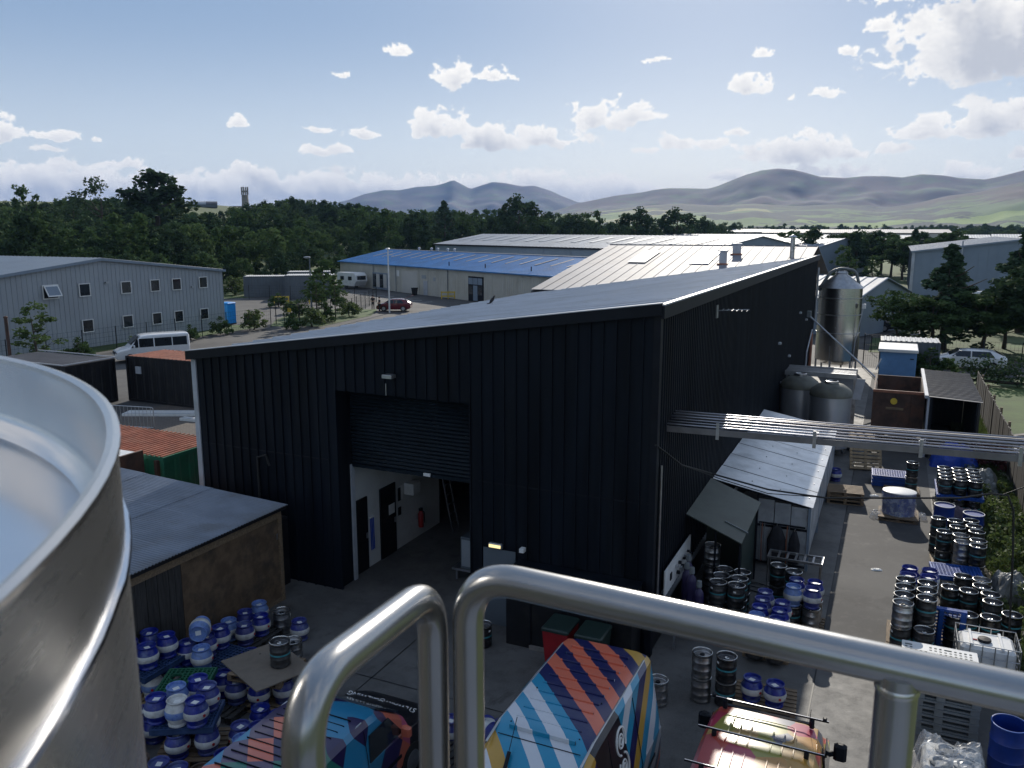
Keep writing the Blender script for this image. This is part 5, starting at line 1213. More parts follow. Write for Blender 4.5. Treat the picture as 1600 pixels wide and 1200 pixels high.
person('person in dark clothes standing left of the red hatchback', -56.6, 83.2, 0.4, 'garment', 'garment')
person('person in dark clothes standing beside the nose of the red hatchback', -54.4, 81.3, 2.4, 'garment', 'black_paint', armf=0.1)

pl = thing('portable_toilet', (-61.5, 64.4, 0), 'bright blue portable toilet beside the grey office block', 'portable toilet')
m = MB(); m.bbox(-62.1, -60.9, 63.8, 65.0, 0.1, 2.05, 0.06); m.build('cabin', 'loo_blue', pl)
m = MB(); m.bbox(-62.15, -60.85, 63.75, 65.05, 2.051, 2.2, 0.08); m.build('roof', 'loo_blue', pl)
m = MB(); m.box(-61.85, -61.15, 63.77, 63.798, 0.2, 1.95); d = m.build('door', 'loo_blue', pl)
m = MB(); m.box(-61.7, -61.6, 63.75, 63.768, 0.7, 1.6); m.build('notice', 'label', d)
m = MB(); m.box(-62.1, -60.9, 63.8, 65.0, 0.0, 0.1); m.build('base', 'black_paint', pl)

lp = thing('lamp_post', (-56, 70.9, 0), 'grey street lamp post with a flat lantern beside the birch', 'lamp post')
m = MB(); m.tube([(-56, 70.9, 0), (-56, 70.9, 1.2), (-56, 70.9, 6.5)], [0.11, 0.09, 0.06], 10); m.build('column', 'container_grey', lp, True)
m = MB(); m.lathe([(0.03, 0), (0.22, 0.06), (0.26, 0.16), (0.16, 0.22), (0.02, 0.24)], 14); m.v = [(-56 - 0.3 + x * 1.6, 70.9 + y, 6.45 + z) for x, y, z in m.v]; m.build('lantern', 'galv', lp, True)
fp = thing('camera_pole', (-52.65, 80.7, 0), 'thin white pole with small fittings at its top by the red car', 'pole')
m = MB(); m.tube([(-52.65, 80.7, 0), (-52.65, 80.7, 7.2)], [0.1, 0.07], 10); m.build('column', 'white', fp, True)
m = MB(); m.bbox(-52.85, -52.45, 80.5, 80.9, 7.2, 7.4, 0.05); m.build('head', 'white', fp)
m = MB(); m.tube([(-52.65, 80.7, 6.6), (-52.0, 80.9, 6.6)], 0.03, 6); m.build('bracket', 'white', fp)
ps = thing('pole', (-49.9, 33.4, 0), 'rusty brown pole at the left edge beside the airy shrub', 'pole')
m = MB(); m.tube([(-49.9, 33.4, 0), (-49.9, 33.4, 4.1)], 0.1, 10); m.build('shaft', 'rust_brown', ps, True)
m = MB(); m.lathe([(0.13, 0), (0.13, 0.06), (0.02, 0.12)], 10, (-49.9, 33.4, 4.1)); m.build('cap', 'rust_brown', ps)
# grey containers beyond the office block
container('storage_container', 'grey container at the wood edge, rear left of three', (-84, 91.5, 0), (0.83, 0.56, 0), 9, 3, 2.9, 'container_grey', 'roof_light', 0.4)
container('storage_container', 'grey container at the wood edge, middle one set back', (-81.5, 98.0, 0), (0.83, 0.56, 0), 6.0, 3, 3.3, 'container_grey', 'roof_light', 0.4)
container('storage_container', 'grey container at the wood edge, front right of three', (-76.6, 91.5, 0), (0.83, 0.56, 0), 6.5, 4, 3.2, 'container_grey', 'roof_light', 0.4)
cv = thing('caravan', (-80.5, 112.5, 0), 'white touring caravan with rounded front parked beside the cream unit', 'caravan', rz=R(-20))
m = MB()
prof = [(-2.6, 0.5), (2.2, 0.5), (2.75, 1.3), (2.6, 2.2), (2.1, 2.6), (-2.3, 2.6), (-2.6, 2.3)]
m.add([(x, -1.1, z) for x, z in prof] + [(x, 1.1, z) for x, z in prof], [tuple(range(7)), tuple(reversed(range(7, 14)))] + [((i + 1) % 7, i, 7 + i, 7 + (i + 1) % 7) for i in range(7)]); m.local('body', 'white', cv)
m = MB(); m.box(2.71, 2.76, -0.8, 0.8, 1.5, 2.1); m.local('front_window', 'glass_dark', cv)
for x in (-1.6, 0.6):
    m = MB(); m.box(x, x + 1.0, -1.13, -1.102, 1.4, 2.0); m.local('side_window', 'glass_dark', cv)
for s in (-1, 1):
    m = MB(); m.cyl((-0.2, s * 0.85, 0.3), (-0.2, s * 1.08, 0.3), 0.3, n=14); m.local('wheel', 'rubber', cv)
m = MB(); m.tube([(2.3, 0, 0.5), (3.6, 0, 0.45)], 0.05, 6); m.local('drawbar', 'galv', cv)
def picnic(label, x, y, rz):
    o = thing('picnic_table', (x, y, 0), label, 'picnic table', 'picnic tables behind the fence', rz)
    for k in range(4): m = MB(); m.box(-0.9, 0.9, -0.36 + 0.185 * k, -0.2 + 0.185 * k, 0.72, 0.76); m.local('table_board', 'wood_dark', o)
    for s in (-0.75, 0.75): m = MB(); m.box(-0.9, 0.9, s - 0.13, s + 0.13, 0.43, 0.47); m.local('bench_board', 'wood_dark', o)
    for s in (-0.65, 0.65):
        m = MB(); m.tube([(s, -0.65, 0), (s, -0.2, 0.72)], 0.04, 5); m.local('leg', 'wood_dark', o); m = MB(); m.tube([(s, 0.65, 0), (s, 0.2, 0.72)], 0.04, 5); m.local('leg', 'wood_dark', o)
        m = MB(); m.box(s - 0.04, s + 0.04, -0.85, 0.85, 0.36, 0.43); m.local('cross_rail', 'wood_dark', o)
picnic('wooden picnic table behind the fence, left of two', -66.6, 82.2, 0.5); picnic('wooden picnic table behind the fence, right of two', -60.5, 78.7, 0.4)
for x, y, lb in ((-71.5, 84.5, 'yellow plastic barrier panel before the front grey container, left of two'), (-67.5, 86.5, 'yellow plastic barrier panel before the front grey container, right of two'), (-56.0, 100.6, 'yellow plastic barrier panel against the cream unit wall')):
    o = thing('plastic_barrier', (x, y, 0), lb, 'barrier', rz=0.55)
    for z in (0.85, 0.3): m = MB(); m.box(-1.0, 1.0, -0.03, 0.03, z, z + 0.18); m.local('rail', 'yellow', o)
    for s in (-0.9, 0, 0.9): m = MB(); m.box(s - 0.06, s + 0.06, -0.025, 0.025, 0.0, 1.05); m.local('upright', 'yellow', o)
wb = thing('wheelie_bin', (-63.0, 103.2, 0), 'dark wheelie bin by the garage door of the cream unit', 'bin')
m = MB(); m.add([(-63.3, 103.1, 0.1), (-62.8, 103.1, 0.1), (-62.8, 103.6, 0.1), (-63.3, 103.6, 0.1), (-63.4, 103.0, 1.1), (-62.7, 103.0, 1.1), (-62.7, 103.7, 1.1), (-63.4, 103.7, 1.1)], [(3, 2, 1, 0), (0, 1, 5, 4), (1, 2, 6, 5), (2, 3, 7, 6), (3, 0, 4, 7)]); m.build('bin_body', 'black_paint', wb)
m = MB(); m.bbox(-63.45, -62.65, 102.95, 103.75, 1.101, 1.18, 0.03); m.build('lid', 'black_trim', wb)
def mesh_fence(label, pts, h, gap, m='bin_green', wires=6, post='black_trim'):
    o = thing('mesh_fence', (*pts[0], 0), label, 'fence'); 
    for (a, b) in zip(pts, pts[1:]):
        a, b = Vector((*a, 0)), Vector((*b, 0)); L = (b - a).length; n = max(1, round(L / gap))
        for k in range(n + 1):
            p = a.lerp(b, k / n); q = MB(); q.cyl(p, p + Vector((0, 0, h)), 0.035, n=6); q.build('post', post, o)
        for k in range(n):
            w = MB(); p, r = a.lerp(b, k / n), a.lerp(b, (k + 1) / n)
            for z in range(wires): zz = Vector((0, 0, 0.15 + (h - 0.2) * z / (wires - 1))); w.cyl(p + zz, r + zz, 0.008, n=3, cap=False)
            q = 10
            for t in range(1, q): w.cyl(p.lerp(r, t / q) + Vector((0, 0, 0.15)), p.lerp(r, t / q) + Vector((0, 0, h - 0.05)), 0.006, n=3, cap=False)
            w.build('mesh_panel', m, o)
mesh_fence('green wire mesh fence along the grass below the office block', [(-55.6, 34), (-55.6, 64)], 2.0, 3.0)
mesh_fence('wire mesh fence around the picnic tables', [(-55.6, 66), (-54.5, 76), (-62, 92), (-80, 88)], 2.0, 3.0)
hd = thing('gate_frame', (-57, 67, 0), 'dark steel gate frame on the path beside the birch', 'gate')
m = MB(); m.tube([(-57, 66.4, 0), (-57, 66.4, 2.0), (-54.8, 67.4, 2.0), (-54.8, 67.4, 0)], 0.05, 6); m.build('frame', 'black_trim', hd)
m = MB(); m.bbox(-55.9, -55.5, 66.9, 67.0, 1.2, 1.6, 0.01); m.build('notice', 'yellow', hd)

# trees and shrubs near the estate road
tree('loose_a', -50.0, 35.3, 5.0, 'small airy shrub tree at the left edge before the office block', w=1.3)
tree('loose_b', -53.0, 68.0, 5.2, 'leafy young tree right of the blue portable toilet', w=1.2)
tree('tall_a', -57.0, 74.6, 6.2, 'young tree beside the street lamp post, rear darker one', w=1.2)
tree('loose_a', -54.2, 72.6, 4.6, 'pale green young tree right of the street lamp post', w=1.3)
for i, (x, y, h, k, lb) in enumerate(((-55.9, 57.5, 1.7, 'bush', 'round green bush on the grass right of the white van'), (-55.6, 61.5, 2.3, 'bush_pale', 'pale green bush on the grass by the portable toilet'), (-55.4, 53.5, 1.4, 'bush', 'low bush behind the white van roof'),
                                     (-54.6, 42.0, 1.7, 'bush', 'dark bush left of the white van'), (-54.8, 38.6, 1.6, 'bush', 'dark bush below the airy shrub tree'), (-52.0, 66.0, 2.2, 'bush_pale', 'bright green bush at the foot of the young tree'), (-60.0, 66.3, 1.2, 'bush_red', 'reddish bush right of the portable toilet'), (-55.2, 47.5, 1.3, 'bush_pale', 'scrubby bush above the white van bonnet'))):
    tree(k, x, y, h, lb, 'bush', name='bush', w=1.1)

# hedge bank and rough grass between road and car park
sheet('grass_strip', 'grass', [(-56.2, 64.5), (-51.5, 66.5), (-53.0, 77.5), (-56.5, 84.0), (-64, 80.5), (-60, 70)], -0.006)
sheet('grass_strip', 'grass', [(-92, 84), (-84, 88.5), (-78, 106), (-86, 116), (-100, 110)], -0.006)
for i, (x, y, h, k, lb) in enumerate(((-53.6, 69.8, 1.8, 'bush', 'bush below the street lamp, first from the road'), (-54.6, 75.8, 1.9, 'bush_pale', 'pale bush right of the two young trees'), (-57.8, 79.6, 1.6, 'bush', 'bush beside the right hand picnic table'), (-59.2, 72.5, 2.0, 'bush', 'bush between street lamp and picnic tables'), (-62.5, 75.5, 1.7, 'bush_pale', 'pale bush left of the right hand picnic table'),
                                     (-52.4, 63.4, 1.5, 'bush', 'low bush at the road corner near the gate frame'), (-69.5, 81.5, 1.8, 'bush', 'bush left of the left hand picnic table'), (-83.0, 100.0, 3.0, 'bush', 'large bush left of the grey containers'), (-88.0, 94.0, 3.2, 'bush_pale', 'large pale bush at the wood edge beyond the office block'))):
    tree(k, x, y, h, lb, 'bush', name='bush', w=1.25)

# ------------------------------------------------------------------ casks, kegs, pallets, trays
def lathe_mesh(name, prof, m, n=22): b = MB(); b.lathe(prof, n, cap=False); return b.mesh(name, m, True)
CASK_BODY = [(0.168, 0.0), (0.178, 0.012), (0.178, 0.03), (0.16, 0.055), (0.186, 0.11), (0.214, 0.17), (0.224, 0.24), (0.214, 0.31), (0.186, 0.37), (0.16, 0.425), (0.176, 0.45), (0.18, 0.47), (0.172, 0.48), (0.16, 0.472), (0.152, 0.43), (0.1, 0.422), (0.0, 0.42)]
CASK = {}
for key, bm_, wm_ in (('blue', 'cask_blue', 'cask_white'), ('pale', 'cask_pale', 'cask_white'), ('brown', 'cask_brown', 'cask_brown'), ('white', 'cask_white', 'cask_pale')):
    t_ = MB(); t_.poly([(-0.05, -0.07, 0.426), (0.06, -0.04, 0.426), (0.04, 0.06, 0.426), (-0.07, 0.03, 0.426)], 0.003)
    u_ = MB(); u_.cyl((0.215, 0, 0.24), (0.237, 0, 0.24), 0.026, n=10)
    CASK[key] = [('body', lathe_mesh('cask_body', CASK_BODY, bm_)), ('band', lathe_mesh('cask_band', [(0.2155, 0.175), (0.2185, 0.18), (0.2275, 0.24), (0.2185, 0.30), (0.2155, 0.305)], wm_)),
                 ('top_tag', t_.mesh('top_tag', 'label')), ('bung', u_.mesh('bung', 'red'))]
KEG_BODY = [(0.17, 0.0), (0.2, 0.01), (0.205, 0.02), (0.205, 0.06), (0.197, 0.075), (0.2, 0.1), (0.2, 0.16), (0.207, 0.175), (0.207, 0.19), (0.2, 0.2), (0.2, 0.33), (0.207, 0.345), (0.207, 0.36), (0.2, 0.37), (0.2, 0.44), (0.195, 0.46), (0.203, 0.475), (0.203, 0.512)]
KEG_RIM = [(0.203, 0.5), (0.2095, 0.513), (0.207, 0.527), (0.198, 0.531), (0.191, 0.524), (0.19, 0.512)]
KEG_HEAD = [(0.1905, 0.512), (0.19, 0.45), (0.18, 0.44), (0.12, 0.452), (0.0, 0.458)]
KEG = {}
for key, bm_, band_ in (('black', 'keg_black', 'teal'), ('steel', 'steel_dull', None)):
    v_ = MB(); v_.lathe([(0.05, 0.455), (0.05, 0.475), (0.035, 0.482), (0.012, 0.475), (0, 0.475)], 12)
    parts = [('body', lathe_mesh('keg_body', KEG_BODY, bm_)), ('rim', lathe_mesh('keg_rim', KEG_RIM, 'steel')), ('head', lathe_mesh('keg_head', KEG_HEAD, 'keg_head' if key == 'black' else 'steel_dull')), ('valve', v_.mesh('valve', 'steel' if key == 'black' else 'black_trim', True))]
    if band_: parts.append(('band', lathe_mesh('keg_band', [(0.2005, 0.255), (0.2035, 0.257), (0.2035, 0.287), (0.2005, 0.289)], band_)))
    lb_ = MB(); lb_.obox((0.2, -0.03, 0.39), (0.008, 0, 0), (0, 0.06, 0), (0, 0, 0.04)); parts.append(('tag', lb_.mesh('tag', 'label')))
    KEG[key] = parts
USED = set()
def place(parts, name, x, y, z, label, cat, group, rz=None, rot=None):
    r = rot if rot else (0, 0, RND.uniform(0, 6.28) if rz is None else rz)
    o = thing(name, (x, y, z), label, cat, group, rot=r)
    for nm, me in parts: inst(nm, me, o)
    return o
CN = {'blue': 'blue white-banded cask', 'pale': 'faded pale blue cask', 'brown': 'brown cask', 'white': 'whitish blue-banded cask'}
KN = {'black': 'black teal-banded keg', 'steel': 'bare steel keg'}
def cask(key, x, y, z, where, group, **kw): return place(CASK[key], 'cask', x, y, z, CN[key] + ' ' + where, 'cask', group, **kw)
def keg(key, x, y, z, where, group, **kw): return place(KEG[key], 'keg', x, y, z, KN[key] + ' ' + where, 'keg', group, **kw)

def pallet(label, x, y, rz=0.0, z=0.0, L=1.2, W=1.0, m='wood', tilt=None):
    o = thing('pallet', (x, y, z), label, 'pallet', 'wooden pallets in the yard', rz=rz, rot=tilt)
    key = (L, W, m)
    if key not in PAL:
        a = MB(); a.box(-L / 2, L / 2, -0.05, 0.05, 0, 0.022); b = MB(); b.box(-0.05, 0.05, -W / 2, W / 2, 0, 0.02); c = MB(); c.box(-0.05, 0.05, -0.07, 0.07, 0, 0.08)
        PAL[key] = (a.mesh('deck_board', m), b.mesh('stringer', m), c.mesh('block', m))
    a, b, c = PAL[key]
    for k in range(7): inst('deck_board', a, o, (0, -W / 2 + 0.05 + (W - 0.1) * k / 6, 0.122))
    for k in (-1, 0, 1):
        inst('stringer', b, o, (k * (L / 2 - 0.05), 0, 0.102)); inst('base_board', a, o, (0, k * (W / 2 - 0.05), 0.0))
        for q in (-1, 0, 1): inst('block', c, o, (k * (L / 2 - 0.05), q * (W / 2 - 0.07), 0.022))
    return o
PAL = {}
def tray_mesh(name, m, L, W, t=0.12, holes=False):
    b = MB(); b.box(-L / 2, L / 2, -W / 2, -W / 2 + 0.04, 0, t); b.box(-L / 2, L / 2, W / 2 - 0.04, W / 2, 0, t); b.box(-L / 2, -L / 2 + 0.04, -W / 2 + 0.04, W / 2 - 0.04, 0, t); b.box(L / 2 - 0.04, L / 2, -W / 2 + 0.04, W / 2 - 0.04, 0, t)
    nx, ny = (14, 11)
    hx = [(-L / 4, -W / 4), (L / 4, -W / 4), (-L / 4, W / 4), (L / 4, W / 4), (0, 0)] if holes else []
    for k in range(1, nx):
        x = -L / 2 + L * k / nx
        for j in range(ny):
            y0, y1 = -W / 2 + W * j / ny, -W / 2 + W * (j + 1) / ny
            if any(math.hypot(x - a, (y0 + y1) / 2 - c) < 0.13 for a, c in hx): continue
            b.box(x - 0.012, x + 0.012, y0, y1, t * 0.5, t - 0.006)
    for k in range(1, ny):
        y = -W / 2 + W * k / ny
        for j in range(nx):
            x0, x1 = -L / 2 + L * j / nx, -L / 2 + L * (j + 1) / nx
            if any(math.hypot((x0 + x1) / 2 - a, y - c) < 0.13 for a, c in hx): continue
            b.box(x0, x1, y - 0.012, y + 0.012, t * 0.5, t - 0.003)
    for a, c in hx:
        n = 16
        for i in range(n):
            q0, q1 = 2 * PI * i / n, 2 * PI * (i + 1) / n
            b.add([(a + r * math.cos(q), c + r * math.sin(q), z) for z in (t * 0.4, t) for r in (0.115, 0.14) for q in (q0, q1)], [(0, 1, 5, 4), (3, 2, 6, 7), (4, 5, 7, 6)])
    return b.mesh(name, m)
TRAYM = {}
def tray(label, x, y, z, rz=0.0, m='tray_blue', L=1.2, W=1.0, holes=False, tilt=None):
    if (m, L, W, holes) not in TRAYM:
        r_ = MB()
        for k in (-1, 0, 1): r_.box(-L / 2 + 0.02, L / 2 - 0.02, k * (W / 2 - 0.08) - 0.04, k * (W / 2 - 0.08) + 0.04, -0.04, 0.0)
        TRAYM[(m, L, W, holes)] = (tray_mesh('lattice_deck', m, L, W, 0.1, holes), r_.mesh('runner', m))
    o = thing('plastic_tray', (x, y, z), label, 'plastic pallet', 'plastic trays between the casks and kegs', rz=rz, rot=tilt); d, r_ = TRAYM[(m, L, W, holes)]
    inst('lattice_deck', d, o, (0, 0, 0.04)); inst('runner', r_, o, (0, 0, 0.04)); return o

# --- cask store before the timber shed
G1 = 'casks stored before the timber shed'
pallet('pale wooden pallet under the two tier cask stack at the left', -13.35, 11.2, R(90), m='wood_pale')
for i, (x, y, k, w) in enumerate(((-13.58, 11.45, 'blue', 'rear left'), (-13.12, 11.5, 'blue', 'rear right'), (-13.55, 10.95, 'blue', 'front left'), (-13.1, 10.98, 'white', 'front right'))):
    cask(k, x, y, 0.145, 'in the lower tier of the leftmost stack, ' + w, G1)
tray('blue lattice tray between the two tiers of the leftmost cask stack', -13.36, 11.2, 0.626, R(90), 'tray_dull')
for i, (x, y, w) in enumerate(((-13.6, 11.42, 'rear left'), (-13.17, 11.47, 'rear right'), (-13.17, 10.97, 'front right'), (-13.62, 10.93, 'front left'))):
    cask('blue', x, y, 0.767, 'in the upper tier of the leftmost stack, ' + w, G1)
tray('dull blue lattice tray carrying casks against the board wall', -12.62, 12.15, 0.34, R(90), 'tray_dull', 1.3, 1.0)
pallet('dark pallet under the dull blue tray by the board wall', -12.62, 12.15, R(90), m='wood_dark')
for k, (x, y, key, w) in enumerate(((-12.98, 11.82, 'blue', 'standing on the dull blue tray, left'), (-12.52, 11.76, 'pale', 'standing on the dull blue tray, front'), (-12.82, 12.2, 'blue', 'standing on the dull blue tray under the lying cask'), (-12.84, 12.62, 'blue', 'standing on the dull blue tray, rear'))):
    cask(key, x, y, 0.481, w, G1)
tb = thing('tray_stack', (-12.62, 12.15, 0.144), 'stack of three dull blue trays under the standing casks', 'plastic pallet')
for k in range(3):
    m_ = MB(); z_ = 0.144 + 0.065 * k
    m_.box(-13.1, -12.14, 11.52, 12.78, z_ + 0.035, z_ + 0.063)
    for q in (-13.06, -12.66, -12.24): m_.box(q, q + 0.1, 11.54, 12.76, z_, z_ + 0.034)
    m_.build('layer', 'tray_dull', tb)
cask('pale', -12.95, 12.24, 1.19, 'lying on its side on top of the other casks', G1, rot=(R(92), 0.12, R(35)))
pallet('dark pallet under the casks by the plywood wall', -13.1, 13.8, R(90), m='wood_dark')
for (x, y, key, w) in ((-13.4, 13.45, 'pale', 'beside the plywood wall, front left'), (-13.37, 13.95, 'blue', 'beside the plywood wall, rear left'), (-12.93, 13.45, 'blue', 'beside the plywood wall, front right'), (-12.9, 13.95, 'blue', 'beside the plywood wall, rear right'), (-13.38, 14.45, 'pale', 'farthest back beside the plywood wall')):
    cask(key, x, y, 0.145, w, G1)
keg('steel', -12.75, 14.5, 0.0, 'small and dark beside the farthest casks at the plywood wall', G1)
cask('blue', -12.1, 14.35, 0.0, 'standing alone on the concrete right of the steel kegs', G1)
for (x, y, w) in ((-11.85, 12.6, 'front left of the five by the board'), (-11.7, 13.0, 'middle left of the five by the board'), (-11.55, 13.45, 'rear of the five by the board'), (-11.35, 12.9, 'right of the five by the board'), (-11.5, 12.42, 'front right of the five by the board, half under the board')):
    keg('steel', x, y, 0.0, w, 'steel kegs by the brown board')
cask('blue', -12.15, 12.75, 0.0, 'standing on the concrete between dull tray and steel kegs', G1)
cask('blue', -11.98, 12.15, 0.0, 'standing on the concrete right of the dull blue tray', G1)
pallet('wooden pallet standing on casks under the brown board', -11.0, 12.0, R(8), 0.0, m='wood_pale')
for (x, y, w) in ((-11.35, 11.78, 'left'), (-10.9, 11.62, 'middle'), (-10.55, 11.95, 'right')): cask('blue', x, y, 0.145, 'in the lower tier under the brown board, ' + w, G1)
pallet('second wooden pallet between the tiers under the brown board', -11.0, 12.0, R(8), 0.627, m='wood')
bd = thing('board', (-11.0, 12.0, 0.775), 'brown sheet of board lying flat on the stacked pallets', 'board', rz=R(-22))
m = MB(); m.bbox(-0.78, 0.78, -0.62, 0.62, 0.0, 0.025, 0.003); m.local('sheet', 'board', bd)
m = MB(); m.cyl((-0.5, 0.1, 0.0251), (-0.5, 0.1, 0.028), 0.02, n=8); m.local('knot', 'wood_dark', bd)
keg('black', -10.75, 12.12, 0.801, 'standing on the brown board', 'casks stored before the timber shed')
for (x, y, w) in ((-11.83, 11.62, 'left of two before the green tray'), (-11.4, 11.52, 'right of two before the green tray')): cask('blue', x, y, 0.145, w, G1)
pallet('dark pallet under the two casks before the green tray', -11.62, 11.55, R(95), m='wood_dark')
tray('green lattice tray with five round holes on top of casks', -12.0, 10.75, 0.63, R(118), 'tray_green', 1.3, 0.95, True)
for (x, y, w) in ((-12.35, 10.9, 'rear left'), (-11.95, 11.1, 'rear right'), (-12.0, 10.35, 'front left'), (-11.65, 10.65, 'front right')): cask('blue', x, y, 0.145, 'half hidden under the green tray, ' + w, G1)
pallet('wooden pallet under the green tray casks', -12.0, 10.75, R(28), m='wood')
tray('blue tray between the tiers of the nearest cask stack', -11.15, 10.05, 0.626, R(30), 'tray_dull', 1.1, 0.9)
for (x, y, w) in ((-11.5, 10.15, 'far left'), (-11.1, 9.72, 'near left'), (-10.72, 10.05, 'near right'), (-11.12, 10.48, 'far right')): cask('blue', x, y, 0.145, 'in the lower tier of the nearest stack, ' + w, G1)
pallet('wooden pallet under the nearest cask stack', -11.1, 10.1, R(30), m='wood')
for (x, y, key, w) in ((-11.45, 10.1, 'pale', 'left'), (-11.1, 9.78, 'white', 'front'), (-10.95, 10.35, 'blue', 'right'), (-11.5, 9.68, 'blue', 'far left'), (-10.78, 9.9, 'blue', 'near right'), (-11.3, 10.48, 'blue', 'rear')): cask(key, x, y, 0.767, 'in the upper tier of the nearest stack, ' + w, G1)
for (x, y, key, w) in ((-10.4, 10.55, 'blue', 'on the ground right of the nearest stack, rear'), (-10.08, 10.25, 'pale', 'on the ground right of the nearest stack, middle'), (-10.08, 10.68, 'blue', 'on the ground between stack and dark van, rear'), (-9.7, 10.55, 'blue', 'on the ground beside the dark van bonnet'), (-10.05, 9.78, 'blue', 'largest in view beside the dark van'),
                        (-11.3, 9.05, 'brown', 'at the bottom edge beside the steel tank'), (-10.9, 9.12, 'blue', 'at the bottom edge, left of two'), (-10.5, 9.15, 'blue', 'at the bottom edge, right of two'), (-10.1, 9.28, 'brown', 'at the bottom edge beside the dark van')):
    cask(key, x, y, 0.0, w, G1)
# extra casks filling the floor round the nearest stack
for (x, y, key, w) in ((-9.62, 10.12, 'blue', 'second row beside the dark van, rear'), (-9.66, 9.66, 'blue', 'second row beside the dark van, middle'), (-9.25, 10.32, 'blue', 'touching the dark van flank, rear'), (-9.24, 9.86, 'blue', 'touching the dark van flank, middle'), (-9.27, 9.4, 'blue', 'touching the dark van flank, front'),
                        (-10.32, 12.9, 'blue', 'standing before the short steel channel'), (-10.45, 11.15, 'blue', 'between brown board and dark van, left'), (-10.0, 11.15, 'blue', 'between brown board and dark van, right'), (-9.6, 11.05, 'blue', 'by the dark van bonnet corner'), (-12.35, 9.75, 'blue', 'behind the steel tank edge, rear'), (-12.3, 9.3, 'blue', 'behind the steel tank edge, front'), (-11.85, 9.25, 'blue', 'left of the brown one at the bottom edge'), (-9.7, 9.2, 'blue', 'last at the bottom edge beside the van')):
    cask(key, x, y, 0.0, w, G1)
for (x, y, w) in ((-12.05, 10.05, 'right'), (-12.45, 10.15, 'left')): cask('blue', x, y, 0.0, 'beside the steel tank before the green tray, ' + w, G1)
ch = thing('channel_section', (-10.6, 13.05, 0), 'short dark steel channel lying beside the brown board', 'steel channel', rz=R(-25))
m = MB(); m.box(-0.5, 0.5, -0.08, 0.08, 0, 0.02); m.box(-0.5, 0.5, -0.08, -0.06, 0.02, 0.12); m.box(-0.5, 0.5, 0.06, 0.08, 0.02, 0.12); m.local('bar', 'black_paint', ch)

# --- casks, bins beside the striped van
G2 = 'casks lying beside the striped van'
pallet('dark pallet between railing and striped van', -6.6, 11.9, R(70), m='wood_dark')
cask('blue', -6.95, 12.35, 0.0, 'standing behind the railing post', G2)
cask('blue', -6.15, 11.75, 0.0, 'standing below the lying casks', G2)
cask('blue', -6.2, 12.0, 0.7, 'lying on its side, nearest of three', G2, rot=(R(90), 0, R(75)))
cask('blue', -6.45, 12.85, 0.23, 'lying on its side, rear left of three', G2, rot=(R(90), 0, R(30)))
cask('blue', -5.85, 12.95, 0.23, 'lying on its side, rear right of three', G2, rot=(R(90), 0, R(-60)))
cask('blue', -6.25, 12.25, 0.0, 'standing under the nearest lying cask', G2)
keg('black', -8.05, 15.9, 0.0, 'standing alone by the black entrance box', 'kegs by the entrance box')
def bin_(name, label, x, y, m, lid):
    o = thing(name, (x, y, 0), label, 'bin', 'wheelie bins by the entrance')
    b = MB(); b.add([(-0.24, -0.27, 0.08), (0.24, -0.27, 0.08), (0.24, 0.27, 0.08), (-0.24, 0.27, 0.08), (-0.29, -0.36, 1.0), (0.29, -0.36, 1.0), (0.29, 0.36, 1.0), (-0.29, 0.36, 1.0)], [(3, 2, 1, 0), (4, 5, 6, 7), (0, 1, 5, 4), (1, 2, 6, 5), (2, 3, 7, 6), (3, 0, 4, 7)]); b.local('bin_body', m, o)
    b = MB(); b.bbox(-0.31, 0.31, -0.4, 0.38, 1.001, 1.08, 0.03); b.local('lid', lid, o)
    for s in (-1, 1): b = MB(); b.cyl((s * 0.25, 0.28, 0.1), (s * 0.31, 0.28, 0.1), 0.1, n=12); b.local('wheel', 'rubber', o)
    b = MB(); b.tube([(-0.25, 0.42, 0.95), (0.25, 0.42, 0.95)], 0.02, 6); b.local('handle', lid, o)
bin_('wheelie_bin', 'red wheelie bin with dark lid beside the black entrance box', -6.05, 15.7, 'bin_red', 'bin_green'); bin_('wheelie_bin', 'dark green wheelie bin right of the red one', -5.3, 15.7, 'bin_green', 'bin_green')
# --- kegs in front of the corner
G3 = 'kegs by the corner of the black warehouse'
keg('steel', -3.75, 15.25, 0.0, 'standing alone right of the striped van', G3); keg('steel', -4.3, 15.15, 0.0, 'half hidden behind the striped van', G3)
for k in (0, 1): keg('steel', -2.98, 15.75, 0.531 * k, ('lower' if k == 0 else 'upper') + ' of two stacked below the railing', G3); keg('black', -2.5, 15.8, 0.531 * k, ('lower' if k == 0 else 'upper') + ' of two stacked below the railing', G3)
pallet('wooden pallet with two casks below the railing', -1.75, 16.15, R(4))
for k, (x, y, w) in enumerate(((-2.0, 15.95, 'left of two on the pallet below the railing'), (-1.55, 15.92, 'right of two on the pallet below the railing'))): cask('blue', x, y, 0.145, w, G3)
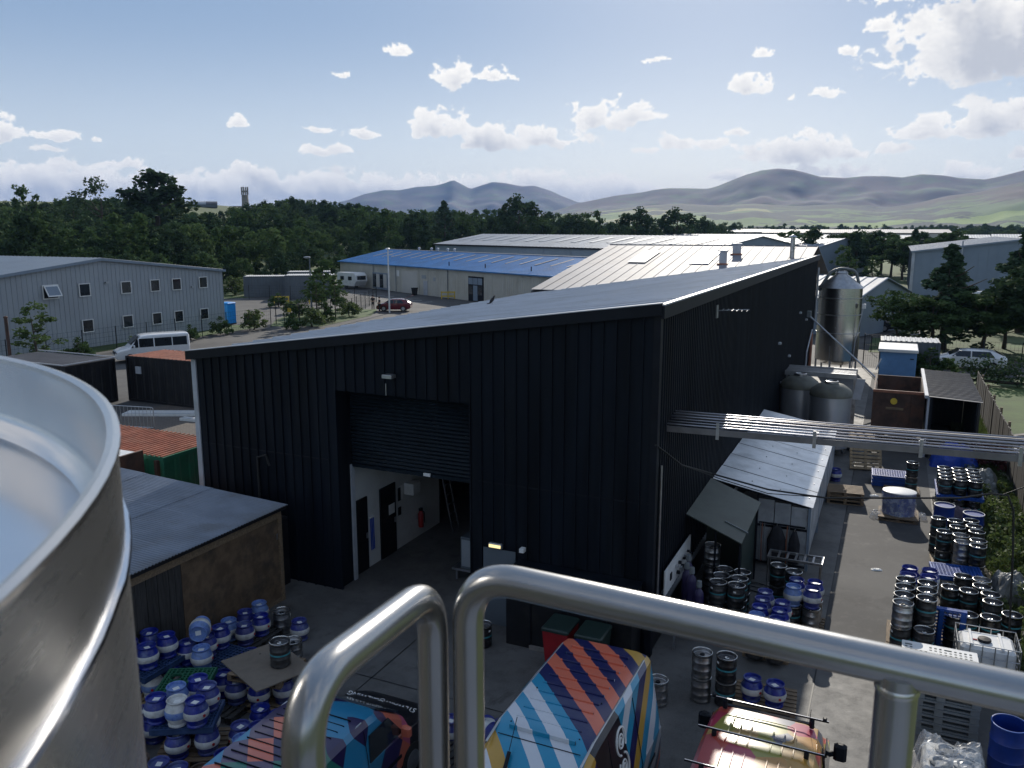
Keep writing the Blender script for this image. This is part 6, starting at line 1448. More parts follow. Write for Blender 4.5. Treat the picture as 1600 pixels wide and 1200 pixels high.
# --- six black kegs and gas bottles by the green canopy
G4 = 'kegs stacked by the green canopy'
for i, x in enumerate((-3.3, -2.87)):
    for j, y in enumerate((19.0, 19.42, 19.84)):
        for k in (0, 1):
            keg('black', x, y, 0.145 + 0.531 * k, '%s tier, %s %s of six by the gas bottles' % (('lower', 'upper')[k], ('left', 'right')[i], ('front', 'middle', 'rear')[j]), G4)
pallet('wooden pallet under the black kegs by the gas bottles', -3.08, 19.42, R(90))
for i, x in enumerate((-2.22, -1.78)):
    for j, y in enumerate((17.82, 18.26, 18.7, 19.14)):
        if i == 1 and j == 3: continue
        keg('black', x, y, 0.1, '%s %s, under the blue casks behind the railing' % (('left', 'right')[i], ('first', 'second', 'third', 'fourth')[j]), G4)
        cask('blue' if (i, j) != (0, 0) else 'pale', x, y, 0.632, 'behind the railing, %s row, %s from the front' % (('left', 'right')[i], ('first', 'second', 'third', 'fourth')[j]), G4)
pallet('low pallet under the cask rows behind the railing', -2.0, 18.5, R(90), -0.045)
for i, (x, y, w) in enumerate(((-1.65, 19.72, 'front left'), (-1.62, 20.16, 'rear left'), (-1.22, 19.76, 'front right'), (-1.2, 20.2, 'rear right'))):
    keg('steel' if i > 1 else 'black', x, y, 0.1, 'lower tier beside the steel bench, ' + w, G4)
    cask('pale' if i == 0 else 'blue', x, y, 0.632, 'on kegs beside the steel bench, ' + w, G4)
pallet('low pallet under the kegs beside the steel bench', -1.42, 19.95, 0.0, -0.045, 1.0, 1.0)
for k in (0, 1): keg('black', -2.15, 21.0, 0.531 * k, ('lower' if k == 0 else 'upper') + ' of two before the steel bench', G4)
keg('black', -1.75, 20.75, 0.531, 'upper, right of the two before the steel bench', G4); keg('black', -1.75, 20.75, 0.0, 'lower, right of the two before the steel bench', G4)
def bottle(label, x, y, h=1.45):
    o = thing('gas_bottle', (x, y, 0), label, 'gas bottle', 'gas bottles chained by the wall')
    b = MB(); b.lathe([(0.11, 0), (0.115, 0.02), (0.115, h - 0.25), (0.1, h - 0.15), (0.05, h - 0.08), (0.035, h - 0.05)], 14); b.local('shell', 'purple', o, True)
    b = MB(); b.cyl((0, 0, h - 0.05), (0, 0, h + 0.03), 0.02, n=8); b.local('valve', 'copper', o); b = MB(); b.lathe([(0.06, 0), (0.07, 0.02), (0.06, 0.15), (0.05, 0.16)], 10, (0, 0, h - 0.04)); b.local('guard', 'grey_plastic', o)
bottle('purple gas bottle nearest the white panel', -4.05, 18.95); bottle('purple gas bottle, second from the white panel', -3.85, 18.6, 1.5); bottle('purple gas bottle standing farthest right, before the kegs', -3.62, 18.35, 1.3)
bottle('purple gas bottle standing behind the others', -4.1, 19.35, 1.5)
for k in (0, 1, 2): keg('steel', -3.72, 20.35, 0.531 * k, ('bottom', 'middle', 'top')[k] + ' of three behind the gas bottles', G4)
# --- right hand rows
G5 = 'kegs stacked along the right edge of the drive'
pallet('pallet under the tall keg stack at the right of the drive, near', 0.92, 19.05, R(90)); pallet('pallet under the tall keg stack at the right of the drive, far', 0.95, 20.3, R(90))
rows = (18.36, 18.8, 19.24, 19.68)
for j, y in enumerate(rows):
    for i, x in enumerate((0.68, 1.12)):
        for k in range(3):
            if j == 0 and k == 2 and i == 1: continue
            key = 'steel' if (j == 0 and i == 0 and k == 2) else 'black'
            keg(key, x + 0.02 * j, y, 0.145 + 0.531 * k, '%s tier, %s column, %s row of the tall stack' % (('bottom', 'middle', 'top')[k], ('left', 'right')[i], ('first', 'second', 'third', 'fourth')[j]), G5)
for j, (x, y) in enumerate(((0.8, 20.14), (0.84, 20.6), (1.22, 20.2), (1.26, 20.62))):
    for k in range(2): keg('black', x, y, 0.145 + 0.531 * k, '%s tier behind the tall stack, %s' % (('bottom', 'middle')[k], ('left near', 'left far', 'right near', 'right far')[j]), G5)
    cask('blue', x, y, 0.145 + 1.062, 'on top of the tall keg stack, ' + ('left near', 'left far', 'right near', 'right far')[j], G5)
G6 = 'kegs on pallets by the right hand verge'
for (x, y, n, key, w) in ((1.78, 21.35, 2, 'black', 'first from the drive'), (2.16, 21.3, 2, 'black', 'second from the drive'), (2.1, 22.2, 2, 'black', 'rear left'), (2.5, 22.15, 2, 'steel', 'rear right'), (2.47, 21.72, 2, 'black', 'third, near the grey tarpaulin'), (2.62, 21.3, 2, 'black', 'right, by the grey tarpaulin'), (2.62, 20.86, 2, 'black', 'right, second from the tarpaulin'),
                           (2.05, 19.9, 2, 'black', 'alone before the white tank'), (1.78, 19.75, 2, 'black', 'behind the white tank, left'), (2.5, 19.95, 2, 'black', 'behind the white tank, right'), (2.95, 20.3, 2, 'black', 'outermost behind the white tank')):
    for k in range(n): keg(key, x + (0.0 if k else 0.01), y, 0.0 + 0.531 * k, ('lower' if k == 0 else 'upper') + ', ' + w, G6)
pallet('empty wooden pallet between the keg groups by the verge', 1.72, 20.55, R(90), 0.15); pallet('pallet lying under the empty pallet by the verge', 1.72, 20.55, R(90), 0.0)
G7 = 'far keg group by the right hand verge'
for (x, y, key, w) in ((1.7, 26.2, 'black', 'rear left'), (2.12, 26.15, 'black', 'rear second'), (2.54, 26.35, 'black', 'rear right'), (1.8, 25.05, 'black', 'alone by the kerb'), (2.2, 24.9, 'steel', 'middle left'), (2.62, 25.4, 'black', 'middle right'), (2.2, 24.35, 'steel', 'front left, tall'), (2.6, 24.65, 'black', 'front right, bright topped'), (2.56, 24.2, 'black', 'foremost right'), (2.15, 25.6, 'black', 'inner'), (2.58, 25.85, 'black', 'inner right')):
    for k in (0, 1): keg(key, x, y, 0.145 + 0.531 * k, ('lower' if k == 0 else 'upper') + ' in the far group, ' + w, G7)
for k, (x, y) in enumerate(((1.85, 25.75), (2.3, 24.6))): pallet('pallet under the far keg group, ' + ('rear' if k == 0 else 'front'), x + 0.3, y, R(90), m='wood_pale', L=1.4, W=1.2)
keg('steel', 1.82, 23.4, 0.0, 'under the bright blue tray', G7); keg('steel', 2.25, 23.4, 0.0, 'right, under the bright blue tray', G7)
tray('bright blue lattice tray lying on kegs by the kerb', 2.05, 23.5, 0.535, R(5), 'tray_blue', 1.2, 0.9)
tray('bright blue tray on edge beside the tall keg stack', 1.5, 19.6, 0.62, m='tray_blue', tilt=(0, R(82), R(90)))
keg('black', 1.1, 32.6, 0.62, 'standing on the drive behind the wrapped drum', G7); keg('black', 1.1, 32.6, 0.09, 'under the upper one behind the wrapped drum', G7); pallet('pallet behind the wrapped drum', 0.8, 32.6, 0.0, -0.05)
for k in range(3): tray('blue lattice tray in the pile behind the wrapped drum, ' + ('bottom', 'middle', 'top')[k], 0.35, 33.4, 0.0 + 0.145 * k, 0.05, 'tray_blue')
cask('blue', -1.5, 33.0, 0.0, 'alone behind the clear shelter', G7)
for r_ in range(4):
    for c_ in range(3):
        keg('black', 2.05 + 0.44 * c_, 30.2 + 0.46 * r_, 0.53 * 0 + 0.145, 'lower tier below the pipe bridge, %s row, %s' % (('front', 'second', 'third', 'rear')[r_], ('left', 'middle', 'right')[c_]), 'kegs stored below the pipe bridge')
        keg('black', 2.05 + 0.44 * c_, 30.2 + 0.46 * r_, 0.145 + 0.68, 'upper tier below the pipe bridge, %s row, %s' % (('front', 'second', 'third', 'rear')[r_], ('left', 'middle', 'right')[c_]), 'kegs stored below the pipe bridge')
pallet('pallet under the kegs below the pipe bridge, near', 2.5, 30.4, 0.0, m='wood_dark', L=1.4); pallet('pallet under the kegs below the pipe bridge, far', 2.5, 31.5, 0.0, m='wood_dark', L=1.4)
tray('bright blue tray between keg tiers below the pipe bridge', 2.5, 30.9, 0.68, R(90), 'tray_blue', 1.9, 1.4)

# ------------------------------------------------------------------ along the side wall
SH = thing('lean_to_shelter', (-3.0, 26, 0), 'lean-to shelter roofed with pale polycarbonate sheets against the black side wall', 'shelter')
def shelter():
    y0, y1 = 23.4, 33.6; n = 7; w = (y1 - y0) / n
    for k in range(n):                                              # roof sheets, each lapping the next
        ya = y0 + k * w; m = MB(); d = 0.004 * (k % 2)
        m.add([(-4.36, ya, 2.41 + d), (-1.58, ya, 1.9 + d), (-1.58, ya + w - 0.035, 1.92 + d), (-4.36, ya + w - 0.035, 2.43 + d)] + [(-4.36, ya, 2.4 + d), (-1.58, ya, 1.89 + d), (-1.58, ya + w - 0.035, 1.91 + d), (-4.36, ya + w - 0.035, 2.42 + d)],
              [(0, 1, 2, 3), (7, 6, 5, 4), (0, 4, 5, 1), (1, 5, 6, 2), (2, 6, 7, 3)]); s = m.build('roof_sheet', 'poly_sheet', SH)
        if k:
            m = MB(); m.obox((-4.36, ya - 0.03, 2.425), (2.78, 0, -0.51), (0, 0.025, 0), (0, 0, 0.012)); m.build('glazing_bar', 'black_trim', SH)
        for q in range(3):
            m = MB(); m.cyl((-1.75 - 0.8 * q, ya + w / 2, 1.93 + 0.147 * q), (-1.75 - 0.8 * q, ya + w / 2, 1.965 + 0.147 * q), 0.018, n=6); m.build('screw', 'galv', s)
    for k, y in enumerate((23.46, 26.8, 30.2, 33.5)):
        m = MB(); m.box(-1.7, -1.63, y, y + 0.07, 0, 1.86); m.build('post', 'wall_blue', SH)
        m = MB(); m.obox((-4.36, y + 0.005, 2.33), (2.72, 0, -0.5), (0, 0.06, 0), (0, 0, 0.05)); m.build('rafter', 'black_trim', SH)
    for z in (0.06, 1.15):
        m = MB(); m.box(-3.05, -1.71, 23.47, 23.51, z, z + 0.06); m.build('rail', 'black_trim', SH)
    for k in range(3):                                              # translucent end wall sheets
        m = MB(); m.box(-3.05 + 0.45 * k, -2.62 + 0.45 * k, 23.515, 23.525, 0.12, 1.95 - 0.06 * k); m.build('wall_sheet', 'poly_wall', SH)
    m = MB(); m.box(-3.1, -3.05, 23.45, 23.52, 0, 2.1); m.build('post', 'black_trim', SH)
    m = MB(); m.box(-1.66, -1.64, 23.6, 33.4, 0.4, 1.8); m.build('side_sheet', 'poly_wall', SH)
shelter()
def garment(label, x, y, w, h, z1, seed):
    o = thing('overalls', (x, y, z1 - h), label, 'overalls'); g = random.Random(seed); m = MB(); n = 14; rows = 8; vs = []
    for r in range(rows + 1):
        t = r / rows; ww = w * (0.35 + 0.65 * min(1, (1 - t) * 2.6)) * (0.85 + 0.15 * t)
        for i in range(n):
            a = 2 * PI * i / n; f = 1 + 0.18 * math.sin(5 * a + seed)
            vs.append((math.cos(a) * ww / 2 * f, math.sin(a) * 0.07 * f, t * h))
    fs = [(r * n + i, r * n + (i + 1) % n, (r + 1) * n + (i + 1) % n, (r + 1) * n + i) for r in range(rows) for i in range(n)] + [tuple(reversed(range(n))), tuple(range(rows * n, rows * n + n))]
    m.add(vs, fs); m.local('cloth', 'garment', o, 'all'); m = MB(); m.tube([(0, 0, h - 0.01), (0, 0, h + 0.05), (0.02, 0.05, h + 0.07)], 0.008, 5); m.local('hook', 'galv', o)
garment('dark overalls hanging on the shelter end wall, left wider pair', -2.5, 23.38, 0.52, 1.15, 1.25, 1); garment('dark overalls hanging on the shelter end wall, right narrow pair', -2.02, 23.38, 0.3, 0.95, 1.15, 2)
rk = thing('hook_rail', (-2.4, 23.36, 1.25), 'rail of hoses hanging on the shelter end wall', 'hook rail')
m = MB(); m.box(-3.0, -1.75, 23.4, 23.455, 1.26, 1.3); m.build('rail', 'black_trim', rk)
for k, x in enumerate((-2.95, -2.9, -2.84, -2.22, -2.17)):
    m = MB(); m.tube([(x, 23.38, 1.28), (x - 0.01, 23.36, 0.8), (x + 0.01, 23.38, 0.15)], 0.016, 6); m.build('hose', 'copper' if k % 2 else 'grey_plastic', rk)
CP = thing('canopy', (-3.7, 21.5, 0), 'low dark green sheet canopy in front of the clear shelter', 'canopy')
m = MB(); m.obox((-4.37, 20.1, 2.36), (1.5, -0.65, -0.32), (0.0, 3.1, 0.08), (0, 0, 0.03)); m.build('sheet', 'canopy_green', CP)
m = MB(); m.obox((-3.45, 20.4, 2.19), (0.62, -0.27, -0.13), (0, 0.05, 0), (0, 0, 0.05)); m.build('batten', 'grey_plastic', CP)
for (x, y, h) in ((-2.95, 19.62, 2.0), (-2.95, 22.3, 2.07), (-3.6, 19.9, 2.15)):
    m = MB(); m.box(x, x + 0.05, y, y + 0.05, 0, h); m.build('post', 'black_trim', CP)
m = MB(); m.box(-4.3, -3.2, 22.5, 22.55, 0, 1.9); m.build('back_panel', 'canopy_green', CP)
m = MB(); m.box(-3.0, -2.96, 20.2, 22.3, 0, 1.85); m.build('side_panel', 'bin_green', CP)
GB = thing('gauge_board', (-4.3, 19, 1.2), 'white board of gauges and valves low on the black side wall', 'gauge board')
m = MB(); m.box(-4.3, -4.27, 17.7, 20.3, 1.15, 1.78); m.build('panel', 'white', GB)
m = MB(); m.box(-4.268, -4.25, 18.15, 18.3, 1.38, 1.55); m.build('switch', 'black_trim', GB)
for k in range(11):
    y = 18.7 + 0.15 * k; z = 1.3 + RND.uniform(0, 0.35); m = MB(); m.cyl((-4.269, y, z), (-4.2, y, z), RND.uniform(0.025, 0.05), n=10); m.build('gauge', 'black_trim' if k % 3 else 'galv', GB)
m = MB(); m.box(-4.36, -4.302, 17.75, 20.25, 1.2, 1.26); m.build('bracket', 'galv', GB)
for y in (17.5, 19.9):
    m = MB(); m.box(-4.3, -3.95, y, y + 0.04, 0.6, 0.64); m.build('shelf_arm', 'galv', GB); m = MB(); m.box(-3.99, -3.95, y, y + 0.04, 0, 0.6); m.build('shelf_leg', 'galv', GB)
TB = thing('steel_bench', (-1.85, 22.15, 0), 'steel bench with slatted top before the clear shelter', 'bench')
m = MB(); 
for a, b, c, d in ((-2.55, -1.15, 21.88, 21.93), (-2.55, -1.15, 22.4, 22.45), (-2.55, -2.5, 21.93, 22.4), (-1.2, -1.15, 21.93, 22.4)): m.box(a, b, c, d, 0.84, 0.9)
m.build('top_frame', 'steel_dull', TB)
for k in range(5): m = MB(); m.box(-2.3 + 0.22 * k, -2.25 + 0.22 * k, 21.93, 22.4, 0.85, 0.89); m.build('slat', 'steel_dull', TB)
for x in (-2.52, -1.21):
    for y in (21.9, 22.4): m = MB(); m.cyl((x, y, 0), (x, y, 0.84), 0.02, n=8); m.build('leg', 'steel_dull', TB)
m = MB(); m.box(-2.5, -1.2, 21.9, 21.92, 0.3, 0.33); m.build('stretcher', 'steel_dull', TB)
ho_ = thing('hose', (-2.9, 21.0, 0), 'black hose coiled on the wet ground before the bench', 'hose')
m = MB(); m.tube([(-2.9 + (0.5 + 0.02 * k) * math.cos(k * 0.5), 21.0 + (0.45 + 0.02 * k) * math.sin(k * 0.5), 0.02 + 0.001 * k) for k in range(34)], 0.015, 6); m.build('coil', 'cable', ho_)

# pipe bridge over the drive
PB = thing('pipe_bridge', (-1, 18.3, 4.9), 'overhead tray of parallel steel pipes bridging from the black wall across the drive', 'pipe bridge')
for k in range(6):
    y = 17.97 + 0.125 * k; dz = 0.034 * k; m = MB(); m.tube([(-4.41, y, 5.2 + dz), (-0.8, y, 5.23 + dz), (6.6, y, 5.37 + dz)], 0.017 if k % 3 else 0.024, 10); m.build('pipe', 'pipe_steel', PB, True)
m = MB(); m.obox((-4.41, 17.88, 5.03), (11, 0, 0.17), (0, 0.06, 0), (0, 0, 0.13)); m.build('side_channel', 'channel_steel', PB)
m = MB(); m.obox((-4.41, 18.66, 5.18), (11, 0, 0.17), (0, 0.06, 0), (0, 0, 0.13)); m.build('side_channel', 'channel_steel', PB)
for k, x in enumerate((-3.3, -1.3, 0.7, 2.4, 4.4)):
    z = 4.97 + (x + 4.41) * 0.0155; m = MB(); m.box(x, x + 0.05, 17.945, 18.655, z + 0.08, z + 0.15); m.build('rung', 'galv', PB)
    m = MB(); m.box(x - 0.01, x + 0.06, 17.86, 17.878, z - 0.02, z + 0.35); m.build('clamp', 'galv', PB)
for y in (17.98, 18.6):
    m = MB(); m.box(6.3, 6.42, y - 0.06, y + 0.06, 0, 5.1); m.build('column', 'galv', PB)
# cable slung from the corner across the yard
cb_ = thing('overhead_cable', (-4.4, 16.9, 4.9), 'thick black cable sagging from the black wall corner across the drive', 'cable')
m = MB(); m.tube([(-4.4, 16.94, 4.95), (-4.1, 18.2, 4.2), (-3.66, 19.5, 3.7), (-2.34, 19.5, 3.48), (-1.06, 19.5, 3.45), (0.39, 19.5, 3.65), (1.62, 19.5, 3.82), (2.2, 19.5, 4.0), (2.5, 19.5, 4.0), (2.63, 19.5, 3.7), (2.7, 19.5, 2.9), (2.78, 19.5, 1.6), (2.85, 19.5, 0.3)], 0.022, 8); m.build('cable', 'cable', cb_, True)
m = MB(); m.tube([(-4.1, 18.2, 4.2), (-3.4, 19.6, 3.55), (-2.34, 19.6, 3.35), (-1.2, 19.6, 3.42)], 0.012, 6); m.build('thin_cable', 'cable', cb_, True)
m = MB(); m.tube([(2.4, 19.5, 4.0), (2.8, 19.6, 4.2), (3.6, 19.8, 4.6)], 0.012, 6); m.build('stay_wire', 'cable', cb_, True)

# conditioning tanks with walkway
def tank(label, x, y, r, z1, dome):
    o = thing('steel_tank', (x, y, 0), label, 'tank', 'upright steel tanks by the side wall')
    m = MB(); m.lathe([(r * 0.4, 0.0), (r, 0.35), (r, z1)], 36, (x, y, 0)); m.build('shell', 'tank_steel', o, True)
    m = MB(); m.lathe([(r + 0.03, z1 - 0.02), (r + 0.03, z1 + 0.1), (r * 0.93, z1 + 0.26), (r * 0.6, z1 + 0.46), (r * 0.3, z1 + 0.52)], 36, (x, y, 0)); m.build('dome', 'tank_dome', o, True)
    m = MB(); m.lathe([(0.28, 0), (0.28, 0.1), (0.22, 0.12), (0.2, 0.06)], 20, (x, y, z1 + 0.5)); m.build('manway', 'steel_dull', o, True)
    for a in (0.4, 2.5, 4.6): m = MB(); m.cyl((x + r * 0.8 * math.cos(a), y + r * 0.8 * math.sin(a), 0), (x + r * 0.8 * math.cos(a), y + r * 0.8 * math.sin(a), 0.5), 0.06, n=8); m.build('leg', 'steel_dull', o)
    return o
tank('upright steel tank with dark domed top, left of two', -3.52, 38.6, 0.82, 2.55, 0); t2 = tank('upright steel tank with mottled domed top, right of two', -2.12, 37.2, 0.84, 2.55, 0)
m = MB(); m.box(-2.35, -2.05, 36.33, 36.36, 1.25, 1.32); m.build('nameplate', 'black_trim', t2)
WK = thing('walkway', (-2.8, 40.4, 0), 'steel grating walkway behind the two tank tops', 'walkway')
for k in range(16):
    y = 39.6 + 0.1 * k; m = MB(); m.obox((-4.3, y, 3.0), (3.0, 0, -0.03), (0, 0.03, 0), (0, 0, 0.06)); m.build('grating_bar', 'galv', WK)
m = MB(); m.box(-4.3, -1.25, 39.5, 39.58, 2.9, 3.1); m.box(-4.3, -1.25, 41.2, 41.28, 2.9, 3.1); m.build('edge_beam', 'galv', WK)
for x in (-4.25, -1.35):
    for y in (39.55, 41.22): m = MB(); m.box(x, x + 0.09, y, y + 0.09, 0, 2.9); m.build('leg', 'steel_dull', WK)
m = MB(); m.obox((-1.35, 39.4, 2.0), (0.35, 0, 0), (0, 0.03, 0), (0.15, 0, 0.95)); m.build('side_plate', 'flash_white', WK)
SI = thing('grain_silo', (-3.25, 59.5, 0), 'tall galvanised grain silo with conical roof beyond the black side wall', 'silo')
m = MB(); m.lathe([(0.9, 0.6), (1.37, 0.9), (1.37, 5.72)], 44, (-3.25, 59.5, 0)); m.build('shell', 'steel', SI, True)
m = MB(); m.lathe([(1.46, 5.68), (1.42, 5.74), (0.38, 6.55), (0.36, 6.62), (0.4, 6.64), (0.3, 6.78), (0.02, 6.82)], 44, (-3.25, 59.5, 0)); m.build('cone_roof', 'galv', SI, True)
for z in (2.7, 3.9, 5.0): m = MB(); m.lathe([(1.371, z), (1.392, z + 0.01), (1.392, z + 0.05), (1.371, z + 0.06)], 44, (-3.25, 59.5, 0)); m.build('hoop', 'galv', SI, True)
for a in range(6): m = MB(); q = a * PI / 3 + 0.3; m.box(-3.25 + 1.3 * math.cos(q) - 0.06, -3.25 + 1.3 * math.cos(q) + 0.06, 59.5 + 1.3 * math.sin(q) - 0.06, 59.5 + 1.3 * math.sin(q) + 0.06, 0, 1.9); m.build('leg', 'galv', SI)
m = MB(); m.tube(polyround([(-4.6, 58.9, 5.5), (-3.9, 59.3, 6.75), (-3.25, 59.5, 6.95), (-2.4, 59.6, 6.8), (-2.0, 59.6, 5.4)], 0.3, 6), 0.1, 10); m.build('fill_pipe', 'grey_plastic', SI, True)
m = MB(); m.bbox(-1.85, -1.6, 58.6, 58.9, 4.4, 4.7, 0.03); m.build('junction_box', 'white', SI)
m = MB(); m.tube([(-1.75, 58.7, 4.4), (-2.1, 58.6, 2.2), (-2.2, 58.6, 0.2)], 0.03, 6); m.build('conduit', 'flash_white', SI)
# far end of the drive
TR = thing('tipping_trailer', (0.55, 41, 0), 'brown high sided farm trailer with a yellow plate, seen from behind', 'trailer')
m = MB(); m.box(-0.5, 1.55, 39.0, 39.08, 0.85, 2.6); m.build('tailboard', 'rust_brown', TR)
for x in (-0.5, 1.47): m = MB(); m.box(x, x + 0.08, 39.09, 43.2, 0.85, 2.6); m.build('side_board', 'rust_brown', TR)
m = MB(); m.box(-0.4, 1.46, 43.1, 43.18, 0.85, 2.6); m.build('headboard', 'rust_brown', TR)
m = MB(); m.box(-0.42, 1.47, 39.09, 43.1, 0.85, 0.93); m.build('floor', 'rust_brown', TR)
m = MB(); m.box(-0.5, 1.55, 38.95, 38.998, 2.5, 2.62); m.build('top_rail', 'copper', TR)
for x in (-0.1, 0.45, 1.05): m = MB(); m.box(x, x + 0.08, 38.94, 38.998, 0.9, 2.48); m.build('stiffener', 'rust_brown', TR)
m = MB(); m.cyl((0.35, 38.9, 2.15), (0.35, 38.935, 2.15), 0.14, n=16); m.build('plate', 'yellow', TR); m = MB(); m.box(0.05, 0.75, 38.9, 38.935, 1.78, 1.88); m.build('number_strip', 'wood', TR)
m = MB(); m.box(0.0, 1.05, 39.2, 43, 0.6, 0.84); m.build('chassis', 'black_paint', TR)
for s in (-0.15, 1.2):
    for y in (40.6, 41.8): m = MB(); m.cyl((s - 0.15, y, 0.45), (s + 0.15, y, 0.45), 0.45, n=18); w_ = m.build('wheel', 'rubber', TR, True)
OS = thing('open_shed', (2.55, 41.6, 0), 'open fronted dark shed with ribbed sheet roof beside the brown trailer', 'shed')
for k in range(12):
    y = 38.05 + 0.61 * k; m = MB(); m.obox((1.6, y, 2.62), (2.05, 0, -0.1), (0, 0.59, 0.0), (0, 0, 0.015)); m.obox((1.6, y + 0.27, 2.636), (2.05, 0, -0.1), (0, 0.06, 0), (0, 0, 0.03)); m.obox((1.6, y + 0.565, 2.636), (2.05, 0, -0.1), (0, 0.04, 0), (0, 0, 0.03)); m.build('roof_sheet', 'roof_dark', OS)
m = MB(); m.obox((1.5, 37.95, 2.56), (0.14, 0, 0), (0, 7.5, 0), (0, 0, 0.13)); m.build('barge_board', 'flash_white', OS)
m = MB(); m.box(1.62, 1.7, 38.1, 45.2, 0, 2.58); m.build('side_wall', 'flash_white', OS); m = MB(); m.box(3.5, 3.58, 38.1, 45.2, 0, 2.45); m.build('side_wall', 'wood_dark', OS); m = MB(); m.box(1.71, 3.49, 45.1, 45.2, 0, 2.5); m.build('back_wall', 'wood_dark', OS)
m = MB(); m.box(1.7, 1.82, 38.1, 38.22, 0, 2.55); m.build('post', 'black_trim', OS); m = MB(); m.box(3.44, 3.499, 38.1, 38.22, 0, 2.45); m.build('post', 'black_trim', OS)
def crumpled(name, label, x, y, sx, sy, h, m_, cat, seed, part='cover', rz=0.0, z=0.0):
    o = thing(name, (x, y, z), label, cat, rz=rz); g = np.random.default_rng(seed); n = 22; b = MB(); ph = g.uniform(0, 6.28, 12); vs = []
    for j in range(n + 1):
        for i in range(n + 1):
            u, v = i / n * 2 - 1, j / n * 2 - 1; e = (1 - abs(u) ** 4) * (1 - abs(v) ** 4)
            w = math.sin(5 * u + ph[0]) * math.cos(4 * v + ph[1]) * 0.5 + math.sin(9 * u + 7 * v + ph[2]) * 0.3 + math.sin(13 * v - 6 * u + ph[3]) * 0.22 + float(g.normal()) * 0.06
            vs.append((u * sx / 2 * (1 + 0.08 * math.sin(4 * v + ph[4])), v * sy / 2 * (1 + 0.08 * math.sin(5 * u + ph[5])), max(0.0, h * (e ** 0.7) * (0.8 + 0.22 * w))))
    fs = [(j * (n + 1) + i, j * (n + 1) + i + 1, (j + 1) * (n + 1) + i + 1, (j + 1) * (n + 1) + i) for j in range(n) for i in range(n)]
    b.add(vs, fs); b.local(part, m_, o, False); return o
crumpled('tarpaulin', 'bright blue tarpaulin over a pile before the open shed', 2.75, 37.2, 1.7, 1.2, 1.05, 'tarp_blue', 'tarpaulin', 4)
crumpled('tarpaulin', 'grey tarpaulin bundle beside the fence under the pipe bridge', 3.35, 33.6, 1.3, 1.6, 1.0, 'tarp_grey', 'tarpaulin', 5)
crumpled('tarpaulin', 'pale grey tarpaulin heap on the verge right of the far kegs', 3.35, 23.9, 0.9, 1.3, 0.75, 'tarp_grey', 'tarpaulin', 6)
crumpled('sack_pile', 'dull purple pile of wrapped sacks behind the blue barrel', 2.45, 29.3, 1.5, 1.0, 0.75, 'purple_clay', 'sacks', 7)
BU_ = thing('plant_unit', (0.5, 56.5, 0), 'light blue box unit with white rim beyond the brown trailer', 'plant unit')
m = MB(); m.bbox(-0.5, 1.55, 55.4, 58.5, 0.1, 2.1, 0.03); m.build('casing', 'unit_blue', BU_); m = MB(); m.bbox(-0.62, 1.62, 55.25, 58.6, 2.101, 2.28, 0.03); m.build('top_rim', 'white', BU_)
for z in (0.6, 1.7): m = MB(); m.box(1.2, 1.4, 55.36, 55.399, z, z + 0.05); m.build('hinge', 'black_trim', BU_)
m = MB(); m.obox((-0.7, 55.0, 1.0), (0.08, 0, 0), (0, 0.06, 0), (0.25, 0, 0.7)); m.build('lever', 'white', BU_)
container('storage_container', 'grey container with pale roof behind the light blue unit', (-0.5, 59.0, 0), (1, 0.02, 0), 3.4, 2.4, 2.35, 'container_grey', 'roof_light', 0.4)
mesh_fence('dark post and rail fence beside the silo', [(-1.3, 70.2), (14, 70.6)], 1.3, 2.4, 'black_trim', 3)
mesh_fence('tall dark steel gate posts between silo and light blue unit', [(-1.6, 62.0), (-0.2, 62.0)], 2.4, 1.4, 'black_trim', 4)
# boundary fence on the right, upright boards
FN = thing('boundary_fence', (4.6, 40, 0), 'weathered upright board fence along the right side of the yard', 'fence')
y = 17.0; k_ = 0
while y < 52:
    w = 0.42 if y > 30 else 0.3; m = MB(); m.box(4.55 + RND.uniform(-0.015, 0.015), 4.59, y, y + w - 0.02, 0.02, 1.75 + RND.uniform(-0.04, 0.04)); m.build('fence_board', 'fence_wood', FN); y += w; k_ += 1
for y in range(17, 52, 3): m = MB(); m.box(4.6, 4.7, y, y + 0.1, 0, 1.85); m.build('post', 'wood', FN)
for z in (0.4, 1.35): m = MB(); m.box(4.592, 4.64, 17, 52, z, z + 0.08); m.build('rail', 'wood', FN)
cp = thing('concrete_post', (3.55, 21.6, 0), 'thick grey concrete post leaning at the right edge', 'post', rot=(0, R(6), 0))
m = MB(); m.bbox(-0.12, 0.12, -0.12, 0.12, 0, 2.6, 0.02); m.local('shaft', 'stone', cp); m = MB(); m.bbox(-0.2, 0.2, -0.2, 0.2, -0.05, 0.12, 0.02); m.local('footing', 'stone', cp)
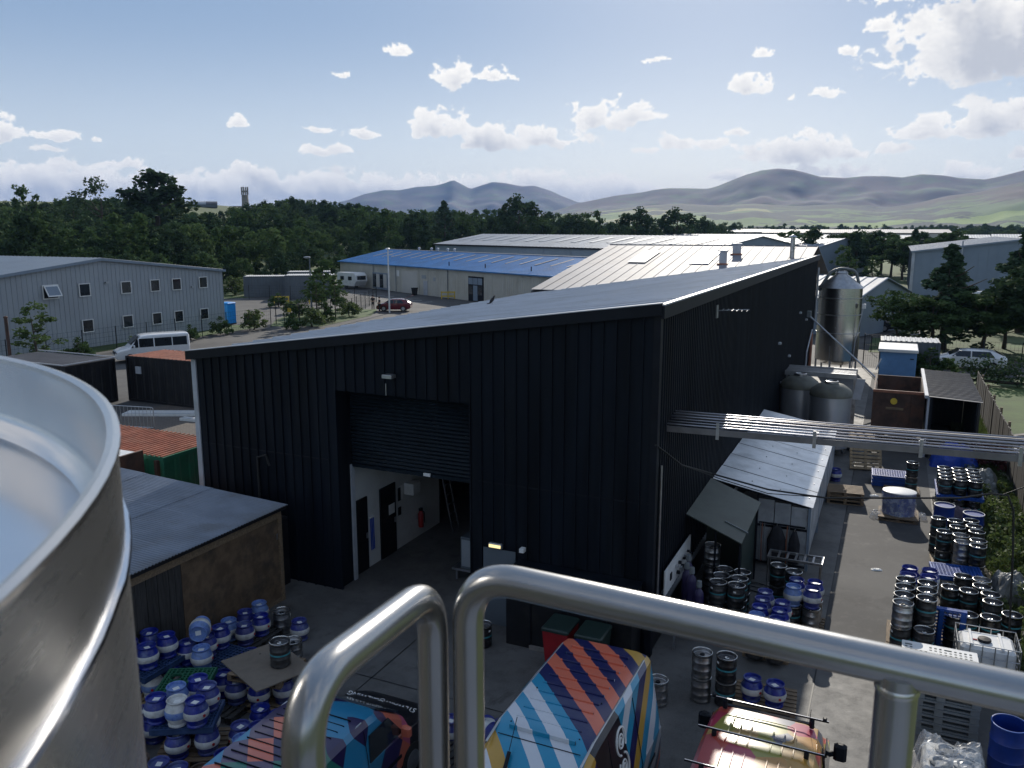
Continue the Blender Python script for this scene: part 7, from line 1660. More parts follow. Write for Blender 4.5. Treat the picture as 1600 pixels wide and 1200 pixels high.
# wrapped drum, barrels, tank
WD = thing('wrapped_load', (0.68, 29.5, 0), 'blue load on a pallet wrapped in clear film with white oval top', 'wrapped load')
def ell(rx, ry, z0, z1, n=28): 
    b = MB(); b.lathe([(1, z0), (1.0, z1)], n); b.v = [(0.68 + x * rx, 29.45 + y * ry, z) for x, y, z in b.v]; return b
ell(0.5, 0.42, 0.16, 0.88).build('drum', 'barrel_blue', WD, True); b = MB(); b.lathe([(0.98, 0), (1.04, 0.02), (1.04, 0.05), (0.9, 0.07), (0.0, 0.06)], 28); b.v = [(0.68 + x * 0.5, 29.45 + y * 0.42, 0.881 + z) for x, y, z in b.v]; b.build('lid', 'white', WD, True)
b = MB(); g_ = np.random.default_rng(3)
for j in range(7):
    for i in range(30):
        a = 2 * PI * i / 30; r_ = 1.05 + 0.05 * math.sin(3 * a + j) + (0.12 if j == 0 else 0) + float(g_.uniform(-0.02, 0.02)); b.v.append((0.68 + math.cos(a) * 0.5 * r_, 29.45 + math.sin(a) * 0.42 * r_, 0.17 + 0.12 * j))
b.f = [(j * 30 + i, j * 30 + (i + 1) % 30, (j + 1) * 30 + (i + 1) % 30, (j + 1) * 30 + i) for j in range(6) for i in range(30)]; b.build('film', 'wrap', WD, True)
m = MB(); m.box(0.1, 1.28, 28.9, 30.0, 0.0, 0.05); m.box(0.08, 1.3, 28.88, 30.02, 0.11, 0.15)
for x in (0.12, 0.62, 1.14): m.box(x, x + 0.12, 28.92, 29.98, 0.05, 0.11)
m.build('base_pallet', 'wood', WD)
crumpled('film_scrap', 'crumpled white film at the left foot of the wrapped load', 0.02, 29.3, 0.4, 0.6, 0.22, 'wrap', 'plastic film', 9)
crumpled('film_scrap', 'crumpled white film at the right foot of the wrapped load', 1.42, 29.7, 0.3, 0.5, 0.2, 'wrap', 'plastic film', 10)
def barrel(label, x, y, open_=False, h=0.9, r=0.29):
    o = thing('barrel', (x, y, 0), label, 'barrel'); b = MB()
    pr = [(r * 0.93, 0), (r, 0.03), (r, h * 0.3), (r * 1.03, h * 0.32), (r, h * 0.34), (r, h * 0.66), (r * 1.03, h * 0.68), (r, h * 0.7), (r, h - 0.05), (r * 1.02, h - 0.02), (r * 1.02, h)]
    pr += [(r * 0.96, h), (r * 0.94, 0.06), (0, 0.05)] if open_ else [(r * 0.95, h - 0.02), (0, h - 0.02)]
    b.lathe(pr, 24, cap=False); b.local('shell', 'barrel_blue', o, True)
    b = MB(); b.lathe([(r * 0.97, h + 0.001), (r * 1.035, h + 0.004), (r * 1.035, h + 0.02), (r * 0.97, h + 0.022)], 24, cap=False); b.local('rim', 'tray_blue' if open_ else 'white', o, True)
barrel('blue plastic barrel with pale rim by the kerb behind the far kegs', 1.95, 28.2, h=1.0); barrel('blue plastic barrel right of the sack pile', 2.75, 28.0)
barrel('open blue barrel at the lower right beside the grey pallets', 2.45, 15.75, True); barrel('blue barrel half hidden behind the open one at the right edge', 3.05, 16.2, True)
IB = thing('liquid_tank', (2.3, 18.55, 0), 'white plastic tank in a wire cage at the right edge', 'tank')
m = MB(); m.bbox(1.8, 2.8, 18.15, 18.95, 0.18, 1.12, 0.06); m.build('bottle', 'white', IB)
m = MB(); m.lathe([(0.12, 0), (0.13, 0.03), (0.12, 0.06), (0, 0.07)], 18, (2.25, 18.5, 1.12)); l_ = m.build('lid', 'black_trim', IB, True)
m = MB(); m.box(1.98, 2.12, 18.47, 18.5, 1.122, 1.14); m.build('seal_strap', 'red', l_)
for x in (2.0, 2.55): m = MB(); m.bbox(x - 0.03, x + 0.03, 18.16, 18.94, 1.1, 1.16, 0.01); m.build('top_rib', 'white', IB)
for z in (0.2, 0.45, 0.7, 0.95, 1.2):
    m = MB(); m.tube([(1.74, 18.1, z), (2.86, 18.1, z), (2.86, 19.0, z), (1.74, 19.0, z), (1.74, 18.1, z)], 0.011, 5); m.build('cage_bar', 'galv', IB)
for k in range(6):
    x = 1.74 + 0.224 * k
    for y in (18.1, 19.0): m = MB(); m.cyl((x, y, 0.15), (x, y, 1.2), 0.011, n=5); m.build('cage_bar', 'galv', IB)
for k in range(1, 4):
    for x in (1.74, 2.86): m = MB(); m.cyl((x, 18.1 + 0.225 * k, 0.15), (x, 18.1 + 0.225 * k, 1.2), 0.011, n=5); m.build('cage_bar', 'galv', IB)
m = MB(); m.box(1.74, 2.86, 18.1, 19.0, 0.0, 0.14); m.build('base', 'grey_plastic', IB)
# grey plastic pallets, eight high, with a perforated white one on top
def grey_pallet(label, x, y, z):
    o = thing('plastic_pallet', (x, y, z), label, 'plastic pallet', 'grey plastic pallets stacked at the right')
    if 'gp' not in TRAYM:
        a = MB(); a.box(-0.55, 0.55, -0.6, 0.6, 0.11, 0.15); b = MB(); b.box(-0.075, 0.075, -0.58, 0.58, 0, 0.11); c = MB(); c.box(-0.5, 0.5, -0.05, 0.05, 0, 0.03); TRAYM['gp'] = (a.mesh('deck', 'grey_plastic'), b.mesh('runner', 'grey_plastic'), c.mesh('brace', 'grey_plastic'))
    a, b, c = TRAYM['gp']; inst('deck', a, o)
    for s in (-0.47, -0.12, 0.47): inst('runner', b, o, (s, 0, 0))
    for s in (-0.5, 0.5): inst('brace', c, o, (0, s, 0))
for k in range(8): grey_pallet('grey plastic pallet, %s from the bottom of the stack at the right' % ('first', 'second', 'third', 'fourth', 'fifth', 'sixth', 'seventh', 'eighth')[k], 1.5 + RND.uniform(-0.01, 0.01), 16.85, 0.152 * k)
PW = thing('perforated_tray', (1.36, 17.05, 1.225), 'white perforated plastic sheet lying on the grey pallet stack', 'plastic pallet')
b = MB(); nx, ny = 30, 18; L_, W_ = 1.32, 0.95
xs = [-L_ / 2 + L_ * k / nx for k in range(nx + 1)]; ys = [-W_ / 2 + W_ * k / ny for k in range(ny + 1)]
for j in range(ny + 1): b.v += [(x, ys[j], 0.05) for x in xs]
for j in range(ny):
    for i in range(nx):
        big = (i in (2, 27) and j in (2, 15)) or (i in (11, 18) and j in (2, 15))
        hole = (0 < i < nx - 1) and (0 < j < ny - 1) and (i % 2 == 1 and j % 2 == 1 and (i // 7) % 4 != 9 and (j // 6 + i // 5) % 5 != 3)
        if big or hole: continue
        b.f.append((j * (nx + 1) + i, j * (nx + 1) + i + 1, (j + 1) * (nx + 1) + i + 1, (j + 1) * (nx + 1) + i))
b.local('deck', 'white', PW); b = MB(); b.bbox(-L_ / 2 + 0.01, L_ / 2 - 0.01, -W_ / 2 + 0.01, W_ / 2 - 0.01, 0, 0.03, 0.004); b.local('underside', 'grey_plastic', PW)
b = MB(); 
for a0, a1, c0, c1 in ((-L_ / 2, L_ / 2, -W_ / 2 - 0.012, -W_ / 2), (-L_ / 2, L_ / 2, W_ / 2, W_ / 2 + 0.012), (-L_ / 2 - 0.012, -L_ / 2, -W_ / 2, W_ / 2), (L_ / 2, L_ / 2 + 0.012, -W_ / 2, W_ / 2)): b.box(a0, a1, c0, c1, 0.0, 0.052)
b.local('rim', 'white', PW)
# bale of plastic parts under clear film at the lower right
BG = thing('wrapped_bale', (1.48, 14.35, 0), 'pallet of grey plastic parts under crumpled clear film, lower right', 'wrapped load')
m = MB(); m.box(1.0, 1.96, 13.9, 14.85, 0.0, 0.14); m.build('base_pallet', 'wood', BG); m = MB(); m.bbox(1.04, 1.92, 13.94, 14.8, 0.141, 0.8, 0.05); m.build('load', 'cask_white', BG)
for k, (x, y) in enumerate(((1.3, 14.15), (1.66, 14.2), (1.4, 14.55), (1.75, 14.6))):
    m = MB(); m.lathe([(0.17, 0), (0.18, 0.05), (0.13, 0.06), (0.1, 0.03)], 20, (x, y, 0.801)); m.build('ring', 'container_grey', BG, True)
g_ = np.random.default_rng(12); b = MB(); n = 24
for j in range(n + 1):
    for i in range(n + 1):
        u, v = i / n * 2 - 1, j / n * 2 - 1; e = max(abs(u), abs(v)); d = max(0, e - 0.8) / 0.2
        b.v.append((1.48 + u * 0.56 * (1 + 0.03 * math.sin(9 * v)), 14.36 + v * 0.55 * (1 + 0.03 * math.sin(8 * u)), 0.9 + 0.07 * math.sin(6 * u + 2 * v) * math.cos(5 * v) + float(g_.normal()) * 0.022 - d * 0.55 + (0.1 if (i < 4 and j > 20) else 0)))
b.f = [(j * (n + 1) + i, j * (n + 1) + i + 1, (j + 1) * (n + 1) + i + 1, (j + 1) * (n + 1) + i) for j in range(n) for i in range(n)]; b.build('film', 'wrap', BG, False)
# loose pallets on the drive
for k in range(3): pallet('pallet in the pile beside the drive joint, ' + ('bottom', 'middle', 'top')[k], -1.05, 30.6, R(6), 0.146 * k, 1.2, 1.0)
pallet('pale pallet leaning behind the clear shelter', -0.55, 35.2, tilt=(R(62), 0, R(10)), m='wood_pale', z=0.45)
pallet('pallet lying beside the trailer wheels', -0.9, 38.2, R(10), 0.6, m='wood'); 
ib2 = thing('plastic_tub', (-0.9, 38.2, 0), 'grey blue plastic tub under a pallet beside the tanks', 'tub')
m = MB(); m.lathe([(0.42, 0), (0.5, 0.05), (0.55, 0.55), (0.58, 0.59), (0.5, 0.59)], 24, (-0.9, 38.2, 0)); m.build('shell', 'wall_blue', ib2, True); m = MB(); m.lathe([(0.58, 0.56), (0.61, 0.57), (0.61, 0.595), (0.57, 0.598)], 24, (-0.9, 38.2, 0), False); m.build('rim', 'galv', ib2, True)
# paper scraps on the drive
for k, (x, y) in enumerate(((0.15, 24.4), (-0.1, 31.6))):
    o = crumpled('paper_scrap', 'scrap of white paper on the drive, ' + ('nearer' if k == 0 else 'farther') + ' one', x, y, 0.3, 0.16, 0.05, 'label', 'litter', 20 + k, 'sheet', rz=0.3)

# ------------------------------------------------------------------ greenery and cars at the right
tree('conifer_big', 3.9, 74.5, 8.4, 'tall pointed conifer right of the silo', w=1.5)
tree('lean', 0.9, 73.0, 4.9, 'leaning small tree with slanting trunk beside the conifer', w=1.25, rz=PI)
tree('bushy', 3.0, 71.5, 4.6, 'bushy broadleaf tree at the left foot of the tall conifer', w=1.7)
tree('bushy', 6.6, 72.5, 4.9, 'bushy broadleaf tree at the right foot of the tall conifer', w=1.7, rz=1.0)
tree('bushy_b', 10.6, 71.5, 8.0, 'large leafy tree at the right edge above the road', w=1.35)
tree('conifer_big', 10.9, 90, 9.6, 'dark conifer at the right edge before the storage shed', w=1.6)
tree('tall_b', 6.6, 112, 5.6, 'small dark tree against the storage shed wall, middle', w=1.3)
tree('bushy_b', 8.4, 77.0, 4.8, 'round leafy tree between conifer and right edge', w=1.4)
tree('bushy', 0.2, 96.0, 3.6, 'low bushy tree by the parked cars beyond the silo', w=1.5)
tree('loose_b', -8.0, 148, 7.0, 'young tree beyond the pale roofed unit, left of the storage shed', w=1.3); tree('loose_b', -3.2, 140, 5.6, 'smaller young tree just left of the storage shed', w=1.2)
ORD = ('first', 'second', 'third', 'fourth', 'fifth', 'sixth', 'seventh', 'eighth', 'ninth', 'tenth', 'eleventh', 'twelfth', 'thirteenth', 'fourteenth', 'fifteenth', 'sixteenth', 'seventeenth', 'eighteenth')
for i in range(18):
    x = -24 + 2.1 * i; y = 176 + 9 * ((i * 7) % 4) + (26 if i > 13 else 0)
    tree(('bushy_b', 'bushy', 'tall_b', 'bushy', 'conifer_big')[(i * 3) % 5], x, y, 8.0 + 1.6 * ((i * 5) % 3) * 0.5, 'dark tree in the row between flue and storage shed, %s from the left' % ORD[i], group='trees in the row between the flue and the storage shed', w=1.35)
HG = thing('hedge', (9, 58.0, 0), 'dense clipped hedge between lawn and side road', 'hedge')
cl = [(4.6 + 0.42 * k, 58.6 - 0.05 * k + RND.uniform(-0.3, 0.3), 0.3 + 1.35 * RND.random(), 0.55, 75) for k in range(70) for _ in range(2)]
inst('foliage', leaf_mesh('hedge_foliage', cl, 31, 'leaf_dark', (0.05, 0.13)), HG, (-9, -58.0, 0))
m = MB(); m.tube([(4.6, 58.6, 0.2), (34, 55.1, 0.2)], 0.1, 5); m.build('stems', 'bark', HG)
tree('bush_red', 4.05, 37.0, 1.5, 'red leaved shrub at the fence beside the blue tarpaulin', 'shrub', name='shrub')
tree('bush', 2.6, 58.5, 2.2, 'dark shrub beside the grey container and white car', 'shrub', name='shrub', w=1.2)
tree('bush_pale', 3.0, 14.2, 1.0, 'leafy weed clump at the lower right corner', 'shrub', name='shrub', w=0.9)
wd = [(3.0 + 1.4 * RND.random(), 19.5 + 22 * RND.random(), 0.12 * RND.random(), 0.28, 60) for _ in range(150)] + [(3.3 + 0.9 * RND.random(), 20 + 14 * RND.random(), 0.3 + 0.25 * RND.random(), 0.24, 50) for _ in range(50)]
wo = bpy.data.objects.new('weeds', leaf_mesh('weeds', wd, 33, 'leaf_weed', (0.03, 0.09))); COL.objects.link(wo); tag(wo, 'rough green weeds along the right hand verge', None, None, 'stuff')
gr = np.random.default_rng(9); N_ = 26000
def blades(name, n, fx, h, m):
    P = fx(n); a = gr.uniform(0, 6.28, n); hh = gr.uniform(h * 0.5, h, n); w = 0.012
    d = np.stack([np.cos(a) * w, np.sin(a) * w, np.zeros(n)], 1); t = np.stack([gr.normal(0, 0.05, n), gr.normal(0, 0.05, n), hh], 1)
    V = np.stack([P - d, P + d, P + t], 1).reshape(-1, 3); me = bpy.data.meshes.new(name); me.vertices.add(3 * n); me.vertices.foreach_set('co', V.ravel().astype(np.float32)); me.loops.add(3 * n); me.loops.foreach_set('vertex_index', np.arange(3 * n, dtype=np.int32))
    me.polygons.add(n); me.polygons.foreach_set('loop_start', np.arange(0, 3 * n, 3, dtype=np.int32)); me.materials.append(M[m]); me.update(calc_edges=True)
    o = bpy.data.objects.new(name, me); COL.objects.link(o); return o
tag(blades('long_grass', 24000, lambda n: np.stack([3.0 + 1.5 * gr.random(n), 19 + 30 * gr.random(n), np.zeros(n)], 1), 0.3, 'leaf_weed'), 'long grass on the right hand verge', None, None, 'stuff')
small_car('white saloon on the side road behind the hedge', 5.0, 64.6, R(92), 'car_white', L=4.5, H=1.4)
pv_, h, hw, H, S = van('parked_van', 'white van parked before the storage shed, right of the conifer', 9.6, 118, R(95), 'car_white', 4.9, 1.9, 1.95, 1.0)
for s in (-1, 1):
    q = [(s * 0.952, -1.9, 1.1), (s * 0.952, 0.9, 1.1), (s * 0.892, 0.9, 1.65), (s * 0.892, -1.9, 1.65)]; pane_strip(pv_, 'side_window', q if s > 0 else q[::-1])
small_car('white hatchback half hidden behind the conifer', 6.3, 118.5, R(90), 'car_white')
small_car('dark green car parked beyond the silo', -3.4, 101.0, R(70), 'bin_green', H=1.5)
small_car('black car parked nearer the silo, beyond its shoulder', -1.6, 86.0, R(80), 'car_dark')
for x, y, m_, lb in ((-0.5, 112, 'bin_red', 'red skip bin standing before the corner of the storage shed'), (-0.6, 103, 'tarp_blue', 'blue skip bin with white lid left of the storage shed')):
    o = thing('skip_bin', (x, y, 0), lb, 'bin'); m = MB(); m.add([(-0.7, -0.5, 0), (0.7, -0.5, 0), (0.7, 0.5, 0), (-0.7, 0.5, 0), (-0.85, -0.6, 1.5), (0.85, -0.6, 1.5), (0.85, 0.6, 1.5), (-0.85, 0.6, 1.5)], [(3, 2, 1, 0), (4, 5, 6, 7), (0, 1, 5, 4), (1, 2, 6, 5), (2, 3, 7, 6), (3, 0, 4, 7)]); m.local('shell', m_, o); m = MB(); m.bbox(-0.9, 0.9, -0.65, 0.65, 1.501, 1.62, 0.04); m.local('lid', 'white', o)

# ------------------------------------------------------------------ things in the doorway
fe = thing('fire_extinguisher', (-12.88, 21.2, 0.3), 'red fire extinguisher on the white wall inside the doorway', 'fire extinguisher')
m = MB(); m.lathe([(0.08, 0), (0.085, 0.02), (0.085, 0.42), (0.06, 0.5), (0.025, 0.53)], 14, (-12.88, 21.2, 0.35)); m.build('cylinder', 'red', fe, True); m = MB(); m.box(-12.92, -12.84, 21.14, 21.26, 0.88, 0.96); m.build('valve', 'black_trim', fe); m = MB(); m.tube([(-12.85, 21.2, 0.92), (-12.76, 21.2, 0.85), (-12.76, 21.22, 0.5)], 0.015, 6); m.build('hose', 'rubber', fe)
m = MB(); m.box(-13.018, -12.97, 21.15, 21.25, 0.6, 0.75); m.build('bracket', 'galv', fe)
ld = thing('ladder', (-12.4, 22.0, 0), 'aluminium ladder leaning against the white wall inside the doorway', 'ladder')
for s in (0, 0.4): m = MB(); m.obox((-12.15, 21.9 + s, 0.01), (0.03, 0, 0), (0, 0.06, 0), (-0.75, 0, 3.6)); m.build('stile', 'aluminium', ld)
for k in range(11): m = MB(); z = 0.3 + 0.3 * k; m.box(-12.14 - 0.208 * z, -12.11 - 0.208 * z, 21.96, 22.3, z, z + 0.03); m.build('rung', 'aluminium', ld)
cbx = thing('cabinet', (-9.9, 19.2, 0), 'pale cabinet on a trolley just inside the doorway, right', 'cabinet')
m = MB(); m.bbox(-10.25, -9.5, 18.9, 19.4, 0.35, 1.25, 0.02); m.build('casing', 'container_grey', cbx); m = MB(); m.box(-10.2, -9.55, 18.88, 18.899, 0.42, 1.18); m.build('door', 'wall_grey', cbx); m = MB(); m.box(-10.5, -9.45, 18.85, 19.45, 0.28, 0.34); m.build('shelf', 'galv', cbx)
for x in (-10.4, -9.5): m = MB(); m.box(x, x + 0.05, 18.9, 18.95, 0, 0.28); m.build('leg', 'galv', cbx)
bk = thing('tool_rack', (-13, 18.75, 0.5), 'strip of blue handled tools on the white wall between the inner doors', 'tool rack')
m = MB(); m.box(-13.018, -12.96, 18.6, 18.8, 1.45, 1.5); m.build('rail', 'label', bk)
for k in range(3): m = MB(); m.tube([(-12.98, 18.63 + 0.07 * k, 1.5), (-12.97, 18.64 + 0.07 * k, 0.5)], 0.014, 6); m.build('handle', 'tarp_blue', bk)

# ------------------------------------------------------------------ liveried vans
NAVY, CORAL, TURQ, WHITE_, MUST = (0.010, 0.014, 0.085), (0.62, 0.15, 0.085), (0.015, 0.25, 0.42), (0.58, 0.6, 0.64), (0.5, 0.29, 0.05)
def livery(name, build):
    m = bpy.data.materials.new(name); m.use_nodes = True; t = NT(m.node_tree); b = t.nt.nodes['Principled BSDF']
    tc = t.n('ShaderNodeTexCoord'); p = tc.outputs['Object']; nrm = tc.outputs['Normal']
    c = build(t, p, nrm)
    d = t.noise(p, 2.5, 6, 0.7); c = t.mix(t.m('MULTIPLY', t.ss(d, 0.5, 0.75), 0.14), c, (0.2, 0.18, 0.16, 1))
    t.l(c, b.inputs['Base Color']); b.inputs['Roughness'].default_value = 0.32; b.inputs['Coat Weight'].default_value = 0.35; b.inputs['Coat Roughness'].default_value = 0.12
    M[name] = m; return m
def ramp_stops(pairs, lo, hi): return [((a - lo) / (hi - lo), c) for a, c in pairs]
def striped(t, p, nrm):
    x, y, z = t.xyz(p); nx = t.xyz(nrm)[0]
    tt = t.m('ADD', t.m('MULTIPLY', x, 0.75), t.m('MULTIPLY', y, 0.66))
    seq = [(-2.6, NAVY), (-2.26, MUST), (-2.03, NAVY), (-1.8, CORAL), (-1.56, NAVY), (-1.335, CORAL), (-1.1, NAVY), (-0.87, CORAL), (-0.644, NAVY), (-0.41, TURQ), (-0.2, WHITE_), (0.0, TURQ), (0.2, WHITE_), (0.38, TURQ), (0.66, MUST), (0.85, WHITE_), (1.05, TURQ), (1.3, NAVY), (1.5, WHITE_), (1.7, TURQ)]
    top = t.ramp(t.m('DIVIDE', t.m('ADD', tt, 2.6), 5.0), ramp_stops(seq, -2.6, 2.4), 'CONSTANT')
    # a few bands cross the other way near the rear corner
    t3 = t.m('SUBTRACT', t.m('MULTIPLY', x, 0.35), t.m('MULTIPLY', y, 0.94))
    band = t.m('MULTIPLY', t.m('MULTIPLY', t.m('GREATER_THAN', t3, 1.62), t.m('LESS_THAN', t3, 1.86)), t.m('LESS_THAN', t.m('ABSOLUTE', t.m('SUBTRACT', tt, -1.45)), 0.35))
    ts = t.m('ADD', t.m('MULTIPLY', y, 0.62), t.m('MULTIPLY', z, 0.78))
    seq2 = [(-2.4, TURQ), (-2.15, WHITE_), (-1.9, TURQ), (-1.65, WHITE_), (-1.4, TURQ), (-1.15, CORAL), (-1.0, NAVY), (-0.85, WHITE_), (-0.6, TURQ), (-0.35, WHITE_), (-0.1, TURQ), (0.15, MUST), (0.4, NAVY), (0.65, TURQ), (0.9, WHITE_), (1.15, TURQ), (1.4, MUST), (1.65, NAVY), (1.9, MUST), (2.15, NAVY), (2.4, TURQ)]
    side = t.ramp(t.m('DIVIDE', t.m('ADD', ts, 2.4), 5.2), ramp_stops(seq2, -2.4, 2.8), 'CONSTANT')
    e = t.m('SUBTRACT', y, t.m('MULTIPLY', z, 0.25))
    blk = t.m('MULTIPLY', t.m('GREATER_THAN', e, -1.5), t.m('LESS_THAN', e, -0.45))
    side = t.mix(blk, side, (0.012, 0.012, 0.018, 1))
    f = t.m('GREATER_THAN', t.m('ABSOLUTE', nx), 0.6)
    return t.mix(f, top, side)
def patchwork(t, p, nrm):
    vo = t.n('ShaderNodeTexVoronoi'); mp = t.n('ShaderNodeMapping'); t.l(p, mp.inputs[0]); mp.inputs['Scale'].default_value = (2.6, 2.0, 2.0); mp.inputs['Rotation'].default_value = (0, 0, 0.6)
    t.l(mp.outputs[0], vo.inputs['Vector']); vo.inputs['Scale'].default_value = 1.0; vo.inputs['Randomness'].default_value = 1.0
    h = t.xyz(vo.outputs['Color'])[1]
    return t.ramp(h, [(0, (0.42, 0.2, 0.03)), (0.16, (0.42, 0.06, 0.04)), (0.3, (0.42, 0.26, 0.08)), (0.4, (0.1, 0.1, 0.13)), (0.5, (0.36, 0.03, 0.07)), (0.64, (0.27, 0.25, 0.04)), (0.76, (0.42, 0.1, 0.1)), (0.88, (0.42, 0.22, 0.03))], 'CONSTANT')
def plaid(t, p, nrm):
    x, y, z = t.xyz(p)
    a = t.m('FLOOR', t.m('MULTIPLY', t.m('ADD', t.m('ADD', t.m('MULTIPLY', x, 0.6), t.m('MULTIPLY', y, 0.5)), t.m('MULTIPLY', z, 0.5)), 3.4)); b_ = t.m('FLOOR', t.m('MULTIPLY', t.m('SUBTRACT', t.m('ADD', t.m('MULTIPLY', y, 0.7), t.m('MULTIPLY', z, -0.4)), t.m('MULTIPLY', x, 0.35)), 2.3))
    wn = t.n('ShaderNodeTexWhiteNoise'); wn.noise_dimensions = '2D'; t.l(t.comb(a, b_, 0.0), wn.inputs['Vector'])
    c = t.ramp(wn.outputs['Value'], [(0, (0.02, 0.012, 0.07)), (0.3, (0.02, 0.2, 0.36)), (0.45, (0.6, 0.15, 0.09)), (0.58, (0.09, 0.06, 0.12)), (0.72, (0.5, 0.5, 0.53)), (0.8, (0.02, 0.16, 0.12)), (0.86, (0.5, 0.1, 0.18)), (0.94, (0.03, 0.02, 0.1))], 'CONSTANT')
    front = t.m('GREATER_THAN', y, 1.2)
    return t.mix(front, c, (0.01, 0.011, 0.015, 1))
livery('livery_striped', striped); livery('livery_patchwork', patchwork); livery('livery_plaid', plaid)

SV, h, hw, H, S = van('delivery_van', 'high roofed van wrapped in turquoise, white, navy and coral stripes, centre', -4.0, 9.85, PI, 'livery_striped', 5.6, 2.0, 2.55, 0.95, kind='high')
for k in range(11):                                            # pressed ribs across the roof
    y = -2.35 + 0.25 * k; m = MB(); m.bbox(-0.5, 0.5, y - 0.014, y + 0.014, 2.53, 2.588, 0.005); m.local('roof_rib', 'livery_striped', SV)
for s in (-1, 1):
    m = MB(); m.tube([(s * 0.71, -2.5, 2.50), (s * 0.71, 0.0, 2.53), (s * 0.7, 0.5, 2.46)], 0.018, 6); m.local('drip_rail', 'galv', SV)
    m = MB(); m.bbox(s * 1.12 - 0.11, s * 1.12 + 0.11, 1.42, 1.56, 1.2, 1.62, 0.04); mm = m.local('wing_mirror', 'black_trim', SV); m = MB(); m.tube([(s * 0.95, 1.45, 1.25), (s * 1.06, 1.48, 1.3)], 0.04, 6); m.local('mirror_arm', 'black_trim', mm)
    for q in ((-2.1, 2.548), (-0.9, 2.575), (0.05, 2.56)):
        m = MB(); m.cyl((s * 0.52, q[0], q[1] - 0.01), (s * 0.52, q[0], q[1] + 0.006), 0.012, n=6); m.local('roof_plug', 'black_trim', SV)
m = MB(); m.tube([(0.32, 0.55, 2.44), (0.3, 0.75, 2.3)], 0.03, 6); m.local('aerial_base', 'black_trim', SV); m = MB(); m.tube([(0.32, 0.55, 2.46), (0.38, 0.15, 2.72)], 0.006, 5); m.local('aerial', 'black_trim', SV)
pane_strip(SV, 'windscreen', [(-0.78, 1.78, 1.46), (0.78, 1.78, 1.46), (0.72, 1.02, 2.06), (-0.72, 1.02, 2.06)][::-1], 'glass_dark', -0.05)
# white interlocked ring emblem on the black side panel, both sides
for s in (-1, 1):
    em = MB(); n_ = Vector((s * 0.985, 0, 0.17)).normalized(); up_ = Vector((-n_.z * s, 0, abs(n_.x))).normalized(); rt_ = Vector((0, 1, 0))
    def face(a, b): z = 1.9 + b * 0.98; return Vector((s * (0.985 - 0.195 * (z - 1.32) / 1.11 + 0.008), -0.82 + a, z))
    for cy in (0.2, -0.2):
        for (r0, n0) in ((0.2, 0.018), (0.1, 0.014)):
            a0 = 0 if r0 < 0.15 else (R(-70) if cy > 0 else R(110)); a1 = 2 * PI if r0 < 0.15 else a0 + R(290)
            em.tube([face(r0 * math.cos(a0 + (a1 - a0) * k / 24), cy + r0 * math.sin(a0 + (a1 - a0) * k / 24)) for k in range(25)], n0, 6)
        em.tube([face(0.05 * math.cos(2 * PI * k / 12), cy + 0.05 * math.sin(2 * PI * k / 12)) for k in range(13)], 0.012, 5)
    em.local('emblem', 'label', SV)
    text_mesh('lettering', 'STEWART', 0.14, 'label', SV, (s * 0.99, -0.82, 1.28), (PI / 2, 0, PI / 2 if s > 0 else -PI / 2)); text_mesh('lettering', 'BREWING', 0.14, 'label', SV, (s * 1.003, -0.82, 1.13), (PI / 2, 0, PI / 2 if s > 0 else -PI / 2))
    m = MB(); m.box(s * 1.005 - 0.008, s * 1.005 + 0.008, -2.3, 0.6, 0.98, 1.03); m.local('door_track', 'black_trim', SV)

PV, h, hw, H, S = van('delivery_van', 'van with pink, yellow and grey patchwork wrap and roof bars, lower right', -1.3, 11.85, 0.0, 'livery_patchwork', 4.9, 1.86, 1.98, 1.0)
for k in range(-3, 4):
    for (y0, y1) in ((-2.0, -0.55), (-0.4, 0.15)):
        if abs(k) == 0: continue
        m = MB(); m.bbox(k * 0.16 - 0.012, k * 0.16 + 0.012, y0, y1, 1.965, 2.008, 0.004); m.local('roof_rib', 'livery_patchwork', PV)
m = MB(); m.tube(polyround([(-0.45, -0.02, 2.002), (0.45, -0.02, 2.002), (0.45, 0.4, 1.995), (-0.45, 0.4, 1.995), (-0.45, -0.02, 2.002)], 0.08, 4), 0.008, 5); m.local('roof_panel_edge', 'livery_patchwork', PV)
for y in (0.62, -0.28, -1.2):
    m = MB(); m.box(-0.9, 0.9, y - 0.015, y + 0.015, 2.075, 2.095); b_ = m.local('roof_bar', 'black_trim', PV)
    m = MB(); m.box(-0.9, 0.9, y - 0.006, y + 0.006, 2.0955, 2.099); m.local('bar_insert', 'chrome', b_)
    for s in (-1, 1):
        m = MB(); m.bbox(s * 0.66 - 0.035, s * 0.66 + 0.035, y - 0.035, y + 0.035, 1.93, 2.074, 0.02); m.local('bar_foot', 'black_trim', b_)
        if y > 0.5: m = MB(); m.bbox(s * 0.84 - 0.03, s * 0.84 + 0.03, y - 0.05, y + 0.03, 2.096, 2.15, 0.012); m.local('end_stop', 'black_trim', b_)
for s in (-1, 1):
    m = MB(); m.bbox(s * 1.08 - 0.1, s * 1.08 + 0.1, 1.12, 1.27, 1.15, 1.42, 0.04); mm = m.local('wing_mirror', 'black_trim', PV); m = MB(); m.tube([(s * 0.88, 1.2, 1.16), (s * 1.02, 1.2, 1.24)], 0.04, 6); m.local('mirror_arm', 'black_trim', mm)
    m = MB(); m.tube([(s * 0.77, -2.3, 1.9), (s * 0.78, 0.2, 1.93)], 0.012, 6); m.local('gutter_strip', 'livery_patchwork', PV)
    q = [(s * 0.935, 0.35, 1.14), (s * 0.935, 1.25, 1.14), (s * 0.885, 0.85, 1.68), (s * 0.885, 0.35, 1.68)]; pane_strip(PV, 'side_window', q if s > 0 else q[::-1])
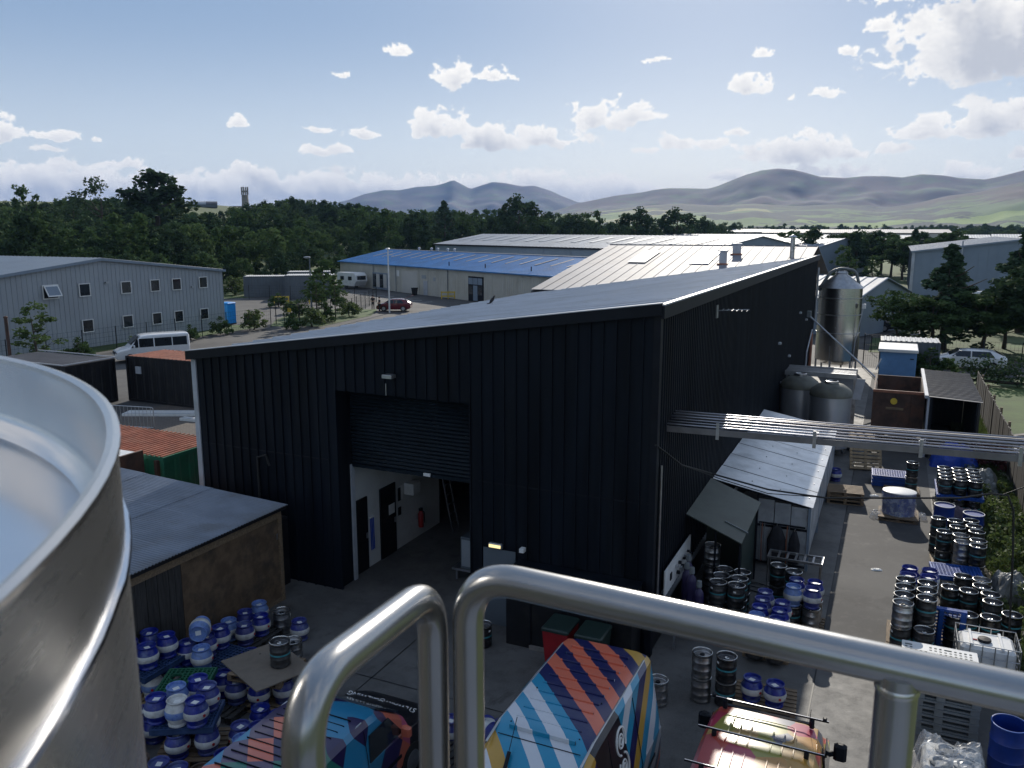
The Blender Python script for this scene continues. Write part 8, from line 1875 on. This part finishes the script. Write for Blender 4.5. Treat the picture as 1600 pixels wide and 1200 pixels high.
pane_strip(PV, 'windscreen', [(-0.74, 1.42, 1.3), (0.74, 1.42, 1.3), (0.66, 0.82, 1.86), (-0.66, 0.82, 1.86)][::-1], 'glass_dark', -0.03)
m = MB(); m.tube([(0.62, 0.6, 1.96), (0.64, 0.5, 2.3)], 0.005, 5); m.local('aerial', 'black_trim', PV)

DV, h, hw, H, S = van('delivery_van', 'small dark bonneted van wrapped in navy, turquoise and coral patches, left', -7.95, 9.9, 0.0, 'livery_plaid', 4.4, 1.8, 1.78, 1.0)
for k in range(12):
    y = -1.95 + 0.17 * k; m = MB(); m.box(-0.6, 0.6, y - 0.005, y + 0.005, 1.77, 1.802); m.local('roof_groove', 'black_trim', DV)
m = MB(); m.tube([(0.72, -2.1, 1.7), (0.74, 0.0, 1.74)], 0.016, 6); m.local('roof_rail', 'galv', DV); m = MB(); m.tube([(-0.72, -2.1, 1.7), (-0.74, 0.0, 1.74)], 0.016, 6); m.local('roof_rail', 'galv', DV)
pane_strip(DV, 'windscreen', [(-0.72, 1.12, 1.27), (0.72, 1.12, 1.27), (0.66, 0.5, 1.68), (-0.66, 0.5, 1.68)][::-1], 'glass_dark', -0.04)
for s in (-1, 1):
    q = [(s * 0.91, 0.0, 1.08), (s * 0.91, 0.95, 1.08), (s * 0.86, 0.6, 1.52), (s * 0.86, 0.05, 1.52)]; pane_strip(DV, 'side_window', q if s > 0 else q[::-1], t=0.02)
    m = MB(); m.bbox(s * 1.0 - 0.09, s * 1.0 + 0.09, 0.86, 0.98, 1.05, 1.22, 0.03); m.local('wing_mirror', 'livery_plaid', DV)
    m = MB(); m.box(s * 0.905 - 0.006, s * 0.905 + 0.006, -1.6, 0.9, 0.62, 0.68); m.local('rubbing_strip', 'black_trim', DV)
t_ = text_mesh('lettering', 'STEWART   BREWING', 0.15, 'label', DV, (0, 1.66, 1.015), (R(-7), 0, PI)); 
em = MB()
for cy in (0.035, -0.035): em.tube([(0.045 * math.cos(2 * PI * k / 14), 1.66 + cy + 0.04 * math.sin(2 * PI * k / 14), 1.02 - 0.13 * cy) for k in range(15)], 0.006, 5)
em.local('emblem', 'label', DV)

# shut lines, handles and lamps on the vans
def seams(o, hw, zlo, zhi, wtop, ys, y0, y1, sill):
    for s in (-1, 1):
        for y in ys:
            m = MB(); m.tube([(s * (hw + 0.002), y, sill), (s * (hw + 0.002), y, zlo), (s * (wtop + 0.004), y, zhi)], 0.006, 5); m.local('door_seam', 'black_trim', o)
        m = MB(); m.tube([(s * (hw + 0.002), y0, sill), (s * (hw + 0.002), y1, sill)], 0.006, 5); m.local('sill_seam', 'black_trim', o)
        m = MB(); m.bbox(s * (hw + 0.005) - 0.015, s * (hw + 0.005) + 0.015, ys[-1] - 0.22, ys[-1] - 0.06, zlo - 0.06, zlo - 0.02, 0.006); m.local('door_handle', 'black_trim', o)
seams(SV, 1.0, 1.3, 2.38, 0.8, (-1.55, -0.35, 0.9), -2.5, 1.6, 0.45); seams(PV, 0.93, 1.08, 1.84, 0.845, (-1.3, 0.3), -2.2, 1.2, 0.4); seams(DV, 0.9, 1.06, 1.64, 0.82, (-1.1, -0.05), -1.9, 1.0, 0.4)
for s in (-1, 1):
    m = MB(); m.bbox(s * 0.62 - 0.14, s * 0.62 + 0.14, 1.98, 2.12, 0.66, 0.8, 0.03); m.local('headlight', 'chrome', DV)
    m = MB(); m.tube([(s * 0.15, 1.2, 1.255), (s * 0.15 + 0.4, 1.05, 1.34)], 0.008, 5); m.local('wiper', 'black_trim', DV)
    m = MB(); m.box(s * 0.88 - 0.02, s * 0.88 + 0.02, -2.72, -2.69, 0.9, 1.5); m.local('tail_lamp', 'red', SV)
m = MB(); m.tube([(-0.7, 1.24, 1.13), (0.7, 1.24, 1.13)], 0.012, 5); m.local('scuttle_panel', 'black_trim', DV)
m = MB(); m.tube([(-0.62, 0.28, 2.49), (0.62, 0.28, 2.49)], 0.006, 5); m.local('roof_seam', 'black_trim', SV)

# ------------------------------------------------------------------ foreground: fermenting tank, platform and handrails
def brushed(name, axis, rough=0.2, cols=((0.36, 0.36, 0.36, 1), (0.45, 0.45, 0.45, 1))):
    m = bpy.data.materials.new(name); m.use_nodes = True; t = NT(m.node_tree); b = t.nt.nodes['Principled BSDF']; tc = t.n('ShaderNodeTexCoord'); p = tc.outputs['Object']
    mp = t.n('ShaderNodeMapping'); t.l(p, mp.inputs[0]); mp.inputs['Scale'].default_value = axis
    n1 = t.noise(mp.outputs[0], 9, 6, 0.7); n2 = t.noise(p, 1.8, 4, 0.6)
    t.l(t.mix(t.ss(n2, 0.3, 0.7), cols[0], cols[1]), b.inputs['Base Color']); b.inputs['Metallic'].default_value = 0.92
    t.l(t.m('MULTIPLY_ADD', n1, 0.12, rough), b.inputs['Roughness'])
    bp = t.n('ShaderNodeBump'); bp.inputs['Strength'].default_value = 0.05; bp.inputs['Distance'].default_value = 0.003; t.l(t.m('ADD', t.m('MULTIPLY', n1, 0.3), t.m('MULTIPLY', n2, 1.5)), bp.inputs['Height']); t.l(bp.outputs[0], b.inputs['Normal'])
    M[name] = m
brushed('brushed_tank', (1.0, 1.0, 9.0), 0.22); brushed('brushed_dish', (1.0, 1.0, 1.0), 0.12, ((0.74, 0.73, 0.72, 1), (0.82, 0.81, 0.8, 1))); brushed('brushed_tube', (3.0, 3.0, 3.0), 0.19)
TX, TY, TR_, TZ = -1.472, -0.413, 1.25, 9.306
FT = thing('fermenting_tank', (TX, TY, 0), 'huge brushed steel tank with raised rim filling the lower left', 'tank')
m = MB(); m.lathe([(0.3, 0.4), (TR_ - 0.01, 1.6), (TR_, 1.64), (TR_, 1.7), (TR_, TZ - 0.02), (TR_, TZ - 0.004)], 160, (TX, TY, 0), False); m.build('shell', 'brushed_tank', FT, True)
m = MB(); m.lathe([(TR_ - 0.002, TZ - 0.01), (TR_ + 0.003, TZ - 0.004), (TR_ + 0.003, TZ + 0.002), (TR_ - 0.003, TZ + 0.004), (TR_ - 0.009, TZ + 0.001), (TR_ - 0.009, TZ - 0.006)], 160, (TX, TY, 0), False); m.build('rim', 'steel', FT, True)
m = MB(); pr = [(0.0, TZ - 0.06), (0.4, TZ - 0.066), (0.8, TZ - 0.082), (1.08, TZ - 0.1), (TR_ - 0.03, TZ - 0.115), (TR_ - 0.012, TZ - 0.1), (TR_ - 0.006, TZ - 0.085), (TR_ - 0.006, TZ - 0.002)]; m.lathe(pr, 160, (TX, TY, 0), False); m.build('dished_top', 'brushed_dish', FT, True)
sm = MB(); g_ = np.random.default_rng(2); npt = 220
ring = [(TX + (TR_ + 0.001) * math.cos(2 * PI * k / npt), TY + (TR_ + 0.001) * math.sin(2 * PI * k / npt), TZ - 0.1 + float(g_.normal()) * 0.0006) for k in range(npt + 1)]
sm.tube(ring, [0.0035 + float(g_.uniform(0, 0.0018)) for _ in ring], 6, False); sm.build('weld_seam', 'chrome', FT, True)
for a in (0.6, 2.2, 3.8, 5.4): m = MB(); m.cyl((TX + 1.0 * math.cos(a), TY + 1.0 * math.sin(a), 0), (TX + 1.0 * math.cos(a), TY + 1.0 * math.sin(a), 1.7), 0.09, n=12); m.build('leg', 'steel_dull', FT, True)
# access platform under the camera
AP = thing('access_platform', (0, 0, 0), 'steel access platform carrying the handrails above the yard', 'platform')
m = MB(); m.box(-0.16, 2.0, -1.5, 1.06, 7.82, 7.87); m.box(-0.66, -0.16, 0.9, 1.06, 7.82, 7.87); m.build('deck', 'galv', AP)
for x in (0.1, 1.9):
    for y in (-1.4, 0.95): m = MB(); m.box(x, x + 0.1, y, y + 0.1, 0, 7.82); m.build('column', 'galv', AP)
HR = thing('handrail', (0.5, 1.035, 7.87), 'brushed steel handrail with rounded corner crossing the lower right', 'handrail')
m = MB(); m.tube(polyround([(-0.552, 1.04, 7.87), (-0.552, 1.04, 8.992), (1.6, 1.03, 8.94), (1.6, 1.03, 7.87)], 0.085, 12), 0.0242, 28); m.build('top_tube', 'brushed_tube', HR, True)
m = MB(); m.tube([(0.04, 1.033, 7.87), (0.04, 1.033, 8.97)], 0.0242, 24); m.build('post', 'brushed_tube', HR, True)
m = MB(); m.lathe([(0.0243, 0.0), (0.0258, 0.003), (0.0256, 0.007), (0.0243, 0.01)], 24, (0.04, 1.033, 8.947), False); m.build('weld_collar', 'steel', HR, True)
HP = thing('grab_hoop', (-0.58, 0.85, 7.87), 'brushed steel hoop of tube beside the handrail, lower centre', 'grab rail')
m = MB(); m.tube(polyround([(-0.556, 0.655, 7.87), (-0.556, 0.655, 9.005), (-0.606, 1.025, 8.962), (-0.614, 1.03, 7.87)], 0.085, 12), 0.0242, 28); m.build('hoop_tube', 'brushed_tube', HP, True)
for y in (0.655, 1.03): m = MB(); m.lathe([(0.05, 0), (0.05, 0.012), (0.026, 0.016)], 20, (-0.556 if y < 0.9 else -0.614, y, 7.87)); m.build('base_plate', 'steel', HP, True)
